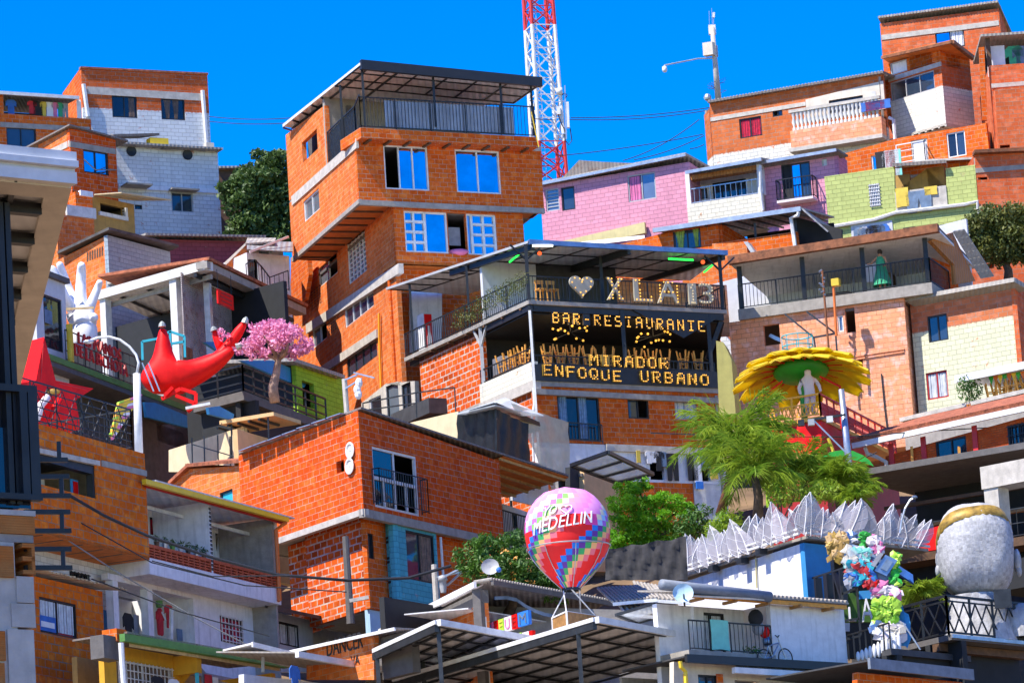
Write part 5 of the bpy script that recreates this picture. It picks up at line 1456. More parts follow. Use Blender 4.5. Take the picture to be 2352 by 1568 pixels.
for k,(q,lb) in enumerate(((((1745,985),(1985,985),(2265,1105),(2215,1185),(2040,1115)),'wide blue awning over the terrace with the blossom tree'),(((1480,850),(1600,845),(1720,905),(1600,930)),'small blue awning behind the red hand'),(((1510,1330),(1590,1320),(1700,1380),(1690,1425),(1520,1380)),'blue awning under the terrace edge'),(((1045,1290),(1120,1295),(1380,1400),(1365,1480),(1060,1400)),'blue awning over the dark shop under the walkway'))):
 F=R.par(-.8 if k==0 else -1.5 if k==1 else .2) if k!=3 else LW.par(.3)
 pts=[F.p(x,y) for x,y in q]
 m=MB().prism(pts,F.n*.12)
 tag(m.ob('blue_awning','plaster_blue'),lb,'awning','blue awnings')
C5=fc(1960,1395,2300,1500,180);C6=fc(1960,1395,1645,1460,180)
t2=thing('cream_house','cream walled house with a flat slab roof and thin iron bars','house',C5.p(1800,1700))
zz=C5.o.z
MB().prism([C5.w(0,zz,.3),C5.w(2.2,zz,.3),C5.w(2.2,zz,-2),C6.w(C6.uv(1650,1460)[0],zz,.3)],V((0,0,.14))).ob('roof','plaster_tan',t2)
m=MB()
for i in range(5):m.bar(C6.w(-.3-i*.5,zz-.06,.1),C6.w(-.3-i*.5,zz-.06,.1)+C5.u*1.6,.08)
m.ob('roof_frame','black_metal',t2)
MB().bar(C6.p(1700,1430),C6.p(1705,1700),.06).ob('post','black_metal',t2);MB().bar(C5.p(1970,1400),C5.p(1975,1560),.06).ob('post','black_metal',t2)
zc5=zz-6
wall(t2,C5,[(-.9,zc5),(3.6,zc5),(3.6,zz-.5),(-.9,zz-.5)],'plaster_tan',uvpoly=True,d=-.8)
wall(t2,C6.par(-.5),[C6.par(-.5).uv(*q) for q in ((1240,1640),(1790,1465),(1835,1800),(1240,1800))],'plaster_cream',uvpoly=True)
m=MB()
for x,y in ((1410,1580),(1500,1560),(1600,1560),(1690,1570)):m.bar(C6.p(x,y-30,.05),C6.p(x+6,1800,.05),.05)
m.bar(C6.p(1420,1600,.05),C6.p(1830,1720,.05),.04);m.ob('iron_bar','iron',t2)
def tree_trunk(root,pts,rs,branches,mat='bark'):
 m=MB();m.tube(pts,rs,8)
 for a,b,r in branches:m.tube([a,lerp(a,b,.5)+V((rnd.uniform(-.15,.15),0,rnd.uniform(0,.2))),b],[r,r*.7,r*.3],6)
 return m.ob('trunk',mat,root,True)
TY=182
c=at(2030,800,TY)
o=thing('blossom_tree','pink blossom tree with a twisted bare trunk on the black-railed terrace','tree',at(2015,1290,TY))
tp=[at(2020,1290,TY),at(2005,1180,TY),at(2030,1080,TY),at(2045,980,TY),at(2030,900,TY)]
ends=[at(x,y,TY+d) for x,y,d in ((1850,900,.3),(1930,790,-.6),(2040,740,.3),(2160,780,-.4),(2230,880,.4),(2120,860,-.9))]
tree_trunk(o,tp,[.2,.19,.15,.12,.09],[(tp[3],e,.08) for e in ends],'bark_pale')
m=MB()
for x,y,rx,rz,n in ((2030,720,.55,.42,500),(1920,780,.62,.45,520),(2140,770,.6,.45,520),(1840,870,.62,.32,420),(2230,880,.5,.36,420),(2030,840,.7,.4,500),(1800,930,.4,.22,180),(2180,930,.45,.2,240),(1650,800,.25,.25,110),(1960,920,.4,.2,180)):
 for k in range(5):leaves(m,at(x+rnd.uniform(-50,50),y+rnd.uniform(-30,30),TY+rnd.uniform(-1,1)),rx*.62,.6,rz*.62,n//5,.075,flat=.7)
m.ob('crown','blossom',o)
Z('E')
h=House('green_house','lime green block house with a dark doorway under a flat sheet roof',189,(20,1200),(30,1600),None,(448,1345),deep=5)
h.walls('block_green','screen_dark',winr=[(75,1345,192,1600,'hole',{})])
a,b=h.R.p(0,1180,.4),h.R.p(452,1330,.4);sheet(h.root,[a,b,b-h.R.n*5+V((0,0,.6)),a-h.R.n*5+V((0,0,.6))],.14,'fibre_cement')
o=thing('utility_pole','pale utility pole with meter boxes and steel brackets beside the lime green house','pole',at(455,1580,178))
MB().tube([at(470,1640,178),at(448,1335,178)],.1,8).ob('pole','concrete_pale',o)
for x,y,x2,y2 in ((450,1345,560,1300),(455,1420,600,1330),(530,1280,712,1325)):MB().bar(at(x,y,177.9),at(x2,y2,177.6),.05).ob('bracket','galv',o)
for x,y in ((575,1370),(560,1430),(570,1470)):MB().ell(at(x,y,177.6),.14,.12,.2,n=8,m=6).ob('meter_box','white_paint',o)
# skyline houses on the right
Z('I')
h=House('brick_house','highest brick house on the right skyline with a white curtain in its window',238,(2112,60),(2125,700),(1290,165),(2200,255),deep=5)
h.walls('brick_red','brick_red',winl=[(1668,200,1880,320,'cu',dict(nx=2,gl=['glass_blue','glass_dark'],cur='cloth_white',split=[(.5,1)]))])
band(h.root,h.L,(1300,245),(2112,142),.26,'concrete_pale',-.05,.03)
a,b,c=h.L.p(1278,128,.2),h.L.p(2108,18,.2),h.R.p(2205,235,.2)
sheet(h.root,[a,b,b+(c-b),a+(c-b)],.1,'fibre_cement')
m=MB()
for i in range(40):m.tube([lerp(a,b,(i+.5)/40)+V((0,0,.06))-h.L.n*-.02,lerp(a,b,(i+.5)/40)+V((0,0,.06))-h.L.n*1.2],.07,6)
m.ob('roof_rib','fibre_cement',h.root)
h=House('white_bay_house','white painted bay house with big glazed upper windows and an orange eave',228,(1712,430),(1740,868),(1350,540),(1915,470),deep=5)
zp=h.L.uv(1700,600)[1];painted('block_white_bay',(.80,.78,.70),pz=zp,worn=(.66,.14,.04))
B=h.L
h.walls('block_white_bay',winl=[(1360,575,1672,615,'md',dict(nx=3,gl='glass_mid',open=0,fw=.06))],lid=False,drop=0)
uA=(h.A-h.B).dot(B.u);zt2=B.uv(1705,335)[1];uC=(h.C-h.B).dot(h.R.u)
wall(h.root,B,[(uA,h.z1),(-.205,h.z1),(-.205,zt2),(uA,zt2)],'brick',[(1492,392,1655,462,'md',dict(nx=2,gl='glass_mid')),(1358,440,1480,490,'pl',dict(gl='plaster_white',nx=1))],uvpoly=True)
wall(h.root,h.R,[(0,h.z1),(uC,h.z1),(uC,zt2),(0,zt2)],'brick',[(1745,372,1850,480,'md',{})],uvpoly=True)
band(h.root,B,(1350,540),(1712,428),.22,'concrete_pale',-.05,.05)
a,b,c=B.p(1303,400,.7),B.p(1790,290,.7),h.R.p(1938,405,.3)
sheet(h.root,[a,b,b+(c-b),a+(c-b)],.1,'clay_soffit');MB().bar(b,c,.2,.18).ob('roof_edge','rust',h.root);MB().bar(a,b,.1,.14).ob('roof_edge','rust',h.root)
F=B.par(-.2)
wall(h.root,F,[q for q in ((1308,565),(1362,550),(1392,960),(1335,830))],'brick',name='side_wall')
m=MB();
for i in range(9):
 q=h.B+B.u*(uA*(1-i/8));q.z=h.z0;m.bar(q+B.n*.05,q-B.n*.7,.12,.12)
m.ob('slab_rib','concrete_pale',h.root);MB().prism([B.w(uA-.3,h.z0,.05),B.w(0,h.z0,.05),h.R.w(uC+2.2,h.z0,.05),h.R.w(uC+2.2,h.z0,-1)],V((0,0,.12))).ob('slab_edge','concrete_pale',h.root)
F=fc(1480,950,2020,850,226.5);t=thing('brick_house','brick storey under the white bay, with a white door, a two-pane window and pale rails','house',F.p(1700,1120))
wall(t,F,[(1050,1060),(1400,960),(1480,945),(2025,850),(2060,1180),(1060,1230)],'brick',[(1502,975,1630,1130,'dk1',dict(gl='plaster_white',fr='concrete_pale')),(1748,925,1890,1072,'bl',dict(gl=['glass_dark','glass_mid'])),(1228,1080,1330,1170,'bl',dict(gl='glass_blue'))])
shell(t,F.p(1050,1100),F.p(1050,1100)-F.n*4,F.p(2030,1100),F.uv(1500,1230)[1],F.uv(1050,1060)[1],lid=False)
q=F.p(1420,1130,.8);railing(t,[F.p(1412,1140,.8),F.p(1605,1105,.8),F.p(1605,1105,.0)],.95,'white_paint',step=0,mid=2)
MB().prism([F.p(1400,1150,.9),F.p(1640,1115,.9),F.p(1960,1100,.5),F.p(1960,1100),F.p(1400,1150)],V((0,0,.1))).ob('balcony_floor','concrete_pale',t)
for i,(x,mt,kd) in enumerate(((1290,'cloth_black','trousers'),(1335,'cloth_white','shirt'),(1358,'cloth_red','cloth'),(1385,'cloth_white','cloth'),(1400,'cloth_mint','cloth'))):
 u,v=F.uv(x,1050-(x-1290)*.14,.8);garment(F,u,v,.5,1.9,mt,kd,['black trousers','white shirt','crimson towel','white towel','pale mint towel'][i]+' on the washing line below the long balustrade house',.8,'washing under the balustrade house')
h=House('brick_house','long brick house with a red-curtained window and a white balustrade balcony',232,(112,712),(150,1230),(60,800),(1310,512),deep=6)
h.L=fc(112,712,40,790,232)
R=h.R;zp=R.uv(150,1075)[1];painted('block_long',(.76,.74,.66),pz=zp,worn=(.66,.17,.05));uC=(h.C-h.B).dot(R.u)
u0,u1=R.uv(778,700)[0],uC;vB=R.uv(778,845)[1]
wall(h.root,R,[(0,h.z0),(uC,h.z0),(uC,h.z1),(0,h.z1)],'block_long',[(315,826,478,936,'dk',dict(cur='curtain_red',split=[(.02,.48),(.53,.98)])),(545,752,618,800,'dk',dict(gl='glass_mid',open=0)),(1092,925,1352,978,'dk',dict(nx=3,gl='glass_mid')),(712,1005,968,1022,'dk',dict(nx=2,gl='glass_mid')),(938,698,1180,752,'dk',dict(nx=2,gl='glass_mid'))],uvpoly=True)
uA=-1.2
wall(h.root,h.L,[(uA,h.z0),(-.203,h.z0),(-.203,h.z1-.3),(uA,h.z1-.3)],'block_long',uvpoly=True)
shell(h.root,h.B,h.L.w(uA,0),h.C,h.z0,h.z1-.1)
PL=MB();wa=rect(R,(938,698,1180,752))
pr=[(u0,vB),(u1,vB),(u1,h.z1-.35),(u0,h.z1-.35-.3)]
PL.prism([[R.w(u,v,.004) for u,v in pr],[R.w(wa[0],wa[1],.004),R.w(wa[2],wa[1],.004),R.w(wa[2],wa[3],.004),R.w(wa[0],wa[3],.004)]],R.n*.03);PL.ob('plaster_panel','plaster_buff',h.root)
band(h.root,R,(118,815),(776,705),.2,'concrete_pale',-.05,.03)
a,b=R.p(98,712,.3),R.p(1312,505,.3);sheet(h.root,[a,b,b-R.n*5+V((0,0,.5)),a-R.n*5+V((0,0,.5))],.1,'sheet_rust')
m=MB()
for i in range(56):m.tube([lerp(a,b,(i+.5)/56)+V((0,0,.08)),lerp(a,b,(i+.5)/56)+V((0,0,.08))-R.n*.8],.07,6)
m.ob('roof_rib','fibre_cement',h.root)
v0=R.uv(705,928)[1];ub0,ub1=R.uv(700,900)[0],R.uv(1328,800)[0]
MB().fbox(R,ub0,v0-.85,ub1,v0,-.02,.7).ob('balcony_slab','brick_peach',h.root);MB().fbox(R,ub0,v0+.9,ub1,v0+1.05,.5,.72).ob('balustrade_rail','concrete_pale',h.root)
MB().fbox(R,ub0-.1,v0-1.05,ub1,v0-.86,0,.75).ob('slab_edge','concrete_pale',h.root)
nb=22
for i in range(nb):
 m=MB();c=R.w(ub0+.2+(ub1-ub0-.4)*i/(nb-1),v0,.6);m.lathe(c,[(.09,0),(.09,.12),(.04,.2),(.11,.42),(.05,.66),(.09,.78),(.09,.9)],8);m.ob('baluster','concrete_white',h.root,True)
MB().tube([R.p(1352,815,.3),R.p(1385,830,.3),R.p(1395,970,.3)],.09).ob('drainpipe','white_paint',h.root)
for i,(x,mt) in enumerate(((1225,'cloth_blue'),(1255,'cloth_red'),(1295,'cloth_blue'))):
 u,v=R.uv(x,705-(x-1225)*.17,.74);garment(R,u,v,1.0,.45,mt,'cloth',['blue cloth at the left','red cloth in the middle','blue cloth at the right end'][i]+' of the balustrade of the long brick house',.74,'cloths on the balustrade')
m=MB();c=R.p(1240,660,.02);m.fbox(R,R.uv(1212,660)[0],R.uv(1212,680)[1],R.uv(1265,655)[0],R.uv(1212,640)[1],.036,.05);m.ob('vent_panel','concrete_white',h.root)
Z('W')
h=House('pink_house','pink painted block house with a pink-curtained window and a low skyline roof',222,(1583,372),(1590,560),(1240,428),(1625,400),deep=6)
h.walls('block_pink','block_pink',winl=[(1440,404,1508,455,'pl',dict(gl=['glass_dark','glass_pale'],cur='cloth_pink',split=[(.02,.45)])),(1288,432,1322,480,'dk1',dict(gl='glass_mid')),(1252,436,1286,482,'pl',dict(nx=1,ny=6,gl='glass_pale'))])
a,b,c=h.L.p(1236,422,.3),h.L.p(1572,352,.3),h.R.p(1640,392,.3);a=h.L.w(h.L.uv(1236,0)[0],b.z,.3)
a,b=h.L.p(1236,424,.3),h.L.p(1575,356,.3)
sheet(h.root,[a,b,c,a+(c-b)],.12,'fibre_cement');MB().bar(a,b,.1,.12).ob('roof_edge','galv',h.root)
F=h.L.par(-1.0)
MB().prism([F.p(1290,410),F.p(1330,368),F.p(1385,372),F.p(1480,376),F.p(1400,395)],F.n*-3).ob('roof_gable','sheet_rust',h.root)
F=h.L.par(.3);t=thing('olive_wall_house','pale olive wall with a slanting edge under the pink house','house',F.p(1380,560))
wall(t,F,[(1200,575),(1480,510),(1482,535),(1400,552),(1330,600),(1200,610)],'plaster_lemon')
sheet(t,[F.p(1215,560,.4),F.p(1330,556,.4),F.p(1480,540,.4),F.p(1480,548,.8),F.p(1330,566,.8)],.05,'sheet_light')
Z('I')
F=fc(-45,1410,480,1330,222);t=thing('white_balcony_house','white house with a long open balcony and blue-white rail beside the pink houses','house',F.p(200,1530))
zf=F.uv(-45,1560)[1];zr=F.uv(-45,1195)[1];zp=F.uv(-45,1415)[1];ul,ur=F.uv(-45,1400)[0],F.uv(478,1340)[0]
wall(t,F,[(ul,zf),(ur,zf),(ur,zp),(ul,zp)],'block_cream_white',uvpoly=True)
railing(t,[F.w(ul+.1,zp-.02,-.1),F.w(ur,zp-.02,-.1)],.75,'galv',step=.25)
Bk=F.par(-1.6);wall(t,Bk,[(ul,zp-.5),(ur,zp-.5),(ur,zr),(ul,zr)],'plaster_white',[(130,1268,372,1380,'dk3',dict(nx=4,gl='glass_mid')),(35,1310,100,1372,'dk1',dict(gl='glass_pale'))],uvpoly=True)
for u in (ul,ur-.2):MB().fbox(F,u,zp,u+.2,zr,-1.6,-.02).ob('side_wall','plaster_white',t)
a,b=F.p(-55,1195,.5),F.p(472,1103,.5);sheet(t,[a,b,b-F.n*4+V((0,0,.6)),a-F.n*4+V((0,0,.6))],.1,'fibre_cement');MB().bar(a,b,.12,.14).ob('gutter','galv',t)
MB().fbox(F,ul,zr-.35,ur,zr-.12,-.6,-.1).ob('eave_board','slat_wood',t)
MB().tube([F.p(462,1145,.3),F.p(465,1330,.1),F.p(480,1460,.1)],.08).ob('drainpipe','white_paint',t)
shell(t,F.w(ul,0),F.w(ul,0,-4),F.w(ur,0),zf,zr-.3,lid=False)
h=House('pink_house','second pink house with a tall glass door behind a black balcony rail',220,(1000,1062),(1040,1480),(480,1140),(1062,1110),deep=5)
h.walls('block_rose','block_pink',winl=[(604,1142,825,1392,'dk',dict(nx=3,gl=['screen_dark','glass_blue','glass_mid'])),(886,1100,926,1145,'dk1',dict(gl='plaster_white',fr='concrete_white',fw=.04))])
zq=h.L.uv(612,1412)[1];p0,p1=h.L.p(608,1410,.05),h.L.w(h.L.uv(862,1400)[0],zq,.05)
railing(h.root,[p0,p0+h.L.n*.6,p1+h.L.n*.6,p1],1.0,step=.16);MB().prism([p0,p0+h.L.n*.7,p1+h.L.n*.7,p1],V((0,0,-.12))).ob('balcony_floor','plaster_pinkish',h.root)
a,b,c=h.L.p(436,1132,.5),h.L.p(990,1038,.5),h.R.p(1070,1085,.4);sheet(h.root,[a,b,c,a+(c-b)*1.5],.1,'sheet_rust');MB().bar(a,b,.12,.14).ob('gutter','galv',h.root)
F=h.L.par(-.6);wall(h.root,F,[q for q in ((760,1440),(915,1390),(930,1600),(770,1600))],'block_rose',[(800,1480,850,1560,'dk1',{})],name='lower_wall')
F=fc(905,1215,1390,1150,216);t=thing('pistachio_house','pale pistachio green block house with barred window and washing in its upper opening','house',F.p(1300,1560));PIS=F
wall(t,F,[(905,1222),(1390,1152),(1392,1330),(1750,1290),(1745,1165),(1948,1140),(1990,1700),(950,1700)],'block_lime',[(1210,1278,1300,1425,'pl',dict(nx=1,bars=(5,6),barmat='white_paint')),(1705,1555,1850,1600,'pl',dict(gl='glass_mid'))])
FB=F.par(-1.4);wall(t,FB,[q for q in ((1380,1340),(1760,1300),(1750,1120),(1380,1160))],'plaster_ochre',[(1395,1215,1505,1335,'dk',dict(gl='glass_dark')),(1615,1165,1745,1300,'hole',{})],name='inner_wall')
MB().fbox(FB,FB.uv(1610,1200)[0],FB.uv(1610,1310)[1],FB.uv(1750,1200)[0],FB.uv(1700,1150)[1],-1,-.9).ob('inner_back','wood_dark',t)
shell(t,F.p(905,1300),F.p(905,1300)-F.n*5,F.p(1985,1300),F.uv(1000,1750)[1],F.uv(905,1230)[1],lid=False)
MB().prism([F.p(1378,1152,.3),F.p(1750,1128,.3),F.p(1750,1128,-3),F.p(1378,1152,-3)],V((0,0,.15))).ob('roof','sheet_rust',t)
MB().fbox(F,F.uv(1392,1300)[0],F.uv(1450,1470)[1],F.uv(1750,1300)[0],F.uv(1400,1330)[1],.003,.06).ob('parapet_patch','concrete_pale',t)
MB().tube([F.p(960,1568,.12),F.p(1250,1520,.12),F.p(1400,1472,.12),F.p(1880,1415,.12),F.p(1965,1395,.12),F.p(1970,1480,.12)],.09).ob('drainpipe','concrete_white',t)
for i,(x,y,w_,h_,mt,kd,lb) in enumerate(((1440,1300,.6,.9,'cloth_yellow','cloth','yellow cloth over the parapet of the pistachio house'),(1555,1320,1.2,1.0,'cloth_denim','trousers','dark jeans over the parapet of the pistachio house'),(1640,1290,.6,.4,'cloth_yellow','cloth','small ochre cloth on the parapet edge of the pistachio house'))):
 u,v=F.uv(x,y,.1);garment(F,u,v,w_,h_,mt,kd,lb,.1,'washing on the pistachio parapet')
Z('J')
a=rect(F,(1240,160,1505,245));MB().fbox(F,a[0],a[1],a[2],a[3],.003,.05).ob('wash_recess','plaster_grey',t)
for i in range(7):
 u=a[0]+.4+(a[2]-a[0]-.8)*i/6;garment(F,u,a[3]-.15,.55,1.2,['cloth_denim','cloth_white','cloth_blue','cloth_black','cloth_black','cloth_denim','cloth_blue'][i],'shirt',['faded','white','bright blue','black','second black','grey-blue','last dark blue'][i]+' shirt in the row on the pistachio wall above the red roof',.12,'row of shirts on the pistachio wall')
window(t,F.par(.22),(1560,172,1640,205),'dk');
Z('I')
h=House('brick_house','plain brick house at the right edge with one dark slot, next to the pistachio house',214,(1945,1062),(1990,1700),None,(2400,1040),deep=6)
h.walls('brick_red',winr=[(1968,1226,2035,1242,'hole',{})]);band(h.root,h.R,(1950,1165),(2400,1130),.22,'concrete',-.05,.03);band(h.root,h.R,(1935,1050),(2400,1030),.15,'rust',-.3,.4,'roof_edge')
h=House('brick_house','deep brick house at the right edge with washing in its dark roofed top floor',224,(2045,455),(2100,1080),None,(2420,430),deep=6)
h.walls('brick_red');band(h.root,h.R,(2060,582),(2400,555),.2,'concrete_pale',-.05,.04);F=h.R
zr=F.uv(2045,262)[1];a,b=F.w(-.3,zr,.3),F.w(9,zr,.3);sheet(h.root,[a,b,b-F.n*5,a-F.n*5],.12,'fibre_cement')
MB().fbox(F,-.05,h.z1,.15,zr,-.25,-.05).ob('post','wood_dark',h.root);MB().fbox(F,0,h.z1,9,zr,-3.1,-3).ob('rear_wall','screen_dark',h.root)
for i,(x,mt,kd,lb) in enumerate(((2085,'cloth_white','cloth','white cloth'),(2215,'cloth_green','shirt','green shirt'),(2265,'cloth_denim','shirt','blue-grey shirt'))):
 u,v=F.uv(x,320,-.5);garment(F,u,v,.9,1.5,mt,kd,lb+' hanging in the dark top floor at the right edge',-.5,'washing in the dark top floor')
F2=F.par(1.0);t=thing('brick_house','narrow brick pier stepping out below the dark top floor at the right edge','house',F2.p(2150,1040));wall(t,F2,[(2085,620),(2420,580),(2420,1060),(2115,1060)],'brick_red',[(2120,1005,2190,1022,'hole',{})],th=1.0)
F3=F.par(.2);wall(h.root,F3,[q for q in ((1975,330),(2012,325),(2035,830),(2000,830))],'brick',name='side_pier')
Z('J')
F=fc(45,215,920,85,208);t=thing('brick_house','brick house with lime green curtains and an open dark loft under a grey roof','house',F.p(400,350))
wall(t,F,[(-300,300),(45,215),(418,150),(425,265),(905,195),(930,450),(-300,520)],'brick',[(135,180,315,292,'dk',dict(nx=2,gl='glass_mid',cur='curtain_lime',split=[(.02,.42),(.72,.98)],tied=1))])
a,b=F.p(15,190,.4),F.p(930,55,.4);sheet(t,[a,b,b-F.n*5+V((0,0,.6)),a-F.n*5+V((0,0,.6))],.07,'sheet_grey');MB().bar(a,b,.14,.2).ob('gutter','galv',t)
m=MB();
for i in range(7):q=lerp(a,b,.35+i*.1);m.bar(q-V((0,0,.1)),q-F.n*5+V((0,0,.5)),.07)
m.ob('rafter','black_metal',t)
MB().fbox(F,F.uv(418,200)[0],F.uv(418,268)[1]-1,F.uv(418,200)[0]+.12,F.uv(418,140)[1],-4,-.21).ob('side_wall','brick',t)
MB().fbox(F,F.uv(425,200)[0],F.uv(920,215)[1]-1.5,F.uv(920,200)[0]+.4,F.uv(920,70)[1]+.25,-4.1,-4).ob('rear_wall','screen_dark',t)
for x in (650,900):b_=F.p(x,230-(x-650)*.14,-.1);MB().bar(b_,V((b_.x,b_.y,F.uv(x,140-(x-650)*.2)[1])),.1).ob('post','iron',t)
MB().tube([F.p(915,75,.4),F.p(912,95,.4),F.p(868,112,.2),F.p(885,220,.1),F.p(900,325,.1)],.09).ob('drainpipe','white_paint',t)
sheet(t,[F.p(930,55,.4),F.p(1095,200,.3),F.p(1095,200,-3),F.p(930,55,.4)-F.n*5],.07,'sheet_grey','side_roof')
wall(t,F.par(-1),[q for q in ((880,100),(1180,180),(1190,400),(880,400))],'screen_dark',name='dark_gable')
F2=F.par(.8);t2=thing('brick_house','rough brick wall house rising behind the bar terrace beside the red roofed terrace','house',F2.p(450,600))
wall(t2,F2,[(380,270),(590,262),(610,400),(560,400),(560,640),(520,1250),(180,1250),(200,420),(380,400)],'brick_pale')
shell(t2,F2.p(380,400),F2.p(380,400)-F2.n*1,F2.p(590,400),F2.uv(450,640)[1],F2.uv(450,280)[1],lid=False)
MB().prism([F2.p(575,258,.4),F2.p(600,258,.4),F2.p(668,355,.4),F2.p(640,355,.4)],F2.n*-.5).ob('roof_brace','grey_paint',t2)
FW_=F.par(2.0);t3=thing('white_wall','angled white painted block wall zigzagging down beside the bar','wall',FW_.p(450,900))
wall(t3,FW_,[(455,620),(550,600),(545,735),(470,790),(430,800),(505,890),(510,1010),(395,800),(380,760)],'block_white',th=.4)
FO=fc(400,870,500,860,190);t4=thing('olive_wall','tall leaning olive yellow wall strip between the bar and the daisy','wall',FO.p(470,1340));wall(t4,FO,[(405,870),(450,880),(500,985),(528,1345),(425,1345)],'plaster_olive',th=1.5)
F=fc(545,715,1580,570,196);t=thing('terrace_house','long open terrace with a red-brown roof edge, dark posts and black rail','house',F.p(1100,720));TER=F
zf=F.o.z+.25;zr=F.uv(560,415)[1];ul,ur=0,F.uv(1740,500)[0]
MB().fbox(F,ul,zf-.45,ur,zf,-6,.05).ob('terrace_slab','concrete',t)
a,b=F.p(545,396,.5),F.p(1783,192,.5);bk=-F.n*5.5+V((0,0,-.5))
a=F.w(F.uv(545,0)[0]*0-.1,zr+.1,.5)
G=GP(a,b,a-F.n*5+V((0,0,-.4)))
sheet(t,[a,b,b+bk,a+bk],.1,'plaster_white','ceiling');MB().bar(a+V((0,0,.12)),b+V((0,0,.12)),.3,.34).ob('roof_edge','rust',t)
sheet(t,[a+V((0,0,.14)),b+V((0,0,.14)),b+bk+V((0,0,.14)),a+bk+V((0,0,.14))],.06,'sheet_rust','roof')
for x,w_ in ((563,.2),(957,.18),(1333,.18),(1728,.18)):
 q=F.p(x,640,-.15);q.z=zf;z=G.o.z-(G.n.x*(q.x-G.o.x)+G.n.y*(q.y-G.o.y))/G.n.z
 MB().bar(q,V((q.x,q.y,z)),w_).ob('post','black_metal',t)
railing(t,[F.w(.05,zf,-.05),F.w(ur-.05,zf,-.05),F.w(ur-.05,zf,-3)],1.05,step=.16)
BK=F.par(-4.5);wall(t,BK,[(-3,zf),(ur+.5,zf),(ur+.5,zf+3.5),(-3,zf+2.2)],'plaster_grey',uvpoly=True,name='rear_wall')
for i,(x0,x1,h_) in enumerate(((860,960,.75),(1100,1250,1.0),(1430,1520,1.6))):
 m=MB();m.fbox(BK,BK.uv(x0,500)[0],zf,BK.uv(x1,500)[0],zf+h_,.05,.7);tag(m.ob('dark_cabinet','wood_dark'),['low dark cabinet near the left post','dark counter behind the rail in the middle','tall dark shelf at the right'][i]+' of the red-edged terrace','cabinet','cabinets on the red-edged terrace')
o=MB().fbox(F.par(-.5),F.uv(1300,500)[0],zf+.5,F.uv(1385,500)[0],zf+1.25,-.1,0).ob('hanging_cloth','cloth_white');tag(o,'white cloth hung on the rail beside the person in green','cloth')
p0=F.w(F.uv(1420,560)[0],zf,-.45);q=lambda x,y,z:p0+F.u*x+F.n*y+V((0,0,z))
o=thing('person','person in a green dress standing at the rail of the red-edged terrace','person',p0)
skin('body',[q(0,0,.95),q(0,0,1.2),q(0,.02,1.42),q(0,.03,1.52),q(.0,.04,1.62),q(-.2,.04,1.4),q(-.35,.15,1.2),q(-.5,.35,1.15),q(.2,.04,1.4),q(.26,.05,1.12),q(.15,.25,1.0),q(.1,0,.9),q(.1,.02,.48),q(.1,0,.06),q(-.1,0,.9),q(-.1,.02,.48),q(-.1,0,.06)],[(0,1),(1,2),(2,3),(3,4),(2,5),(5,6),(6,7),(2,8),(8,9),(9,10),(0,11),(11,12),(12,13),(0,14),(14,15),(15,16)],[.15,.14,.13,.055,.10,.06,.045,.035,.06,.045,.035,.1,.065,.045,.1,.065,.045],'skin',o)
MB().ell(q(0,.02,1.66),.105,.12,.12,n=12,m=8).ob('hair','hair',o,True)
m=MB();m.lathe(q(0,0,.25),[(.42,0),(.3,.4),(.2,.75),(.2,.95),(.16,1.2),(.07,1.22)],16);m.ob('dress','cloth_green',o,True)
S_=Face(F.w(ur,zf),(.62,.78));wall(t,S_,[q for q in ((1735,250),(1870,200),(2010,500),(1890,520),(1880,400))],'slat_wood',name='slat_gable')
m=MB();
q0,q1,q2,q3=S_.p(1870,200,.2),S_.p(1905,195,.2),S_.p(2090,485,.2),S_.p(2045,490,.2)
for i in range(7):m.prism([lerp(q0,q3,i/7),lerp(q1,q2,i/7)+S_.n*.3,lerp(q1,q2,(i+.92)/7)+S_.n*.3,lerp(q0,q3,(i+.92)/7)],V((0,0,.05)))
m.ob('side_roof','fibre_cement',t)
wall(t,S_.par(-1.5),[q for q in ((1740,360),(1900,330),(1990,560),(1740,560))],'brick',[(1955,450,1985,500,'dk1',{})],name='side_wall')
F2=F.par(-.15);t=thing('peach_brick_house','wide peach-coloured brick house below the terrace with three dark openings','house',F2.p(1100,1380))
ul,ur=F2.uv(495,900)[0],F2.uv(1590,900)[0];zb=F2.uv(520,1660)[1];zt_=F.o.z-.2
wall(t,F2,[(ul,zb),(ur,zb),(ur,zt_),(ul,zt_)],'brick_peach',[(695,778,805,890,'hole',{}),(1200,672,1272,815,'hole',{}),(1155,716,1197,812,'al',dict(nx=1,gl='glass_pale')),(1280,985,1315,1010,'hole',{})],uvpoly=True)
shell(t,F2.w(ul,0),F2.w(ul,0,-6),F2.w(ur,0),zb,zt_-.05,'brick_peach')
u,v=F2.uv(752,840);MB().prism([F2.w(u-.3,v+.1,-.5),F2.w(u,v-.1,-.5),F2.w(u+.35,v-.3,-.5),F2.w(u+.3,v-.1,-.5),F2.w(u-.2,v+.2,-.5)],F2.n*.05).ob('plastic_sheet','galv',t)
band(t,F2,(1250,965),(1570,915),.07,'brick_peach',-.02,.06,'string_course');band(t,F2,(1250,985),(1570,935),.05,'brick_peach',-.02,.05,'string_course')
MB().tube([F2.p(1428,1075,.05),F2.p(1450,1300,.05),F2.p(1465,1420,.05)],.03).ob('conduit','iron',t)
o=thing('steel_bracket','dark steel brace arms and mast poles over the peach wall','bracket',F2.p(1130,950,.5))
for a,b in (((830,705),(1010,850)),((965,690),(1145,825)),((1010,850),(1145,825)),((1010,850),(1025,955)),((1145,825),(1155,960))):MB().bar(F2.p(*a,.9),F2.p(*b,.9),.07).ob('arm','iron',o)
o=thing('mast','slim red-brown mast with a cluster of small glass bulbs before the peach wall','mast',F.p(1105,960,1.0));MB().tube([F.p(1105,960,1),F.p(1062,435,1)],.05).ob('pole','rust',o)
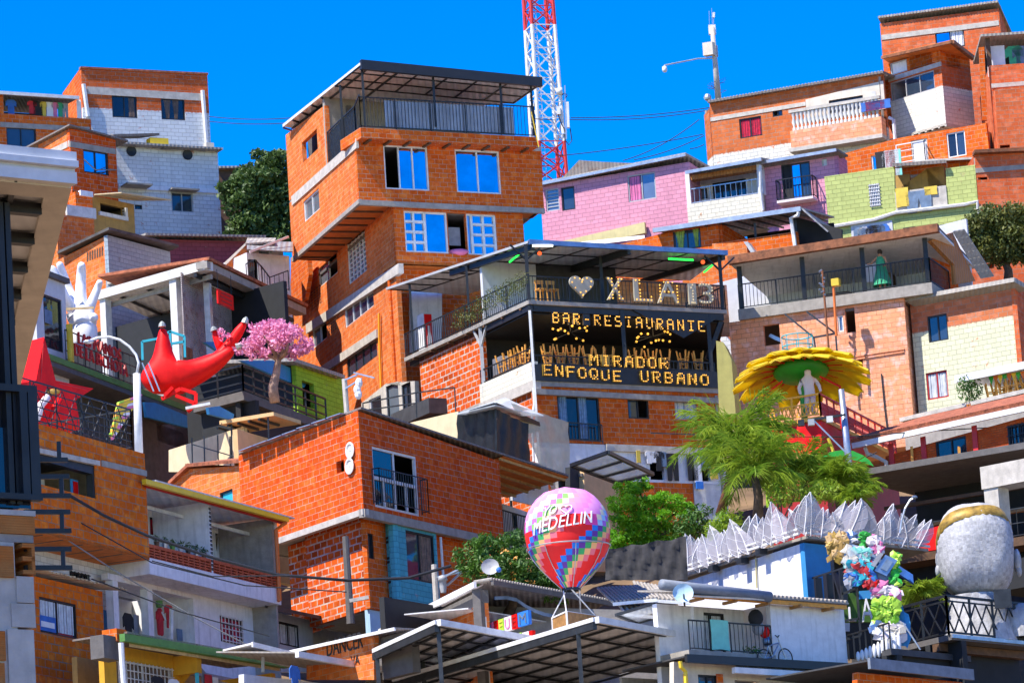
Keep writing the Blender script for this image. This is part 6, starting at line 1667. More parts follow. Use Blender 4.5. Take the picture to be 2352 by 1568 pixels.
m=MB();[m.ell(F.p(1062+rnd.uniform(-16,16),430+160*rnd.random(),1),.06,n=6,m=4) for _ in range(16)];m.ob('bulbs','glass_pale',o)
o=thing('mast','thin orange pole with a yellow box on top before the peach wall','mast',F.p(1150,830,1.1));MB().tube([F.p(1150,840,1.1),F.p(1132,530,1.1)],.06).ob('pole','pipe_orange',o);MB().pbox(F.p(1118,532,1.2),F.u*.32,F.n*-.3,V((0,0,.3))).ob('box','yellow_dark',o)
h=House('cream_brick_house','tall house painted cream below and raw brick above, with two framed windows',192,(2258,530),(2310,1320),(1605,650),(2330,575),deep=5)
zp=h.L.uv(1610,830)[1];painted('block_creamlow',(.72,.72,.50),pz=zp,worn=(.66,.20,.08));zz=h.z0
h.walls('brick_red','block_creamlow',winl=[(1710,722,1845,862,'cu',dict(gl='glass_mid')),(1702,1072,1846,1216,'cu',dict(fr='red_dark',gl='glass_mid',cur='curtain_white'))],lid=True)
a,b,c=h.L.p(1575,628,.5),h.L.p(2250,505,.5),h.R.p(2345,560,.5);sheet(h.root,[a,b,c,a+(c-b)],.2,'fibre_cement')
wall(h.root,h.L.par(-.4),[q for q in ((1560,640),(1610,640),(1650,1400),(1612,1400))],'wood_dark',name='dark_gap')
F=fa(2200,500,209,-6);t=thing('brick_house','shaded brick wall standing behind the olive tree at the right edge','house',F.p(2200,700));wall(t,F,[(1960,380),(2500,330),(2500,760),(1960,760)],'brick_red',[(2080,395,2130,470,'hole',{})],th=1.0)
# lower storey of the restaurant house: washing, parapet
def tarp(F,pts,nx_,amp,mat,nm,root):
 (a,b,c,d)=pts;m=MB();rows=7;G={}
 for i in range(nx_+1):
  for j in range(rows+1):
   p=lerp(lerp(F.p(*a),F.p(*b),i/nx_),lerp(F.p(*d),F.p(*c),i/nx_),j/rows)
   G[i,j]=p+F.n*(amp*(math.sin(i*1.7+j*.8)+.6*math.sin(j*2.1+i*.6)+rnd.uniform(-.5,.5)))-V((0,0,(amp*1.6*abs(math.sin(i*.45)) if root is None and j==0 else 0)))
 R1_=rows+1;m.v=[G[i,j] for i in range(nx_+1) for j in range(R1_)]
 m.f=[(i*R1_+j,(i+1)*R1_+j,(i+1)*R1_+j+1,i*R1_+j+1) for i in range(nx_) for j in range(rows)]
 return m.ob(nm,mat,root,True)
Z('S')
R=REST_R.par(-.12);t=bpy.data.objects['restaurant_building']
uL,uR_=0.0,R.uv(2095,400)[0];zp=R.uv(900,640)[1]
wall(t,R,[(uL,zp),(uR_,zp),(uR_,zmid-.02),(uL,zmid-.02)],'plaster_white',[(1200,280,1392,625,'hole',{}),(1655,300,1930,640,'hole',{})],uvpoly=True,name='white_wall')
wall(t,R,[(uL,zlow),(uR_-1.6,zlow),(uR_-1.6,zp),(uL,zp)],'brick',uvpoly=True,d=.02,name='parapet')
wall(t,R,[(uR_-1.55,zlow),(uR_,zlow),(uR_,zp-.01),(uR_-1.55,zp-.01)],'concrete_white',uvpoly=True,name='side_wall')
band(t,R,(690,205),(2085,265),.28,'concrete_pale',-.1,.12);MB().fbox(R,uL,zlow,uR_,zmid,-2.6,-2.5).ob('rear_wall','screen_dark',t)
for i,(x,y0,w_,h_,mt,kd) in enumerate(((1070,285,.18,.5,'cloth_yellow','cloth'),(1195,290,.35,.5,'cloth_white','shirt'),(1255,290,.4,.45,'cloth_white','shirt'),(1310,285,.5,.8,'cloth_black','shirt'),(1365,290,.4,.6,'cloth_denim','shirt'),(1465,310,.55,1.1,'cloth_black','trousers'),(1700,310,.5,1.05,'cloth_black','trousers'),(1760,320,.35,1.1,'cloth_white','cloth'),(1825,315,.4,.6,'cloth_denim','shirt'),(1880,320,.35,.5,'cloth_blue','cloth'),(1950,315,.35,.95,'cloth_yellow','cloth'))):
 u,v=R.uv(x,y0+(x-1200)*.04,.1)
 garment(R,u,v,w_,h_,mt,kd,['narrow yellow cloth behind the skylight','left white shirt behind the skylight','white shirt next to the first dark opening','black shirt in the first dark opening','grey-blue shirt in the first dark opening','black leggings on the white wall','black trousers in the right dark opening','long white towel in the right dark opening','grey-blue shirt in the right dark opening','blue cloth in the right dark opening','yellow towel at the right end of the line'][i]+' of the washing under the restaurant',.12,'washing line under the restaurant')
u,v=R.uv(1800,690,.1);tag(MB().fbox(R,u-.2,v-.15,u+.12,v+.15,.12,.2).ob('blue_bucket','plastic_blue'),'small blue box hanging below the washing line by the palm','box')
F=fc(440,530,830,668,182);t=thing('tan_block','tan plastered block with a framed glass awning behind the balloon','house',F.p(650,1430))
wall(t,F,[(440,515),(850,655),(870,1700),(450,1700)],'plaster_tan',th=.3);wall(t,F.par(-.2),[q for q in ((275,470),(452,530),(460,1700),(275,1700))],'screen_dark',name='dark_door')
shell(t,F.p(440,900),F.p(440,900)-F.n*1.2,F.p(850,900),F.uv(850,1700)[1],F.uv(850,680)[1],lid=True)
def lvl(x,y,z):r=ray(x,y);return EYE+r*((z-EYE.z)/r.z)
zz=at(820,652,180.5).z;q=[lvl(820,652,zz),lvl(1248,552,zz),lvl(722,300,zz),lvl(290,452,zz)]
m=MB()
for a,b in ((0,1),(1,2),(2,3),(3,0)):m.bar(q[a],q[b],.13,.13)
for f in (.36,.68):m.bar(lerp(q[3],q[0],f),lerp(q[2],q[1],f),.1,.1)
m.ob('awning_frame','black_metal',t);MB().prism(q,V((0,0,.03))).ob('awning_glass','clear_plastic',t)
TY=177
def bush(label,lobes,Y,leaf,size,n=900):
 cs=[at(x,y,Y) for x,y,r in lobes];o=thing('bush',label,'bush',cs[0]-V((0,0,.5)),'bushes below the palms');m=MB()
 for c,(x,y,r) in zip(cs,lobes):leaves(m,c,r,r,r*.7,int(n*r*r),size,flat=.35)
 m.ob('foliage',leaf,o);m=MB();[m.tube([cs[0]-V((0,0,.8)),c],.03,5) for c in cs];m.ob('stem','bark',o);return o
def tree(name,label,lobes,Y,leaf,base,size,trunk_r=.18,mat='bark',n=900,flat=.4,group=None):
 """tapered trunk and limbs, then leaf faces through a set of lobes: (x, y, depth, rx, rz) in picture points and metres"""
 b=at(*base,Y);o=thing(name,label,'tree',b,group)
 cs=[at(x,y,Y+d) for x,y,d,rx,rz in lobes]
 top=sum(cs,V((0,0,0)))/len(cs);top.z=(top.z+b.z)/2
 tree_trunk(o,[b,lerp(b,top,.5)+V((.1,0,0)),top],[trunk_r,trunk_r*.8,trunk_r*.6],[(top,c,trunk_r*.45) for c in cs[:14]],mat)
 m=MB()
 for c,(x,y,d,rx,rz) in zip(cs,lobes):
  k=max(60,int(n*rx*rz))
  leaves(m,c,rx,rx*.9,rz,k,size,flat=flat)
  for _ in range(5):
   a=rnd.uniform(0,6.28);e=rnd.uniform(-.4,1)
   leaves(m,c+V((rx*.85*math.cos(a),-abs(rx*.6*math.sin(a)),rz*.85*e)),rx*.38,rx*.38,rz*.32,k//8,size,flat=flat)
 m.ob('crown',leaf,o);return o
tree('bright_tree','bright feathery green tree between the tan block and the palms',[(960,740,0,.5,.35),(1080,700,.3,.5,.28),(920,900,-.2,.6,.4),(1150,920,0,.7,.38),(1380,880,.2,.7,.3),(1560,960,.2,.55,.26),(1640,1030,0,.4,.18),(1000,1100,0,.8,.45),(1300,1080,0,.8,.4),(1200,1250,.2,.9,.45),(950,1300,0,.7,.5),(1550,1220,.4,.6,.2),(1000,1450,.3,.8,.5),(1350,1420,.3,.9,.5),(1700,1300,.6,.6,.3)],TY,'leaf_bright',(1050,1600),.065,n=3400,flat=.35)
F=fa(700,1440,158.3,-8);tarp(F,((690,1425),(1640,1275),(1660,1800),(690,1800)),22,.045,'drape_grey','black_drape',None)
tag(bpy.data.objects['black_drape'],'black shade cloth draped in folds between the balloon and the leaf crown','shade cloth')
Z('G')
L_=fc(1475,200,1135,270,184);t=thing('tarp_shed','cream walled roof shed wrapped in black tarpaulin with sheer plastic hanging at its side','shed',L_.p(1500,500))
wall(t,L_,[(1125,248),(1475,165),(1478,600),(1125,600)],'plaster_cream',th=.4)
L2=L_.par(.3)
tarp(L2,((1470,190),(1727,150),(1735,620),(1478,620)),14,.05,'tarp','tarpaulin',t)
RT_=Face(L2.p(1727,200),CEN_R.u);tarp(RT_,((1727,150),(1940,250),(1985,700),(1735,620)),12,.04,'tarp','tarpaulin',t)
zz=L2.p(1725,130).z;q=[lvl(1725,128,zz),lvl(2062,275,zz),lvl(1895,312,zz),lvl(1740,165,zz)]
q=[lvl(1725,122,zz),lvl(2062,275,zz),lvl(1880,318,zz),lvl(1560,172,zz)]
m=MB();[m.bar(q[a],q[b],.14,.16) for a,b in ((0,1),(1,2),(2,3),(3,0))];[m.bar(lerp(q[0],q[1],f),lerp(q[3],q[2],f),.1) for f in (.33,.66)];m.ob('awning_frame','black_metal',t);MB().prism(q,V((0,0,.03))).ob('awning_glass','sheer_plastic',t)
q2=[L2.p(1458,188,.5),L2.p(1725,128,.6),RT_.p(2055,200,.3),RT_.p(1790,78,-2.2)]
MB().prism(q2,V((0,0,.04))).ob('clear_roof','clear_plastic',t)
FP=Face(RT_.p(2050,300,-.6),CEN_R.u);tarp(FP,((1830,110),(2222,240),(2232,700),(2110,690)),14,.03,'sheer_plastic','plastic_sheet',t)
MB().fbox(FP,FP.uv(1985,400)[0],FP.uv(2100,760)[1],FP.uv(2230,400)[0],FP.uv(2230,500)[1],-1.2,-1.1).ob('inner_wall','plaster_grey',t)
MB().bar(L2.p(1727,120,.05),L2.p(1735,640,.05),.08).ob('post','black_metal',t)
m=MB();FG=L_.par(-2.5)
for a,b in (((1190,40),(1450,5)),((1190,40),(1195,210)),((1450,5),(1460,190)),((830,110),(1190,40)),((830,160),(1190,110)),((830,110),(835,200))):m.bar(FG.p(*a),FG.p(*b),.05)
tag(m.ob('iron_gate','iron'),'thin dark iron gate and rails standing behind the ridge of the orange house','gate')
FD=REST_L.par(.6);o=thing('dark_roof_box','small dark flat roofed box in front of the brick restaurant wall','roof',FD.p(1100,190));MB().fbox(FD,FD.uv(1020,180)[0],FD.uv(1200,210)[1],FD.uv(1280,180)[0],FD.uv(1100,150)[1],-1.5,0).ob('box','dark_sheet',o)
FT=REST_L.par(-.5);t3=thing('glazed_bay','narrow glazed bay with concrete edges between the tall house and the restaurant','house',FT.p(1000,200))
wall(t3,FT,[(820,110),(985,-20),(1180,-40),(1190,260),(820,260)],'concrete_pale',[(985,0,1080,190,'dk',dict(gl='glass_pale',nx=1)),(1090,-10,1165,190,'dk',dict(gl=['glass_mid','glass_dark'])),(870,90,960,200,'al1',{})])
FX=CEN_R.par(-3.0);t4=thing('white_corner_house','white wall corner with black rails behind the right end of the orange house','house',FX.p(1850,1050))
wall(t4,FX,[(1780,790),(1990,860),(2000,1150),(1780,1150)],'plaster_white',[(1835,850,1880,960,'dk1',{})])
railing(t4,[FX.p(1780,990,.8),FX.p(1990,1050,.8)],.9,step=.12)
Z('W')
tree('dark_tree','big dark green tree between the white houses and the tall brick house',[(640,385,0,1.1,.9),(585,415,-.5,1.2,.9),(660,440,.3,1.2,.9),(560,465,-.6,1.1,.9),(620,470,0,1.4,1),(575,520,-.4,1.2,.8),(650,520,.2,1.3,.9),(535,440,0,.8,.6),(610,545,-.2,1.2,.7),(550,550,-.3,.9,.5)],226,'leaf_dark',(600,620),.13,.3,n=1150,flat=.5)
h=House('brown_shed','dark brown shed wall with a ribbed roof edge beside the dark tree',232,(502,388),(520,640),None,(640,388),deep=4);h.walls('wood_dark');MB().bar(h.R.p(498,386,.2),h.R.p(640,384,.2),.4,.1).ob('roof_edge','fibre_cement',h.root)
Z('J')
tree('olive_tree','rounded olive green tree at the right edge above the grey roofed cream house',[(2230,120,0,1.1,.8),(2060,160,-.3,1.0,.8),(2150,190,0,1.2,.9),(2300,190,.2,1.2,.9),(2020,240,-.2,.9,.7),(2200,280,0,1.3,.8),(2100,310,-.3,.9,.6),(2330,300,0,1.0,.8),(2170,350,0,.9,.5)],203,'leaf_olive',(2215,500),.1,.22,n=1300,flat=.5)
Z('G')
tree('mango_tree','glossy dark green mango tree behind the balloon',[(1660,1090,0,.7,.5),(1600,1180,-.3,.7,.5),(1760,1120,.2,.8,.55),(1700,1230,-.4,.9,.5),(1880,1190,.1,.8,.5),(1820,1290,-.3,.9,.5),(1640,1290,-.2,.7,.4),(1980,1260,.2,.8,.5),(2060,1330,.2,.7,.4),(1900,1340,-.2,.8,.35),(1870,1030,.5,.5,.35),(2140,1390,.3,.6,.4)],158,'leaf_mid',(1800,1560),.1,.2,n=1300,flat=.3)
m=MB()
for _ in range(26):leaves(m,at(rnd.uniform(1600,2050),rnd.uniform(1080,1340),157.2),.12,.1,.12,7,.06)
o=bpy.data.objects['mango_tree'];m.ob('orange_leaves','wood_orange',o)
# skyline masts
Z('M')
def lattice_tower():
 Y=256;b,tp=at(478,1520,Y),at(312,-80,Y);H=tp.z-b.z
 o=thing('cell_tower','red and white lattice radio tower rising behind the tall brick house','tower',b)
 ax=V((tp.x-b.x,0,0));ro=math.radians(17);s=.92
 def c(k,z,g=1.0):
  a=ro+math.pi/4+k*math.pi/2;return V((b.x+s*g*math.cos(a)+ax.x*z/H*.0,b.y+s*g*math.sin(a),b.z+z))
 zr1,zr2=H*.19,H*.80
 for nm,z0,z1,mt in (('lower_section',0,zr1,'red_steel'),('middle_section',zr1,zr2,'galv'),('upper_section',zr2,H,'red_steel')):
  m=MB();g=lambda z:1.12-.16*z/H
  n=max(1,round((z1-z0)/1.35))
  for k in range(4):
   m.tube([c(k,z0,g(z0)),c(k,z1,g(z1))],.10,8)
   for i in range(n):
    a,e=z0+(z1-z0)*i/n,z0+(z1-z0)*(i+1)/n
    m.bar(c(k,a,g(a)),c(k+1,e,g(e)),.06);m.bar(c(k+1,a,g(a)),c(k,e,g(e)),.06);m.bar(c(k,e,g(e)),c(k+1,e,g(e)),.05)
  m.ob(nm,mt if mt!='galv' else 'white_paint',o)
 m=MB()
 for x in (-.12,.12):m.bar(V((b.x+x-.3,b.y,b.z)),V((b.x+x-.3,b.y,b.z+H)),.035)
 for i in range(40):m.bar(V((b.x-.42,b.y,b.z+H*i/40)),V((b.x-.18,b.y,b.z+H*i/40)),.025)
 m.ob('ladder','grey_paint',o)
 P=lambda x,y:at(x,y,Y-.6)
 MB().bar(P(600,720),P(612,1170),.07).ob('antenna_mount','galv',o)
 m=MB();m.bar(P(505,860),P(600,850),.05);m.bar(P(525,1140),P(610,1120),.06);m.ob('mount_arm','galv',o)
 MB().tube([P(528,772),P(580,765)],.19,12).ob('drum_antenna','white_paint',o,True)
 MB().bar(P(622,860),P(630,1075),.2,.14).ob('panel_antenna','white_paint',o)
 MB().bar(P(545,900),P(550,965),.28,.2).ob('radio_unit','white_paint',o)
 MB().tube([P(545,965),P(570,1040),P(600,1090),P(605,1180),P(635,1220),P(660,1180),P(645,1080)],.03,5).ob('feed_cable','cable',o)
 MB().tube([P(580,800),P(600,780),P(620,800),P(600,840)],.03,5).ob('feed_cable','cable',o)
lattice_tower()
Y=243;P=lambda x,y:at(x,y,Y)
o=thing('camera_pole','concrete pole with white boxes, antennas and a long camera arm on the skyline','pole',P(1890,840))
MB().tube([P(1892,860),P(1838,230)],[.17,.11],10).ob('pole','concrete_pale',o,True)
MB().pbox(P(1812,285),V((.36,0,0)),V((0,.3,0)),V((0,0,.48))).ob('top_box','white_paint',o)
MB().pbox(P(1762,482)+V((0,-.3,0)),V((.5,-.18,0)),V((.15,.3,0)),V((0,0,.68))).ob('equipment_box','plaster_buff',o)
MB().pbox(P(1866,470),V((.14,0,0)),V((0,.3,0)),V((0,0,.55))).ob('equipment_box','grey_paint',o)
MB().tube([P(1840,490),P(1720,494),P(1435,550)],.035,6).ob('arm','galv',o)
m=MB();m.lathe(P(1441,612),[(0,0),(.1,.05),(.13,.14),(.12,.3),(.05,.36),(0,.38)],12);m.ob('camera_dome','white_paint',o,True)
m=MB();m.bar(P(1815,205),P(1812,95),.025);m.bar(P(1840,205),P(1833,70),.025);m.bar(P(1848,200),P(1850,110),.05);m.ob('antenna','galv',o)
MB().bar(P(1850,150),P(1851,108),.12).ob('small_antenna','white_paint',o)
m=MB()
for i in range(22):
 a=rnd.uniform(0,6.28);q=P(1880,690+rnd.uniform(0,110));m.bar(q,q+V((math.cos(a)*.5,math.sin(a)*.3,rnd.uniform(-.1,.35))),.016)
m.ob('spikes','bark',o)
MB().ell(P(1800,820),.2,.15,.2,n=8,m=6).ob('lamp','galv',o)
for i,(pts,sg) in enumerate(((((650,990),(1820,905)),.15),(((640,1005),(1820,925)),.2),(((350,1000),(520,1010)),.0),(((550,1310),(1760,1130)),.1),(((1090,1350),(1730,1005)),.25),(((1180,1345),(1770,1140)),.15),(((1650,1250),(1770,1215)),.05))):
 cable(['upper wire of the pair from the tower to the camera pole','lower wire of the pair from the tower to the camera pole','short wire crossing behind the roof terrace post to the tower','thin low wire between the tower and the long brick house','steep thick cable rising from the pink house to the long brick house','thin wire under the steep cable over the pink house','short wire end at the corner of the long brick house'][i],[at(*q,241) for q in pts],.022,sag=sg,group='wires against the sky')
Z('W')
for i,y in enumerate((268,279)):cable(['upper','lower'][i]+' thin wire between the left skyline house and the tall house',[at(480,y,232),at(672,y+3,212)],.02,sag=.1,group='wires against the sky')
Z('H')
def cpts(l):return [at(x,y,Y) for x,y,Y in l]
Z('C')
cable('thick black cable bundle sweeping past the white balcony house and the blue lower storey',[at(425,420,155),at(640,545,155.4),at(900,665,156),at(1300,800,156.6),at(1700,905,157),at(2123,940,158),at(2500,925,159),at(2760,850,160)],.055,n=6)
for i,l in enumerate((((205,380),(420,545),(930,830),(1500,970),(2123,1010)),((215,565),(720,890),(1200,1170),(1640,1400)),((930,820),(1300,915),(1780,910),(2123,935)),((560,930),(1100,1130),(1650,1280)))):
 cable(['thin dark wire drooping across the brick wall and both balconies','pale straight wire crossing the white porch house','thin dark wire looping under the pierced parapets','faint dark wire across the porch and the red curtain window'][i],[at(x,y,155+.8*k) for k,(x,y) in enumerate(l)],.022,['cable','cable_grey','cable','cable'][i],group='thin wires at the lower left',n=5)
Z('J')
for i,l in enumerate((((0,1440),(600,1462),(1200,1465),(1700,1430),(2311,1395)),((700,1900),(1100,1700),(1400,1560)))):cable(['long thin wire crossing behind the palms and over the tiled gutter','thin wire rising from the palms to the red brick gutter'][i],[at(x,y,171) for x,y in l],.02,n=4)
Z('S')
bush('dark leafy bush on the slope between the bright tree and the bare palm trunk',[(1700,1120,.6),(1800,1010,.5),(1620,1230,.6),(1850,1180,.5)],170,'leaf_mid',.09)
bush('yellow-green bush between the two palm trunks',[(2060,1150,.55),(2150,1060,.5),(2200,1200,.55),(2000,1230,.5)],165,'leaf_palm',.09)
Z('Q')
bush('bright green bush at the foot of the red skirt, right of the second palm trunk',[(620,1380,.5),(760,1330,.5),(900,1360,.5),(560,1300,.4),(1000,1300,.5)],163.5,'leaf_palm',.08)
# daisy pavilion
Z('Q')
DY=173;c=at(795,350,DY)
o=thing('daisy_sculpture','giant yellow daisy parasol with a green heart over an orange railed platform','sculpture',at(860,700,DY))
tilt=Matrix.Rotation(math.radians(-11),3,'X')
def petal(a,r0,r1,w,dz,droop):
 """one rounded petal: a thin curved blade that hangs towards its tip"""
 top=[];n=9;k=5
 for i in range(n+1):
  f=i/n;r=r0+(r1-r0)*f;ww=w*(math.sin(math.pi*min(1,.12+f*.83))**.55)
  for j in range(k):
   s=j/(k-1)-.5;z=dz+.42-droop*(r/r1)**2.2-.10*(2*s)**2
   top.append(c+tilt@V((r*math.cos(a)-s*ww*math.sin(a),r*math.sin(a)+s*ww*math.cos(a),z)))
 vs=top+[p-V((0,0,.05)) for p in top];N=len(top);fs=[]
 for i in range(n):
  for j in range(k-1):
   q=i*k+j;fs.append((q,q+1,q+k+1,q+k));fs.append((N+q,N+q+k,N+q+k+1,N+q+1))
 for i in range(n):
  for j in (0,k-1):q=i*k+j;fs.append((q,q+k,q+k+N,q+N))
 for j in range(k-1):fs.append((j,j+1,j+1+N,j+N));q=n*k+j;fs.append((q,q+N,q+1+N,q+1))
 return MB().add(vs,fs)
for i in range(15):petal(i*2*math.pi/15+.1,.7,2.52,.98,.0,.68).ob('petal','petal_yellow',o,True)
for i in range(13):petal(i*2*math.pi/13+.3,.6,2.25,.95,.24,.5).ob('petal','petal_yellow',o,True)
MB().ell(c+V((0,0,.12)),1.02,1.0,.34,n=24,m=10,rot=tilt).ob('flower_heart','green_paint',o,True)
m=MB()
for i in range(16):
 a=i*math.pi/8+.1;m.bar(c+tilt@V((.9*math.cos(a),.9*math.sin(a),.2)),c+tilt@V((1.55*math.cos(a),1.55*math.sin(a),.12)),.04)
m.ob('strut','red_paint',o)
FL=fc(960,690,490,765,171.6);FR=fc(960,690,1590,1010,171.6);zf=FL.o.z
P0,P1,P2=FL.o,FL.p(490,765),FR.p(1590,1010)
MB().prism([P0,P1,P1+(P2-P0),P2],V((0,0,-.14))).ob('platform','orange_paint',o)
def deco(a,b,mat,h=.8):
 m=MB();a,b=V(a),V(b);H=V((0,0,h));m.bar(a+H,b+H,.07);m.bar(a+H*.62,b+H*.62,.05);m.bar(a+H*.1,b+H*.1,.05)
 n=max(2,int((b-a).length/.8))
 for i in range(n+1):q=lerp(a,b,i/n);m.bar(q,q+H,.07)
 n*=7
 for i in range(n):m.bar(lerp(a,b,i/n)+H*.1,lerp(a,b,(i+1)/n)+H*.62,.035);m.bar(lerp(a,b,(i+1)/n)+H*.1,lerp(a,b,i/n)+H*.62,.035)
 return m.ob('railing',mat,o)
deco(P1,P0,'orange_paint');deco(P0,P2,'red_steel')
for x,y,x2,y2 in ((490,760,480,520),(1130,800,1120,445)):m=MB();m.bar(FL.p(x,y),FL.p(x2,y2),.06);m.bar(FL.p(x2,y2),c+(FL.p(x2,y2)-c)*.5+V((0,0,.15)),.06);m.ob('post','red_paint',o)
MB().tube([c-V((0,0,2.2)),c],.12,8).ob('stem','green_paint',o)
m=MB();a0=at(765,110,DY+.6)
for z in (0,.38):m.tube([a0+V((.56*math.cos(t),.56*math.sin(t),z)) for t in [k*math.pi/12 for k in range(25)]],.025,5,False)
for k in range(8):t=k*math.pi/4;m.bar(a0+V((.56*math.cos(t),.56*math.sin(t),-.15)),a0+V((.56*math.cos(t),.56*math.sin(t),.38)),.03)
m.ob('ring_cage','teal_paint',o)
m=MB();m.ell(at(965,168,DY+.3),.13,.13,.1);m.ob('red_ball','red_paint',o,True)
s=thing('statue','white and pink standing human statue under the yellow daisy','statue',at(850,705,172.2));q=lambda x,y,d=0:at(x,y,172.2+d)
skin('figure',[q(868,500),q(862,440),q(855,390),q(850,352),q(846,300),q(800,400,.1),q(775,460),q(790,515,-.1),q(915,395,.1),q(945,440),q(958,490,-.1),q(845,520),q(842,610),q(846,695),q(890,520),q(895,610),q(900,690)],[(0,1),(1,2),(2,3),(3,4),(2,5),(5,6),(6,7),(2,8),(8,9),(9,10),(0,11),(11,12),(12,13),(0,14),(14,15),(15,16)],[.16,.18,.19,.09,.19,.09,.07,.05,.09,.07,.05,.13,.09,.06,.13,.09,.06],'plaster_pinkish',s)
FRD=FL.par(.05)
t=thing('red_kiosk','red draped kiosk under the daisy platform','kiosk',FL.p(900,1300))
tarp(FL,((540,815),(960,735),(975,1010),(545,1015)),14,.03,'red_paint','red_skirt',t);tarp(FR,((955,735),(1325,900),(1325,1075),(970,1010)),14,.03,'red_paint','red_skirt',t)
MB().prism([P0-V((0,0,1.4)),P1-V((0,0,1.4)),P1+(P2-P0)-V((0,0,1.4)),P2-V((0,0,1.4))],V((0,0,-3.5))).ob('kiosk_body','red_dark',t)
lf=thing('leaf_sculpture','large flat green leaf sculpture beside the pale lamp pole','sculpture',at(1150,1100,170));pts=[(905,1095),(960,1040),(1040,995),(1150,978),(1230,985),(1310,1020),(1370,1065),(1405,1115),(1330,1085),(1230,1062),(1100,1062),(1000,1078)]
MB().prism([at(x,y,170) for x,y in pts],V((0,.3,.06))).ob('leaf','green_paint',lf);MB().bar(at(1310,1085,170),at(1318,1300,170),.09).ob('stem','lime_paint',lf)
tag(MB().tube([at(1020,880,170.5),at(1060,980,170.5),at(1075,1110,170.5),at(1085,1260,170.5)],.06).ob('bent_pole','yellow_dark'),'bent yellow-green pole beside the lamp pole under the red skirt','pole')
o=thing('lamp_pole','tall pale steel pole with a dark cross arm in front of the daisy','pole',at(1240,1480,169));MB().tube([at(1235,1480,169),at(1130,470,169)],[.15,.105],10).ob('pole','galv',o,True)
MB().bar(at(890,722,168.8),at(1165,682,168.8),.08).ob('cross_arm','iron',o);MB().bar(at(900,730,168.8),at(1170,1000,168.8),.05).ob('brace','galv',o)
for i,(x,y) in enumerate(((770,775),(855,770),(1010,745))):MB().pbox(at(x,y,168.7),V((.22,0,0)),V((0,.2,0)),V((0,0,.22))).ob('junction_box',['iron','grey_paint','white_paint'][i],o)
t=thing('trellis','bright yellow-green trellis with creeping plants behind the leaf crown','trellis',at(800,1440,168));m=MB()
for x in (505,650,795,870,1090):m.bar(at(x,1210,168),at(x+6,1460,168),.09)
for y in (1215,1400):m.bar(at(500,y+20,168),at(1100,y-20,168),.08)
m.ob('frame','lime_paint',t);m=MB()
for _ in range(60):leaves(m,at(rnd.uniform(500,1110),rnd.uniform(1210,1430),167.8),.22,.2,.22,26,.06)
m.ob('creeper','leaf_yellow',t)
# palms
def palm(label,cx,cy,Y,n,l,base=None,tr=.13,mat='bark',leaf='leaf_palm',seed=0,up=.9):
 r=random.Random(seed);c=at(cx,cy,Y);b=at(*base,Y) if base else c-V((0,0,1.6))
 o=thing('palm_tree',label,'palm',b,'palms below the daisy')
 MB().tube([b,lerp(b,c,.5)+V((.08,0,0)),c],[tr*1.25,tr,tr*.8],10).ob('trunk',mat,o,True)
 m=MB()
 for i in range(n):
  a=i*2.399+r.uniform(-.2,.2);e=r.uniform(-.1,up);L_=l*r.uniform(.75,1.1);p=V(c);d=V((math.cos(a)*math.cos(e),math.sin(a)*math.cos(e),math.sin(e)+.25)).normalized();st=[]
  for k in range(13):st.append(p.copy());p=p+d*(L_/12);d=(d+V((0,0,-.125))).normalized()
  m.tube(st,[.022]*12+[.006],4,False)
  for k in range(2,13):
   f=k/12;q=st[k];dd=(st[k]-st[k-1]).normalized();sd_=dd.cross(ZUP);sd_=sd_.normalized() if sd_.length>.05 else V((1,0,0));ll=.80*l/2*math.sin(math.pi*(.18+.75*f))
   for s in (-1,1):
    for z in range(3):
     q2=lerp(st[k-1],st[k],z/3);tip=q2+(dd*.8+sd_*s*r.uniform(.4,.9)+V((0,0,r.uniform(-1.0,.15)))).normalized()*ll*r.uniform(.6,1.35);w_=ZUP.cross(tip-q2);w_=(w_.normalized() if w_.length>1e-4 else sd_)*.012
     mid=lerp(q2,tip,.5)+V((0,0,.04));m.add([q2-w_*.5,q2+w_*.5,mid+w_,tip,mid-w_],[(0,1,2,3,4)])
 m.ob('fronds',leaf,o);return o
Z('Q')
palm('tall feathery palm with a bare brown trunk beside the washing wall',250,900,165.5,30,2.5,(110,1530),.14,'rust',seed=1,up=1.25)
palm('second bushy palm left of the trellis, lower than the first',400,1180,164,28,2.2,(430,1560),.16,seed=2,up=1.2)
palm('bushy palm in front of the red skirt, above the trellis',800,1150,166.5,24,1.8,None,.12,seed=3,up=1.2)
palm('palm with arching fronds right of the trellis by the lamp pole',1080,1270,166,24,1.8,None,.12,seed=4,up=1.0)
palm('small palm right of the lamp pole above the leaf crown',1240,1380,165,18,1.0,None,.08,seed=5,up=.9)
Z('K')
palm('small yellowish palm beside the grey stone head',1560,1030,157,24,1.0,(1560,1150),.08,leaf='leaf_yellow',seed=6,up=1.1)
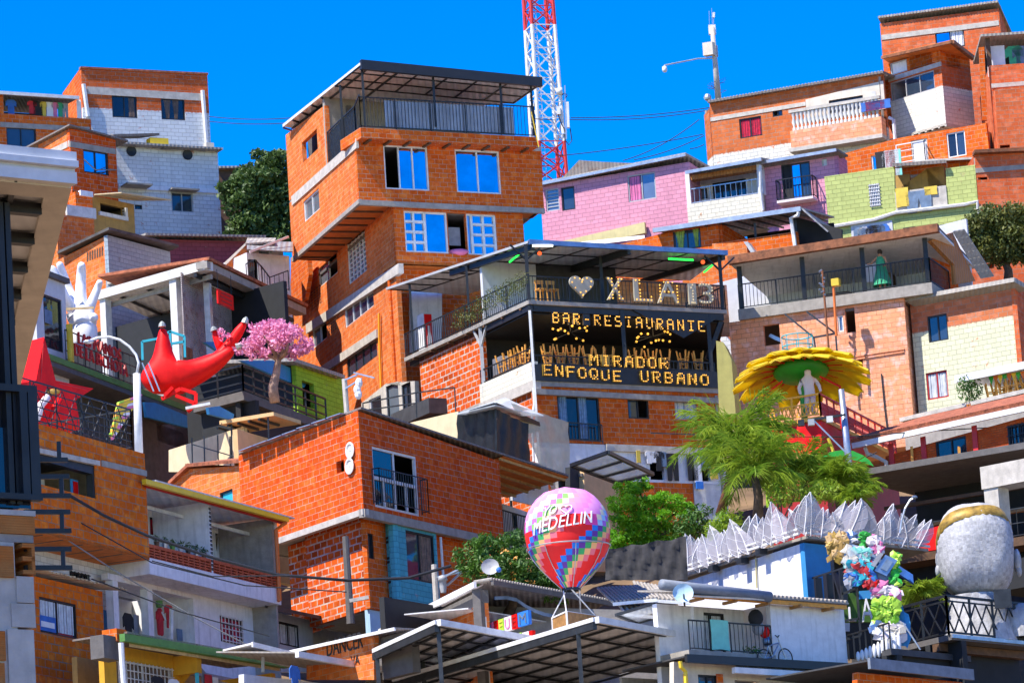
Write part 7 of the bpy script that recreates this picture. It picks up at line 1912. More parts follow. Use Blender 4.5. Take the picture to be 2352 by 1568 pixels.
# balloon
Z('O')
BY=153;b0=at(790,1395,BY);HB=at(690,150,BY).z-b0.z
o=thing('balloon_sculpture','hot air balloon sculpture with pink, red and rainbow checks and white lettering','balloon',b0)
prof=[(.27,0),(.56,.085),(.82,.165),(1.03,.24),(1.20,.32),(1.30,.40),(1.35,.49),(1.375,.57),(1.35,.65),(1.29,.725),(1.18,.795),(1.03,.86),(.84,.92),(.58,.965),(.30,.99),(.02,1.0)]
def rad(h):
 for (r0,h0),(r1,h1) in zip(prof,prof[1:]):
  if h0<=h<=h1:return r0+(r1-r0)*(h-h0)/(h1-h0)
 return .02
NS,NR=36,18
me_v,me_f,cols=[],[],[]
hs_=[0]+[(.03+.97*j/NR) for j in range(NR)]+[1.0]
hs_=[j/NR for j in range(NR+1)]
hs_=[1-(1-h)**1.25 if 0 else h for h in hs_]
for h in hs_:
 r=rad(h)
 for i in range(NS):a=2*math.pi*(i+.5)/NS;me_v.append(b0+V((r*math.cos(a),r*math.sin(a),h*HB)))
seq=[(.02,.20,.72),(.13,.04,.30),(.05,.36,.12),(.82,.40,.18),(.78,.17,.22)]
seq2=[(.36,.58,.82),(.42,.14,.62),(.22,.52,.12),(.86,.58,.38),(.84,.30,.36)]
for j in range(NR):
 for i in range(NS):
  me_f.append((j*NS+i,j*NS+(i+1)%NS,(j+1)*NS+(i+1)%NS,(j+1)*NS+i))
  row=NR-1-j
  ii=(i-27)%NS
  h=j/NR;k=(ii+row-11)%(12 if h>.5 else 9)
  h=j/NR
  if k<5 and h<.84:cl=seq2[k] if h>.52 else seq[k]
  else:
   d=min(abs(k-4),12-k)
   base=(.80,.24,.66) if h>.62 else ((.76,.07,.36) if h>.5 and k>9 else (.78,.018,.02))
   lite=(.86,.58,.72) if h>.62 else (.74,.06,.05)
   f=((i*7+j*5)%4)/4*.35
   cl=tuple(x+(y-x)*f for x,y in zip(base,lite))
   if k==11 and .6<h<.84:cl=(.88,.74,.52) if k==11 else (.87,.48,.66)
  cols.append(cl)
me=bpy.data.meshes.new('envelope');me.from_pydata([p-b0 for p in me_v],[],me_f)
ca=me.color_attributes.new('Check','FLOAT_COLOR','CORNER')
li=0
for p,cl in zip(me.polygons,cols):
 for _ in p.vertices:ca.data[li].color=(*cl,1);li+=1
tt,bb,mm=nodes('balloon_cloth');at_=nd(tt,'VertexColor');at_.layer_name='Check'
nz=noise(tt,nd(tt,'TexCoord').outputs['Object'],1.5,4)
L(tt,mixc(tt,ramp(tt,nz,.3,.7,0,.18),at_.outputs[0],(.9,.8,.8),'MULTIPLY'),bb.inputs['Base Color']);bb.inputs['Roughness'].default_value=.6;bb.inputs['Specular IOR Level'].default_value=.2
finish(me,'envelope',mm,o,b0,True)
def onball(x,h,g=.035):a=-math.pi/2+x;r=rad(h)+g;return b0+V((r*math.cos(a),r*math.sin(a),h*HB))
def balltext(s,x0,x1,h0,h1,slope,shear,nm):
 vs,fs=text3d(s,1,.02);X0,X1=min(v.x for v in vs),max(v.x for v in vs);Y0,Y1=min(v.y for v in vs),max(v.y for v in vs)
 m=MB();out=[]
 for v in vs:
  f=(v.x-X0)/(X1-X0);g=(v.y-Y0)/(Y1-Y0);out.append(onball(x0+(x1-x0)*f+shear*(g-.5),h0+(h1-h0)*g+slope*f,.05 if v.z>0 else .015))
 m.add(out,fs);m.ob(nm,'cloth_white',o)
balltext('YO',-.58,-.22,.662,.755,.02,.05,'lettering');balltext('MEDELLIN',-.86,.62,.50,.62,.075,.06,'lettering')
hp=[onball(.0+.011*16*math.sin(t)**3*.8,.715+.0033*(13*math.cos(t)-5*math.cos(2*t)-2*math.cos(3*t)-math.cos(4*t)),.04) for t in [2*math.pi*k/28 for k in range(29)]]
MB().tube(hp,.022,5,False).ob('heart','cloth_white',o)
MB().tube([onball(2*math.pi*k/40,.40,.04) for k in range(41)],.022,6,False).ob('hoop','galv',o)
for k in range(8):
 a=2*math.pi*k/8+.18;MB().tube([onball(a,h,.03) for h in (.40,.3,.2,.1,.0)],.013,5).ob('strap','galv',o)
m=MB();m.lathe(b0,[(.30,.02),(.31,-.06),(.26,-.06),(.26,.02)],20);m.ob('mouth_ring','iron',o)
Z('N')
FL=fc(1555,505,1050,735,152.3);FR=fc(1555,505,2290,615,152.3);hb=.72
P0,P1,P2=FL.o,FL.p(1050,735),FR.p(2290,615)
P0,P1=V(P0),V(P1);P2=P0+(P2-P0).normalized()*1.6;P1=P0+(P1-P0).normalized()*1.25;P3=P1+(P2-P0);dn=V((0,0,-hb))
bk=thing('balloon_basket','square wooden basket with white edge tubes under the balloon','basket',P0+dn)
for a,b in ((P0,P1),(P0,P2),(P1,P3),(P2,P3)):MB().prism([a,b,b+dn,a+dn],(b-a).cross(ZUP).normalized()*.03).ob('board','wood',bk)
m=MB();E=[P0,P1,P3,P2]
for a,b in zip(E,E[1:]+E[:1]):m.bar(a,b,.045);m.bar(a,a+dn,.06)
m.ob('edge_tube','white_paint',bk)
for a,x in ((P1,-2.5),(P0,-1.2),(P2,-.1),(P3,1.3)):MB().tube([a,onball(x,0,.0)],.022,6).ob('rope_tube','white_paint',o)
# room with coloured letters
Z('H')
L_=fc(1265,440,720,710,154.5);R=fc(1265,440,2030,575,154.5)
t=thing('souvenir_house','low brick souvenir house with a dark open room right below the balloon','house',L_.p(1000,900));zr=L_.o.z
zb=zr-3.6;ul=L_.uv(620,700)[0];ur=R.uv(2060,580)[0]
wall(t,L_,[(ul,zb),(-.12,zb),(-.12,zr-.55),(ul,zr-.55)],'brick_pale',uvpoly=True,d=-.1);band(t,L_,(720,735),(1262,470),.42,'concrete_dark',-.3,-.08)
MB().bar(L_.w(ul,zr,.2),L_.w(.1,zr,.2),.1,.2).ob('roof_edge','white_paint',t)
MB().fbox(R,-.02,zb,.22,zr-.1,-.3,0).ob('pillar','concrete_dark',t);MB().fbox(R,.2,zb,.24,zr-1.0,-.1,.02).ob('pillar_edge','white_paint',t)
bk=L_.u*ul
sheet(t,[R.w(-.1,zr+.05,.5),R.w(ur,zr+.05,.5),R.w(ur,zr-.05,.5)+bk,R.w(-.1,zr-.05,.5)+bk],.05,'sheet_rust','roof');MB().bar(R.w(-.1,zr+.0,.55),R.w(ur,zr+.0,.55),.1,.16).ob('eave','concrete_dark',t)
m=MB()
for i in range(46):q=R.w(-.1+(ur+.1)*i/46,zr+.12,.56);m.tube([q,q-R.n*.7],.05,6)
m.ob('roof_rib','fibre_cement',t)
wall(t,R.par(-3.2),[(-.8,zb),(ur,zb),(ur,zr),(-.8,zr)],'screen_dark',uvpoly=True,name='rear_wall');MB().prism([R.w(-.1,zb),R.w(ur,zb),R.w(ur,zb)+bk,R.w(-.1,zb)+bk],V((0,0,.2))).ob('floor','concrete_dark',t)
MB().prism([R.w(0,zr-.7,-.5),R.w(ur,zr-.7,-.5),R.w(ur,zr-.55,-3),R.w(0,zr-.55,-3)],V((0,0,.04))).ob('ceiling','sheet_under',t)
FB=Face(R.p(1300,720,-.5),L_.u)
o=thing('letter_board','coloured block letters on a board hanging in the dark souvenir room','sign',FB.p(1450,780))
m=MB()
Z('N')
cells=[(180,252,'plastic_blue','E'),(254,312,'cloth_pink','R'),(330,405,'red_paint','E'),(408,500,'lime_paint','F'),(504,630,'plaster_pinkish','U'),(634,728,'red_paint','E'),(732,920,'plastic_blue','M')]
FB=Face(FB.o,fc(920,735,180,900,153.6).u)
FB=fc(920,730,500,858,153.2)
for x0,x1,mt,ch in cells:
 y0=470+(920-x1)*.34;y1=y0+245
 a,b=FB.uv(x0,y1),FB.uv(x1,y1);v1=FB.uv(x1,y0)[1]
 MB().fbox(FB,a[0]+.01,b[1],b[0]-.01,v1,-.12,0).ob('letter_block',mt,o)
 m=MB();w_=b[0]-a[0];letters(m,ch,FB.w(a[0]+w_*.18,b[1]+(v1-b[1])*.15,.015),FB.u,ZUP,w_*.64,(v1-b[1])*.7,.012);m.ob('lettering',{'plastic_blue':'glass_pale','red_paint':'red_dark','lime_paint':'cloth_yellow','plaster_pinkish':'cloth_pink','cloth_pink':'plastic_blue'}[mt],o)
for x0,x1,mt in ((690,800,'lime_paint'),(812,925,'plaster_pinkish'),(928,985,'red_paint')):
 a,b=FB.uv(x0,1010),FB.uv(x1,1010);v1=FB.uv(x1,830+(920-x1)*.2)[1];MB().fbox(FB,a[0],b[1],b[0],v1,-.12,0).ob('letter_block',mt,o)
Z('N');pts=[(330,250),(520,240),(700,275),(860,390),(1020,470),(1180,525),(1400,565)]
m=MB()
for (x,y),(x2,y2) in zip(pts,pts[1:]):m.prism([R.p(x,y,-.2),R.p(x2,y2,-.2),R.p(x2,y2+60,-.2),R.p(x,y+55,-.2)],R.n*.03)
m.ob('blue_tarp_strip','galv_blue',t)
Z('H')
# steel canopies at the bottom
def canopy(label,C,l,r,Y,ext,nu,nv,posts,gutter=True):
 R_=fc(*C,*r,Y);Lf=fc(*C,*l,Y);z=R_.o.z;ur=R_.uv(*r)[0];ul=Lf.uv(*l)[0]*ext
 a,b=R_.o,R_.w(ur,z);d=Lf.w(ul,z-.1);c_=b+(d-a)
 t=thing('steel_canopy',label,'canopy',a-V((0,0,3.5)),'steel canopies along the bottom')
 sheet(t,[a+V((0,0,.03)),b+V((0,0,.03)),c_+V((0,0,.03)),d+V((0,0,.03))],.05,'sheet_under','roof')
 grid_beams(t,a,b,c_,d,nu,nv,.11,su=.13)
 if gutter:MB().bar(a+R_.n*.08+V((0,0,.06)),b+R_.n*.08+V((0,0,.06)),.16,.2).ob('gutter','white_paint',t)
 MB().bar(a-R_.u*.05+V((0,0,.08)),d-R_.u*.05+V((0,0,.08)),.06,.13).ob('roof_edge','white_paint',t)
 MB().bar(a+V((0,0,-.12)),d+V((0,0,-.12)),.14,.2).ob('roof_girder','iron',t)
 for f,g in posts:q=a+(b-a)*f+(d-a)*g;MB().bar(q-V((0,0,4)),q-V((0,0,.05)),.13).ob('post','iron',t)
 m=MB()
 for i in range(int((b-a).length/.35)):q=lerp(a,b,(i+.5)/int((b-a).length/.35))+V((0,0,.09));m.tube([q,q+(d-a)*.2],.045,6)
 m.ob('roof_rib','sheet_light',t);return R_,Lf,t
canopy('large steel framed canopy with a white gutter at the bottom, left of the basket',(972,708),(545,882),(1610,822),148,1.0,6,4,[(.03,0.02),(.0,.95),(.5,.97)])
canopy('large steel framed canopy with a long white edge at the bottom, right of the basket',(2045,690),(1500,845),(2920,850),146,2.6,6,6,[(-.0,.08),(.9,.05)])
Z('W')
F=fa(1200,1560,158.5,8);t=thing('dark_hall','dark open hall wall behind the bottom canopies','building',F.p(1200,1700))
wall(t,F,[F.uv(*q) for q in ((840,1800),(1640,1800),(1640,1405),(1080,1390),(1000,1440),(840,1470))],'concrete',uvpoly=True,name='rear_wall')
Z('H')
L_=fc(540,790,100,905,152.5);t=thing('graffiti_house','brick wall with black graffiti reading DANCER between two slim roof edges','house',L_.p(400,1000))
wall(t,L_,[(90,880),(545,762),(548,1080),(90,1080)],'brick_pale')
gz=MB();u0,v0=L_.uv(232,925);u1,v1=L_.uv(480,925);
letters(gz,'DANCER',L_.w(u0,v0,.02),L_.u,ZUP,u1-u0,.52,.008);u0,v0=L_.uv(395,975);letters(gz,'VA',L_.w(u0,v0-.05,.02),L_.u,ZUP,.45,.3,.008);gz.ob('graffiti','cable',t)
MB().bar(L_.p(-60,900,.3),L_.p(690,735,.3),.06,.1).ob('roof_edge','white_paint',t)
sheet(t,[L_.p(-60,900,.3),L_.p(690,735,.3),L_.p(690,735,.3)-L_.n*3,L_.p(-60,900,.3)-L_.n*3],.05,'sheet_rust')
MB().fbox(L_,L_.uv(545,900)[0],L_.uv(545,1080)[1],L_.uv(545,900)[0]+1.6,L_.uv(545,790)[1],-.6,-.3).ob('side_recess','concrete_dark',t)
R=fc(25,905,935,1065,150.5);t2=thing('low_roof','low sheet roof with a white gutter sloping across the bottom under the graffiti','roof',R.p(500,1100))
MB().bar(R.p(25,908),R.p(930,1068),.14,.19).ob('gutter','white_paint',t2);sheet(t2,[R.p(25,900,.0),R.p(930,1060,.0),R.p(930,1060,.0)-R.n*3+V((0,0,.4)),R.p(25,900)-R.n*3+V((0,0,.4))],.05,'fibre_cement','roof')
wall(t2,R,[(-60,1000),(930,1120),(930,1300),(-60,1300)],'plaster_grey',d=-1.5)
q=R.p(0,1050,-.3);garment(R,R.uv(40,980)[0],R.uv(40,980)[1],.6,1.1,'cloth_blue','shirt','blue jacket hanging at the left end of the low gutter',-.2)
Z('C')
R=fc(1545,1330,1790,1390,152);t=thing('white_roof_sheet','small bright white sheet roof below the red curtain window','roof',R.p(1600,1400))
Lf=fc(1545,1330,1365,1372,152);a=R.o;b=R.p(1960,1432);d=Lf.p(1365,1372);sheet(t,[a,b,b+(d-a),d],.06,'white_paint','sheet');MB().bar(a,b,.06,.16).ob('edge','white_paint',t);MB().bar(R.p(1610,1310+70),R.p(1610,1500),.1).ob('post','grey_paint',t)
RG=RW.par(-1.4);t=thing('grey_house','pale grey house with a barred two-pane window right of the orange downpipe','house',RG.p(1780,1360))
wall(t,RG,[(1640,1120),(1915,1185),(1920,1500),(1640,1500)],'plaster_grey',[(1705,1185,1838,1355,'dk',dict(cur='curtain_white'))]);sheet(t,[RG.p(1620,1105,1),RG.p(2080,1200,1),RG.p(2080,1200,-2),RG.p(1620,1105,-2)],.12,'dark_sheet','roof')
wall(t,RG.par(-.6),[q for q in ((1915,1190),(2200,1190),(2200,1500),(1915,1500))],'plaster_buff',name='side_wall')
Z('G')
o=thing('timber_pole','weathered utility pole standing against the white mortared brick wall','pole',at(745,1600,164));MB().tube([at(748,1600,164),at(712,1010,164)],[.14,.11],8).ob('pole','concrete_dark',o);MB().bar(at(740,1445,163.6),at(870,1420,163.6),.12).ob('bracket','concrete_pale',o)
o=thing('utility_pole','concrete pole with bracket arms and a white lamp beside the teal wall','pole',at(1325,1460,160));MB().tube([at(1330,1500,160),at(1312,1200,160)],.1,8).ob('pole','concrete_pale',o)
for a,b in (((1315,1290),(1550,1235)),((1330,1310),(1480,1230)),((1400,1340),(1510,1240))):MB().bar(at(*a,160),at(*b,159.6),.06).ob('bracket','galv',o)
m=MB();m.lathe(at(1375,1390,159.5),[(.09,0),(.12,.2),(.12,.4),(.17,.42),(.12,.56),(0,.6)],10);m.ob('lamp','grey_paint',o,True)
# yellow house at the bottom left
Z('R')
R=fc(315,240,2125,560,150);t=thing('yellow_house','yellow house under a long green gutter with a white barred window','house',R.p(800,760));zg=R.o.z
MB().bar(R.p(318,262,.3),R.p(2125,560,.3),.2,.24).ob('gutter','green_gutter',t);MB().bar(R.p(400,330,.15),R.p(2050,600,.15),.05,.18).ob('fascia','wood_pale',t)
ub=R.uv(2110,560)[0];sheet(t,[R.w(0,zg+.05,.2),R.w(ub,zg+.05,.2),R.w(ub,zg+.15,-2.2),R.w(.5,zg+.15,-2.2)],.06,'sheet_rust')
FB=R.par(-.9);zb=zg-4
wall(t,FB,[(FB.uv(120,600)[0],zb),(FB.uv(960,600)[0],zb),(FB.uv(960,600)[0],zg-.1),(FB.uv(120,600)[0],zg-.1)],'plaster_yellow',[(250,500,880,900,'al',dict(nx=2,cur='curtain_tan',bars=(14,3),barmat='white_paint'))],uvpoly=True)
MB().fbox(R,R.uv(1145,600)[0],zg-.75,R.uv(1195,600)[0],zg-.15,-1,.0).ob('beam_end','plaster_yellow',t);MB().prism([FB.w(FB.uv(960,600)[0],zg-.2),R.w(R.uv(1150,600)[0],zg-.2,-.05),R.w(R.uv(1150,600)[0],zg-.5,-.05),FB.w(FB.uv(960,600)[0],zg-1.0)],R.u*.1).ob('beam','plaster_yellow',t)
MB().bar(R.w(R.uv(1168,600)[0],zg-.75,-.1),R.w(R.uv(1180,800)[0],zg-2.5,-.1),.12).ob('post','teal_paint',t)
wall(t,R.par(-3),[(R.uv(700,600)[0],zb),(ub,zb),(ub,zg-.1),(R.uv(700,600)[0],zg-.1)],'plaster_ochre',uvpoly=True,name='rear_wall');MB().fbox(R,ub-.5,zb,ub-.3,zg-.3,-2.5,-.2).ob('side_wall','plaster_yellow',t)
MB().tube([R.p(305,320,.35),R.p(320,560,.35),R.p(345,900,.35)],.09,8).ob('drainpipe','white_paint',t)
p=thing('brick_pier','small brick and rubble pier at the left end of the green gutter','pier',R.p(250,450));MB().fbox(R,R.uv(245,250)[0],R.uv(245,300)[1],R.uv(350,250)[0],R.uv(350,180)[1],-.5,.05).ob('bricks','brick',p);MB().fbox(R,R.uv(110,250)[0],R.uv(110,480)[1],R.uv(300,250)[0],R.uv(300,260)[1],-.5,0).ob('rubble','concrete_dark',p)
for i,(x,y,w_,h_,mt,kd,lb) in enumerate(((700,690,.7,.6,'cloth_black','shirt','black top drying before the barred window of the yellow house'),(880,720,.6,.6,'cloth_white','shirt','white top drying before the barred window of the yellow house'),(1260,670,.4,.9,'cloth_red','cloth','red and pink towel under the green gutter'),(1340,700,.3,.8,'cloth_white','cloth','white towel next to the red towel under the green gutter'),(1800,735,.5,.6,'cloth_red','cloth','red cloth at the right end under the green gutter'))):
 u,v=R.uv(x,y,-.1);garment(R,u,v,w_,h_,mt,kd,lb,-.1,'washing under the green gutter')
m=MB();q=[R.p(1185,590,-.2),R.p(1260,680,-.2),R.p(1380,740,-.2),R.p(1600,790,-.2)]
for a,b in zip(q,q[1:]):m.prism([a,b,b-V((0,0,.35)),a-V((0,0,.5))],R.n*.02)
tag(m.ob('hanging_sheet','cloth_grey'),'pale sheet swagged from the post under the green gutter','sheet')
# leaf crown and its white building
Z('K')
L_=fc(840,690,60,945,157);R=fc(840,690,1570,770,157)
t=thing('white_building','white building with a pinkish sunlit wall and a bright blue side under the leaf crown','house',L_.p(700,1000));zr=L_.o.z
ul,ur=L_.uv(60,945)[0],R.uv(1570,770)[0];zb=zr-3.4
wall(t,L_,[(ul,zb),(-.205,zb),(-.205,zr-.1),(ul,zr-.1)],'plaster_white',uvpoly=True);u1=R.uv(1000,800)[0]
wall(t,R,[(0,zb),(u1,zb),(u1,zr-.1),(0,zr-.1)],'plaster_blue',uvpoly=True);wall(t,R.par(-1.8),[(u1-.5,zb),(ur,zb),(ur,zr),(u1-.5,zr)],'screen_dark',uvpoly=True,name='rear_wall');MB().fbox(R,u1,zb,u1+.2,zr-.1,-1.8,-.02).ob('side_wall','concrete_dark',t)
C4=R.w(ur,zr)+(L_.w(ul,zr)-R.o)
MB().prism([R.w(-.1,zr,.25),R.w(ur,zr,.25),C4,L_.w(ul,zr,.25)],V((0,0,.1))).ob('roof','concrete',t)
m=MB();m.bar(L_.w(ul,zr+.16,.3),L_.w(.2,zr+.16,.3),.07,.07);m.bar(L_.w(ul,zr+.32,.3),L_.w(.2,zr+.32,.3),.06,.06);m.bar(R.w(-.2,zr+.16,.3),R.w(ur,zr+.16,.3),.07,.07);m.bar(R.w(-.2,zr+.32,.3),R.w(ur,zr+.32,.3),.06,.06);m.ob('roof_rail','white_paint',t)
for x,y in ((590,790),(475,845),(300,890)):q=L_.p(x,y,.1);MB().pbox(q,L_.u*.3,L_.n*.3,V((0,0,.2))).ob('flood_lamp','iron',t)
MB().tube([L_.p(545,800,.06),L_.p(552,985,.06)],.03).ob('pipe','plaster_lemon',t)
tt,bb,mm=nodes('leaf_plastic');bb.inputs['Base Color'].default_value=(.36,.34,.37,1);bb.inputs['Roughness'].default_value=.35;bb.inputs['Alpha'].default_value=.62
simple('leaf_edge',(.82,.80,.80),.4)
lc=thing('leaf_sculpture','crown of pale translucent leaf shapes with white stems standing along the roof edge','sculpture',R.o)
def big_leaf(F,x,y,h,lean,tw,d):
 b=F.p(x,y,d);hh=h;ax=Matrix.Rotation(tw,3,'Z')@V((1,0,0));dirn=(ZUP+F.u*lean).normalized();n=7;m=MB();L0=[];L1=[];nrm=ax.cross(dirn)
 for i in range(n+1):
  f=i/n;w_=.30*h*math.sin(math.pi*f**.75)**.8;c=b+dirn*hh*f+ax*.10*h*math.sin(f*2.2)+nrm*.12*f*f;L0.append(c-ax*w_);L1.append(c+ax*w_*.9)
 for i in range(n):m.add([L0[i],(L0[i]+L1[i])/2+nrm*.05,(L0[i+1]+L1[i+1])/2+nrm*.05,L0[i+1]],[(0,1,2,3)]);m.add([(L0[i]+L1[i])/2+nrm*.05,L1[i],L1[i+1],(L0[i+1]+L1[i+1])/2+nrm*.05],[(0,1,2,3)])
 lo=m.ob('leaf','leaf_plastic',lc);m=MB();mid=[(p+q)/2+nrm*.06 for p,q in zip(L0,L1)];m.tube(mid,.018,4);m.tube(L0,.012,4)
 for i in range(1,n-1,2):m.bar(mid[i],L1[i+1],.009);m.bar(mid[i],L0[i+1],.009)
 m.ob('stem','leaf_edge',lo)
for i in range(24):
 f=min(1,max(0,(i+rnd.uniform(-.4,.4))/23));x=95+745*f;y=925-265*f;big_leaf(L_,x,y+rnd.uniform(-8,8),rnd.uniform(.85,1.45),rnd.uniform(-.75,.3),rnd.uniform(-.7,.5),-.7+1.0*(i%2))
for i in range(26):
 f=min(1,max(0,(i+rnd.uniform(-.4,.4))/25));x=850+690*f;y=665+85*f;big_leaf(R,x,y+rnd.uniform(-8,8),rnd.uniform(.85,1.5),rnd.uniform(-.4,.75),rnd.uniform(-.6,.7),-.7+1.0*(i%2))
o=thing('cone_ornament','pale glassy dome ornament in the middle of the leaf crown','ornament',at(890,560,158.5));m=MB();m.lathe(at(890,600,158.5),[(.55,0),(.45,.35),(.28,.6),(.2,.75),(0,.8)],14);m.ob('dome','leaf_plastic',o,True)
o=thing('street_lamp','thin pale curved lamp arm rising over the right end of the leaf crown','lamp',at(1440,590,156.5));MB().tube([at(x,y,156.5) for x,y in ((1430,650),(1440,570),(1460,500),(1490,450),(1515,432))],.035,6).ob('arm','galv',o);MB().ell(at(1518,430,156.5),.1,.08,.06).ob('lamp_head','glass_pale',o)
FM=fc(1090,850,600,1010,155.5);o=thing('black_letter_sign','row of big black letters reading MEDELLIN on a dark frame below the white wall','sign',FM.p(800,1080))
uu0,uu1=FM.uv(640,1020)[0],FM.uv(1085,870)[0];vt,vb=FM.uv(1088,862)[1],FM.uv(1095,1090)[1]
for i,ch in enumerate('MEDELLIN'):
 w_=(uu1-uu0)/8;m=MB();letters(m,ch,FM.w(uu0+i*w_+.03,vb+.05,.0),FM.u,ZUP,w_*(.4 if ch=='I' else .82),vt-vb-.1,.12);m.ob('letter','fascia_black',o)
m=MB();m.bar(FM.w(uu0-.3,vt,0),FM.w(uu1+.05,vt,0),.06);m.bar(FM.w(uu0-.3,vb,0),FM.w(uu1+.05,vb,0),.06);m.ob('frame','iron',o)
R2=fc(1090,850,1500,930,155.5)
wall(t,FM.par(-1.2),[q for q in ((640,1040),(1090,890),(1090,1250),(640,1250))],'plaster_grey',name='lower_wall')
Z('P')
o=thing('mural_panel','green and blue mural panel behind the black posts beside the arm sculpture','panel',at(1060,1100,156));P=lambda x,y,Y=156:at(x,y,Y)
MB().prism([P(850,740),P(1230,680),P(1230,1080),P(870,1080)],V((0,.2,0))).ob('panel','leaf_mid',o);MB().prism([P(1050,700,155.9),P(1230,690,155.9),P(1230,790,155.9),P(1050,800,155.9)],V((0,.05,0))).ob('blue_field','plaster_blue',o)
o=thing('white_letter_sign','white rounded letters LA beside the arm sculpture','sign',P(1080,1090,155))
for ch,x0,x1,y0,y1 in (('L',930,1020,900,1075),('A',1085,1230,800,1085)):
 a,b=P(x0,y1,155),P(x1,y1,155);m=MB();ux=V((1,0,0));letters(m,ch,a,ux,ZUP,b.x-a.x,P(x0,y0,155).z-a.z,.1);m.ob('letter','hand_white',o)
m=MB();[m.bar(P(x,y0,154.6),P(x2,y1,154.6),.07) for x,y0,x2,y1 in ((840,640,850,1060),(1020,660,1070,1240),(840,740,1020,665),(835,1070,1050,1040),(860,1300,1070,1250),(845,1060,870,1540))];m.ob('frame','iron',o)
AY=153.5
o=thing('arm_sculpture','tall arm sculpture of coloured scraps with a gold fist, pink, green and white bands','sculpture',P(1420,1400,AY))
def chain(pts,rs,mat,nm='band'):
 vs=[P(x,y,AY+d) for x,y,d in pts];return skin(nm,vs,[(i,i+1) for i in range(len(vs)-1)],rs,mat,o)
chain([(1395,1330,0),(1395,1150,0),(1390,950,0),(1385,780,0),(1370,620,0),(1280,430,0),(1100,280,0),(930,210,0),(800,150,0),(720,30,0)],[.36,.35,.33,.32,.36,.40,.34,.26,.22,.13],'cloth_denim','arm')
def scraps(n,box,mats,s,d=-.42,nm='scrap',tall=1.0):
 for mt in mats:
  m=MB()
  for _ in range(n):
   x,y=rnd.uniform(box[0],box[2]),rnd.uniform(box[1],box[3]);c_=P(x,y,AY+d+rnd.uniform(-.06,.06));N_=rnd.randint(5,8);pl=[];ph=rnd.uniform(0,6)
   for q in range(N_):a_=ph+6.283*q/N_;r_=s*rnd.uniform(.5,1.7);pl.append(c_+V((r_*math.cos(a_),rnd.uniform(-.05,.05),r_*tall*math.sin(a_))))
   ce=c_+V((0,-.035,0));m.add(pl+[ce],[(q,(q+1)%N_,N_) for q in range(N_)])
  m.ob(nm,mt,o)
scraps(26,(1235,800,1520,1080),['lime_paint','leaf_bright','lime_paint'],.12);scraps(16,(1220,620,1560,770),['cloth_pink','plaster_pinkish'],.14);scraps(10,(1180,570,1330,640),['red_paint'],.12)
scraps(16,(1230,1080,1570,1260),['plaster_buff','cloth_white','plaster_pinkish'],.15);scraps(3,(1230,1100,1330,1200),['galv_blue'],.14);scraps(4,(1560,850,1680,1290),['plaster_blue'],.16,-.25,tall=2)
scraps(16,(700,20,900,300),['gold','plaster_tan','plaster_ochre'],.14,-.3);scraps(14,(880,200,1150,380),['galv','plaster_buff','cloth_mint','clear_plastic'],.15,-.42);scraps(14,(900,340,1240,620),['cloth_grey','red_dark','teal_paint','cloth_blue'],.13,-.46)
scraps(14,(1450,230,1540,600),['lime_paint','green_paint'],.1,-.4);scraps(12,(1180,60,1330,210),['plaster_pinkish','cloth_pink'],.13,-.2);scraps(10,(1080,-10,1160,170),['green_paint'],.11,-.2);scraps(4,(870,0,980,80),['galv_blue','cloth_white'],.12,-.1)
q0=P(1240,450,AY-.5);ux,uy=(P(1390,520,AY-.5)-q0).normalized(),(P(1370,260,AY-.5)-q0).normalized()
for a,b,w_,h_,mt in ((0,0,.42,.62,'galv_blue'),(.12,.14,.22,.36,'cloth_denim'),(-.2,.1,.14,.5,'cloth_grey')):MB().pbox(q0+ux*a+uy*b+V((0,-.05*(w_<.3),0)),ux*w_,uy*h_,V((0,.1,0))).ob('scrap_panel',mt,o)
MB().pbox(P(1540,390,AY),(P(1710,500,AY)-P(1540,390,AY)),V((0,.3,0)),V((0,0,-.28))).ob('scrap_panel','cloth_blue',o)
for i in range(11):x=1040+50*i;MB().ell(P(x,1500-16*i if x<1560 else 1370,AY-.5),.07,.06,.16+.02*i,n=8,m=6).ob('white_stone','cloth_white',o,True)
MB().tube([P(1590,1090,AY-.6),P(1800,1420,AY-.6)],.03).ob('rod','galv',o)
# white house with the bicycle
Z('K')
R=fc(650,1085,1110,1120,151);t=thing('white_house','white house with a corrugated eave, a recessed balcony and a bicycle on it','house',R.p(900,1440));zr=R.o.z;zf=R.uv(650,1400)[1]
ur=R.uv(1085,1120)[0];ua,ub_,uc_=R.uv(0,1150)[0],R.uv(165,1150)[0],R.uv(640,1200)[0]
wall(t,R,[(uc_,zf-1),(ur,zf-1),(ur,zr),(uc_,zr)],'plaster_white',uvpoly=True);FW2=fc(165,1100,-60,1142,150.2);wall(t,FW2,[q for q in ((-60,1142),(165,1100),(172,1500),(-60,1500))],'plaster_white',th=.5)
BK=R.par(-1.2);wall(t,BK,[(ub_-.4,zf-1),(uc_+.2,zf-1),(uc_+.2,zr),(ub_-.4,zr)],'plaster_white',[(180,1130,372,1400,'dk',dict(cur='curtain_white',split=[(.05,.45),(.6,.95)]))],uvpoly=True)
MB().fbox(R,uc_-.01,zf,uc_+.19,zr,-1.2,-.21).ob('side_wall','plaster_pinkish',t)
MB().fbox(R,ub_-.4,zf-.25,uc_,zf,-1.2,.1).ob('balcony_floor','concrete',t)
a,b=R.p(125,1075,.5),R.p(1118,1108,.5);a.z=b.z=R.uv(650,1070)[1]
m=MB();nn=40
sheet(t,[a,b,b-R.n*2.2+V((0,0,.35)),a-R.n*2.2+V((0,0,.35))],.05,'fibre_cement','eave')
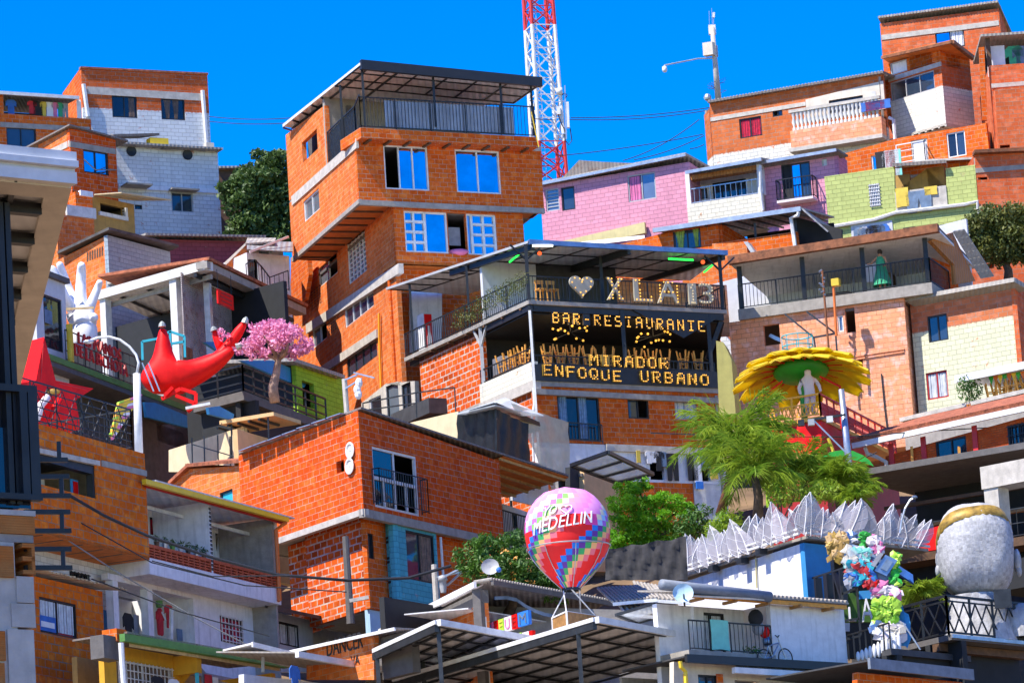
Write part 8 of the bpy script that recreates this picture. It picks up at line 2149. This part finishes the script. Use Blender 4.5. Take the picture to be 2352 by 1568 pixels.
for i in range(nn):q=lerp(a,b,(i+.5)/nn)+V((0,0,.07));m.tube([q,q-R.n*1.5+V((0,0,.25))],.055,6)
m.ob('roof_rib','fibre_cement',t);MB().bar(a-V((0,0,.08))-R.n*.15,b-V((0,0,.08))-R.n*.15,.1,.12).ob('eave_board','wood_orange',t)
for i in range(5):q=lerp(a,b,.1+.2*i);MB().bar(q-V((0,0,.16)),q-R.n*.6-V((0,0,.16)),.09).ob('rafter','wood',t)
railing(t,[R.w(ub_-.2,zf,-.05),R.w(uc_,zf,-.05)],.95,step=.17)
u,v=R.uv(325,1240,.05);garment(R,u,zf+1.0,.75,.95,'cloth_mint','cloth','mint green towel hung over the balcony rail of the white house',.03)
bt=thing('big_gutter','wide grey half-round metal gutter over the white house','gutter',R.p(300,1040));MB().tube([R.p(-30,965,.6),R.p(630,1040,.6)],.17,14).ob('tube','gutter_grey',bt,True)
sheet(bt,[R.p(150,1040,.7),R.p(600,1062,.7),R.p(600,1062,-1),R.p(150,1040,-1)],.06,'plaster_buff','flashing')
o=thing('satellite_dish','pale green satellite dish at the left end of the grey gutter','dish',R.p(110,1090,.9));D=Matrix((V((1,0,0)),V((0,.3,.95)),V((-.2,-.95,.3)))).transposed();m=MB();m.lathe(R.p(105,1025,.9),[(0,0),(.15,.02),(.27,.07),(.32,.12)],18,D);m.ob('dish','plaster_sky',o,True);MB().tube([R.p(105,1025,1.1),R.p(110,1095,.7)],.03).ob('arm','iron',o)
Z('G');o=thing('satellite_dish','grey satellite dish in front of the mango tree','dish',at(1690,1310,155.5));m=MB();m.lathe(at(1695,1222,155.5),[(0,0),(.13,.02),(.23,.05),(.29,.10)],20,D);m.ob('dish','grey_paint',o,True);MB().tube([at(1695,1230,155.6),at(1690,1260,155.6),at(1660,1320,155.6)],.03).ob('arm','iron',o);MB().ell(at(1748,1235,155.1),.09,n=8,m=6).ob('receiver','plastic_blue',o)
Z('K')
o=thing('bicycle','small bicycle with one visible front wheel leaning on the balcony rail by the white wall','bicycle',R.w(R.uv(700,1430)[0],zf,.15));F=R.par(.14)
def wheel(x,y,r):
 c=F.p(x,y);n=24;m=MB();m.tube([c+F.u*r*math.cos(k*2*math.pi/n)+ZUP*r*math.sin(k*2*math.pi/n) for k in range(n+1)],.022,6,False);w_=m.ob('wheel','cable',o)
 m=MB();[m.bar(c,c+F.u*r*math.cos(k)+ZUP*r*math.sin(k),.008) for k in [i*math.pi/6 for i in range(12)]];m.ob('spokes','galv',w_);return c
c1=wheel(728,1415,.30);c2=wheel(600,1420,.30);h1=F.p(690,1320);s1=F.p(622,1340);bbk=F.p(648,1405)
m=MB();[m.tube([a,b],.022,6) for a,b in ((h1,bbk),(h1,s1),(s1,bbk),(bbk,c2),(s1,c2),(c1,h1),(h1,F.p(682,1288)))];m.ob('frame','galv',o);MB().tube([F.p(665,1275,.15),F.p(682,1288),F.p(690,1270,-.2),F.p(675,1262,-.25)],.018,5).ob('handlebar','cable',o);MB().ell(s1+V((0,0,.06)),.12,.06,.03).ob('saddle','cable',o)
for i,(x,y,mt,s_,lb) in enumerate(((600,1255,'red_paint',.17,'red and yellow ball toy hanging in the balcony corner'),(560,1230,'cloth_grey',.2,'grey bag hanging in the balcony corner'),(545,1170,'cloth_black',.24,'black bag hanging high in the balcony corner'),(615,1310,'galv_blue',.15,'blue bundle behind the bicycle'))):
 tag(MB().ell(R.p(x,y,-.2),s_,s_*.7,s_*1.2,n=10,m=7).ob('hanging_bag',mt,None,True),lb,'bag','things hung in the balcony corner')
m=MB();leaves(m,R.p(520,1390,-.1),.35,.2,.3,160,.06);tag(m.ob('potted_plant','leaf_mid'),'leafy plant low behind the balcony rail beside the bicycle','plant')
Z('U')
R=fc(170,265,1805,360,148);t=thing('low_brick_house','low house with a long black roof edge and a white gutter along the bottom right','house',R.p(800,490));zr=R.uv(170,265)[1]
MB().bar(R.p(170,275,.3),R.p(1805,365,.3),.12,.26).ob('roof_edge','fascia_black',t);sheet(t,[R.p(170,262,.3),R.p(1805,350,.3),R.p(1805,350,.3)-R.n*3,R.p(170,262,.3)-R.n*3],.05,'dark_sheet')
wall(t,R,[(120,290),(1790,390),(1790,900),(120,900)],'plaster_buff',[(275,415,465,620,'dk',dict(gl='glass_mid')),(600,465,835,640,'hole',{})],d=-.3)
for x0,x1 in ((200,245),(490,555)):a=rect(R,(x0,400,x1,520));MB().fbox(R.par(-.3),a[0],a[1],a[2],a[3],.003,.03).ob('bare_brick','brick',t)
MB().bar(R.p(590,380,.35),R.p(1770,452,.35),.16,.18).ob('gutter','white_paint',t);sheet(t,[R.p(610,340,.1),R.p(1780,400,.1),R.p(1780,440,.4),R.p(600,370,.4)],.04,'sheet_rust','awning');MB().tube([R.p(118,300,.2),R.p(125,350,.2),R.p(165,390,.2),R.p(175,600,.2)],.07).ob('drainpipe','yellow_paint',t)
shell(t,R.p(120,400,-.3),R.p(120,400,-.3)-R.n*3,R.p(1790,400,-.3),R.uv(170,900)[1],R.uv(170,300)[1],lid=False)
R2=fc(1790,300,2600,390,147.5);t=thing('low_brick_house','low brick house with a long grey steel roof edge at the bottom right corner','house',R2.p(2100,490))
MB().bar(R2.p(1785,318,.3),R2.p(2700,420,.3),.1,.34).ob('roof_edge','gutter_grey',t);sheet(t,[R2.p(1785,300,.3),R2.p(2700,400,.3),R2.p(2700,400,.3)-R2.n*4,R2.p(1785,300,.3)-R2.n*4],.05,'dark_sheet')
wall(t,R2,[(1775,380),(2700,470),(2700,900),(1775,900)],'brick',d=-.4);shell(t,R2.p(1775,420,-.4),R2.p(1775,420,-.4)-R2.n*3,R2.p(2700,420,-.4),R2.uv(1790,900)[1],R2.uv(1790,400)[1],lid=False)
# stone head, railing, dark building at the right
Z('T')
HY=157;P=lambda x,y,d=0:at(x,y,HY+d);c=P(570,470)
o=thing('stone_head','huge grey carved stone head with a gold headband at the right edge','sculpture',P(580,1080))
def hd(d,g=0):
 q=(abs(d.x/1.22)**2.7+abs(d.y/1.3)**2.7+abs(d.z/(1.52 if d.z>0 else 1.62))**2.7)**(-1/2.7);return c+d*(q+g)
n,k=64,40;m=MB()
for j in range(k+1):
 t_=math.pi*j/k
 for i in range(n):
  p=2*math.pi*i/n;d=V((math.sin(t_)*math.cos(p),math.sin(t_)*math.sin(p),math.cos(t_)));m.v.append(hd(d,.022*math.sin(p*37+2*math.sin(t_*9))*math.sin(t_)+.03*math.sin(p*5+t_*3)*math.sin(t_)))
for j in range(k):
 for i in range(n):m.f.append((j*n+i,(j+1)*n+i,(j+1)*n+(i+1)%n,j*n+(i+1)%n))
m.ob('head','stone_grey',o,True)
m=MB();m.lathe(P(600,1100),[(1.25,-.6),(1.0,.3),(.92,1.0)],24);m.ob('neck','stone_grey',o,True)
BR=Matrix.Rotation(math.radians(-27),3,'X')@Matrix.Rotation(math.radians(-6),3,'Y');m=MB();nb=48;rows=((.20,.0),(.23,.05),(.48,.05),(.52,.0))
for e_,g in rows:
 for i in range(nb):p=2*math.pi*i/nb;m.v.append(hd((BR@V((math.cos(e_)*math.cos(p),math.cos(e_)*math.sin(p),math.sin(e_)))).normalized(),g))
for j in range(3):
 for i in range(nb):m.f.append((j*nb+i,j*nb+(i+1)%nb,(j+1)*nb+(i+1)%nb,(j+1)*nb+i))
m.ob('headband','gold',o,True)
for x,s_ in ((275,-1),(915,1)):m=MB();m.ell(P(x,560,.3),.14,.32,.42,n=12,m=8);m.ob('ear','stone_grey',o,True);MB().ell(P(x+15*s_,640,.2),.1,.16,.2).ob('ear_lobe','stone_grey',o,True)
m=MB();m.lathe(P(940,1000,.2),[(.75,-.8),(.7,0),(.45,.3),(0,.4)],18);m.ob('shoulder','stone_grey',o,True)
MB().fbox(fa(730,900,HY-1.35,4),0,P(730,1000).z,.55,P(730,845).z,-.1,0).ob('mouth_slot','iron',o)
R=fc(350,1165,972,1225,154.2);L_=fc(350,1165,-60,1270,154.2);z0=R.o.z
t=thing('terrace_railing','black railing with diamond shapes around the stone head terrace','railing',R.o)
def diamond(F,u0,u1,h):
 m=MB();m.bar(F.w(u0,z0+h),F.w(u1,z0+h),.08);m.bar(F.w(u0,z0+h-.16),F.w(u1,z0+h-.16),.05);m.bar(F.w(u0,z0+.08),F.w(u1,z0+.08),.06);n=max(1,round(abs(u1-u0)/1.3))
 for i in range(n+1):u=u0+(u1-u0)*i/n;m.bar(F.w(u,z0),F.w(u,z0+h),.08)
 n*=2
 for i in range(n):
  a,b=u0+(u1-u0)*i/n,u0+(u1-u0)*(i+1)/n;c_=(a+b)/2;lo,mi,hi=z0+.1,z0+h*.45,z0+h-.18
  for q,r_ in (((a,mi),(c_,hi)),((c_,hi),(b,mi)),((b,mi),(c_,lo)),((c_,lo),(a,mi))):m.bar(F.w(*q),F.w(*r_),.04)
 m.ob('rail','black_metal',t)
ur,ul=R.uv(1100,1240)[0],L_.uv(-60,1270)[0];diamond(R,0,ur,1.25);diamond(L_,ul,0,1.25)
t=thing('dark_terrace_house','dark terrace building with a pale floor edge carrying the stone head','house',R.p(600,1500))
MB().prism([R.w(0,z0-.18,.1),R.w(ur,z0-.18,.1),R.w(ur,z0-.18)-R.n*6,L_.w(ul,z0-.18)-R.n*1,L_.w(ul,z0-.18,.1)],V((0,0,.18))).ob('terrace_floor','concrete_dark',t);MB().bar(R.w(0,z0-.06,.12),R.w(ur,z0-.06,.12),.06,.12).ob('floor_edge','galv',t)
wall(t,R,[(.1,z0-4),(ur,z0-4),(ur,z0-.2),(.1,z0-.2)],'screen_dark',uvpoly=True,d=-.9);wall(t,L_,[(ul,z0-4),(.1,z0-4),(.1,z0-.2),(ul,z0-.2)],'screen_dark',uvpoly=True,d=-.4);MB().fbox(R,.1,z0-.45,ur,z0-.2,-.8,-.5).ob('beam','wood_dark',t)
Z('P')
F=fc(1440,1400,1960,1450,152.5);t=thing('dark_roof','dark flat roof edge and black wall below the arm sculpture','roof',F.p(1400,1560));Lq=fc(1440,1400,960,1540,152.5)
MB().prism([F.o,F.w(4,F.o.z),F.w(4,F.o.z)-F.n*2.5,Lq.p(960,1540)],V((0,0,-.2))).ob('slab','dark_sheet',t);wall(t,F,[(0,F.o.z-2),(4.5,F.o.z-2),(4.5,F.o.z-.2),(0,F.o.z-.2)],'screen_dark',uvpoly=True,d=-.2);wall(t,Lq,[(-5,F.o.z-2),(0,F.o.z-2),(0,F.o.z-.2),(-5,F.o.z-.2)],'screen_dark',uvpoly=True,d=-.2)
m=MB();[m.bar(Lq.w(-.35*i,F.o.z),Lq.w(-.35*i,F.o.z+.8),.05) for i in range(11)];m.bar(Lq.w(-4,F.o.z+.8),Lq.w(0,F.o.z+.8),.05);m.ob('railing','black_metal',t)
# dark canopy building and concrete frame
Z('K')
R=fc(1160,325,2189,155,168);t=thing('dark_canopy_house','dark open floor under a long grey canopy edge, right of the lamp pole','house',R.p(1600,760));ur=R.uv(2260,150)[0];zr=R.o.z
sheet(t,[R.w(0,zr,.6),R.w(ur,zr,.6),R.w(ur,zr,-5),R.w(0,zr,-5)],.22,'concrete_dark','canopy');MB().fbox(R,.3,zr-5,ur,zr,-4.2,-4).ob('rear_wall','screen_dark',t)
zb1=R.uv(1240,470)[1]
for dz,mt in ((.95,'wood_dark'),(1.75,'wood')):MB().fbox(R,.6,zr-dz-.12,ur,zr-dz,-1.0,-.8).ob('beam',mt,t)
MB().fbox(R,.5,zr-3.2,ur,zr-2.9,-3,.1).ob('floor','wood_dark',t);railing(t,[R.w(.5,zr-2.9,0),R.w(ur,zr-2.9,0)],1.0,'iron',step=.9,mid=1)
MB().fbox(R,.5,zr-6,ur,zr-3.2,-2.5,-1.2).ob('lower_wall','screen_dark',t)
for i in range(7):
 p=R.par(-.8).w(R.uv(1560+60*i,600)[0],zr-2.9);dup(st0,p+V((0,0,0)),['first','second','third','fourth','fifth','sixth','seventh'][i]+' dim stool from the left behind the thin rails of the dark canopy floor',.3*i)['group']='stools on the dark canopy floor'
Fq=R.par(1.2);o=tag(MB().prism([Fq.p(1545,640),Fq.p(1695,598),Fq.p(1690,745),Fq.p(1490,775)],Fq.n*-.2).ob('red_awning','red_paint'),'bright red slanted awning between the leaf crown and the stone head','awning')
R3=fc(1920,268,2189,215,163);t=thing('concrete_porch','pale concrete beam and column frame with a grey shaded room behind the stone head','porch',R3.p(1980,560));zz=R3.o.z
MB().fbox(R3,0,zz-.65,4,zz+.12,-1,0).ob('beam','concrete_pale',t);MB().fbox(R3,.05,zz-3.2,.62,zz-.65,-.7,-.05).ob('column','concrete_pale',t);MB().fbox(R3,.6,zz-3.5,4,zz-.66,-2.2,-2).ob('rear_wall','plaster_grey',t);MB().fbox(R3,.05,zz-4.2,4,zz-3.2,-2.2,-.05).ob('lower_wall','screen_dark',t)
Z('J')
R=fc(1305,1530,2311,1312,173);t=thing('red_brick_house','fine red brick house under a tiled roof with a white gutter at the right edge','house',R.p(1900,1640));ur=R.uv(2420,1290)[0];zr=R.o.z
MB().bar(R.w(0,zr,.5),R.w(ur,zr,.5),.14,.2).ob('gutter','white_paint',t);bk=-R.n*4.5+V((0,0,1.3))
sheet(t,[R.w(-.1,zr+.1,.5),R.w(ur,zr+.1,.5),R.w(ur,zr+.1,.5)+bk,R.w(-.1,zr+.1,.5)+bk],.1,'clay_tile');m=MB()
for i in range(60):q=R.w(ur*i/60,zr+.22,.52);m.tube([q,q+bk],.06,6)
m.ob('tile_ridge','clay_tile',t)
Z('K');wall(t,R,[(1340,180),(2260,-80),(2260,300),(1340,330)],'brick_fine',[(1642,92,1845,215,'dk',dict(gl='glass_dark',nx=2)),(2085,-5,2250,150,'dk',dict(gl='glass_dark',bars=(6,3)))]);MB().tube([R.p(1215,125,.4),R.p(1230,165,.3),R.p(1290,185,.2),R.p(1345,215,.1),R.p(1350,300,.1)],.08).ob('drainpipe','plaster_buff',t)
for x in (1500,1790,2050):MB().bar(R.p(x,120,.12),R.p(x+8,260,.12),.09).ob('post','wood_orange',t)
for x in (1360,1560,1880):MB().fbox(R,R.uv(x,100)[0],R.uv(x,330)[1],R.uv(x+30,100)[0],zr-.1,.003,.05).ob('pilaster','red_steel',t)
shell(t,R.p(1340,200),R.p(1340,200)-R.n*4,R.p(2260,0),R.uv(1340,330)[1],zr-.1,lid=False)
Z('J')
R=fc(1570,1415,2311,1245,182);t=thing('terrace_bar','small terrace bar with bunting, white roof edge and upturned stools at the right edge','restaurant',R.p(2000,1420));ur=R.uv(2420,1215)[0];z0=R.o.z
MB().fbox(R,0,z0-1.2,ur,z0+.25,-3,0).ob('base_wall','concrete',t);MB().fbox(R,.0,z0+.25,ur,z0+.4,-3,.25).ob('base_slab','concrete_pale',t)
u1=R.uv(2010,1250)[0];zz=R.uv(2010,1285)[1];MB().fbox(R,u1,zz-.25,ur,zz+.12,-.6,-.1).ob('counter_ledge','white_paint',t);MB().fbox(R,u1-.2,z0+.4,ur,zz-.25,-.5,-.2).ob('counter_wall','brick_peach',t)
MB().bar(R.p(1885,1110,.2),R.p(2420,1000,.2),.1,.28).ob('roof_edge','white_paint',t);sheet(t,[R.p(1885,1118,.2),R.p(2420,1010,.2),R.p(2420,1010,.2)-R.n*4,R.p(1885,1118,.2)-R.n*4],.06,'sheet_light');MB().fbox(R,u1-.3,zz-.5,ur,R.uv(2000,1100)[1],-3.3,-3).ob('rear_wall','screen_dark',t)
for i,x in enumerate((2065,2110,2155,2200,2250,2295)):p=R.par(-.45).w(R.uv(x,1220)[0],zz+.1);dup(st0,p,['first','second','third','fourth','fifth','last'][i]+' upturned stool from the left on the bunting bar counter',.4*i)['group']='stools on the bunting bar counter'
o=thing('bunting','string of small coloured flags under the white roof edge of the terrace bar','bunting',R.p(2200,1100));
for i in range(9):
 x=2090+28*i;q=R.p(x,1100-(x-2090)*.16-6,-.2);MB().prism([q,q+R.u*.26,q+R.u*.13-V((0,0,.34))],R.n*.01).ob('flag',['green_paint','pipe_orange','yellow_paint'][i%3],o)
p_=R.p(1985,1290,.1);o=thing('potted_plant','leafy potted shrub beside the counter of the terrace bar','plant',p_);m=MB();m.lathe(p_-V((0,0,.15)),[(.14,0),(.2,.3),(.17,.3),(0,.28)],10);m.ob('pot','clay_soffit',o);m=MB();leaves(m,p_+V((0,0,.75)),.5,.4,.6,700,.08,flat=.3);m.ob('foliage','leaf_mid',o)
Z('K')
R=fc(-150,1010,330,1100,152.6)
for i,(pts,lb) in enumerate(((((-200,960),(40,1000),(150,1080),(-150,1060)),'pale ribbed sheet roof behind the balloon basket'),(((-420,1000),(-180,985),(-60,1060),(-330,1085)),'second pale ribbed sheet roof just right of the balloon mouth'),(((-300,1080),(60,1120),(110,1180),(-260,1150)),'low pale sheet roof beside the long white gutter'))):
 Yq=153.5-i*.5;o=thing('sheet_roof',lb,'roof',at(*pts[3],Yq));q=[at(pts[0][0],pts[0][1],Yq+1.6),at(pts[1][0],pts[1][1],Yq+1.6),at(pts[2][0],pts[2][1],Yq),at(pts[3][0],pts[3][1],Yq)];sheet(o,q,.05,'fibre_cement','sheet');m=MB()
 for k in range(12):m.tube([lerp(q[0],q[1],k/11)+V((0,0,.07)),lerp(q[3],q[2],k/11)+V((0,0,.07))],.05,6)
 m.ob('roof_rib','fibre_cement',o);MB().bar(q[3],q[2],.07,.1).ob('edge','white_paint',o)
o=thing('steel_canopy','small green-edged glass canopy frame right of the balloon basket','canopy',at(-200,1200,151.5),'steel canopies along the bottom');q=[at(-310,1150,151.5),at(-90,1085,151.5),at(60,1130,153),at(-180,1200,153)];MB().prism(q,V((0,0,.03))).ob('glass','clear_plastic',o)
m=MB();[m.bar(a,b,.09) for a,b in zip(q,q[1:]+q[:1])];m.ob('frame','iron',o);MB().bar(q[0],q[1],.05,.08).ob('edge','white_paint',o)
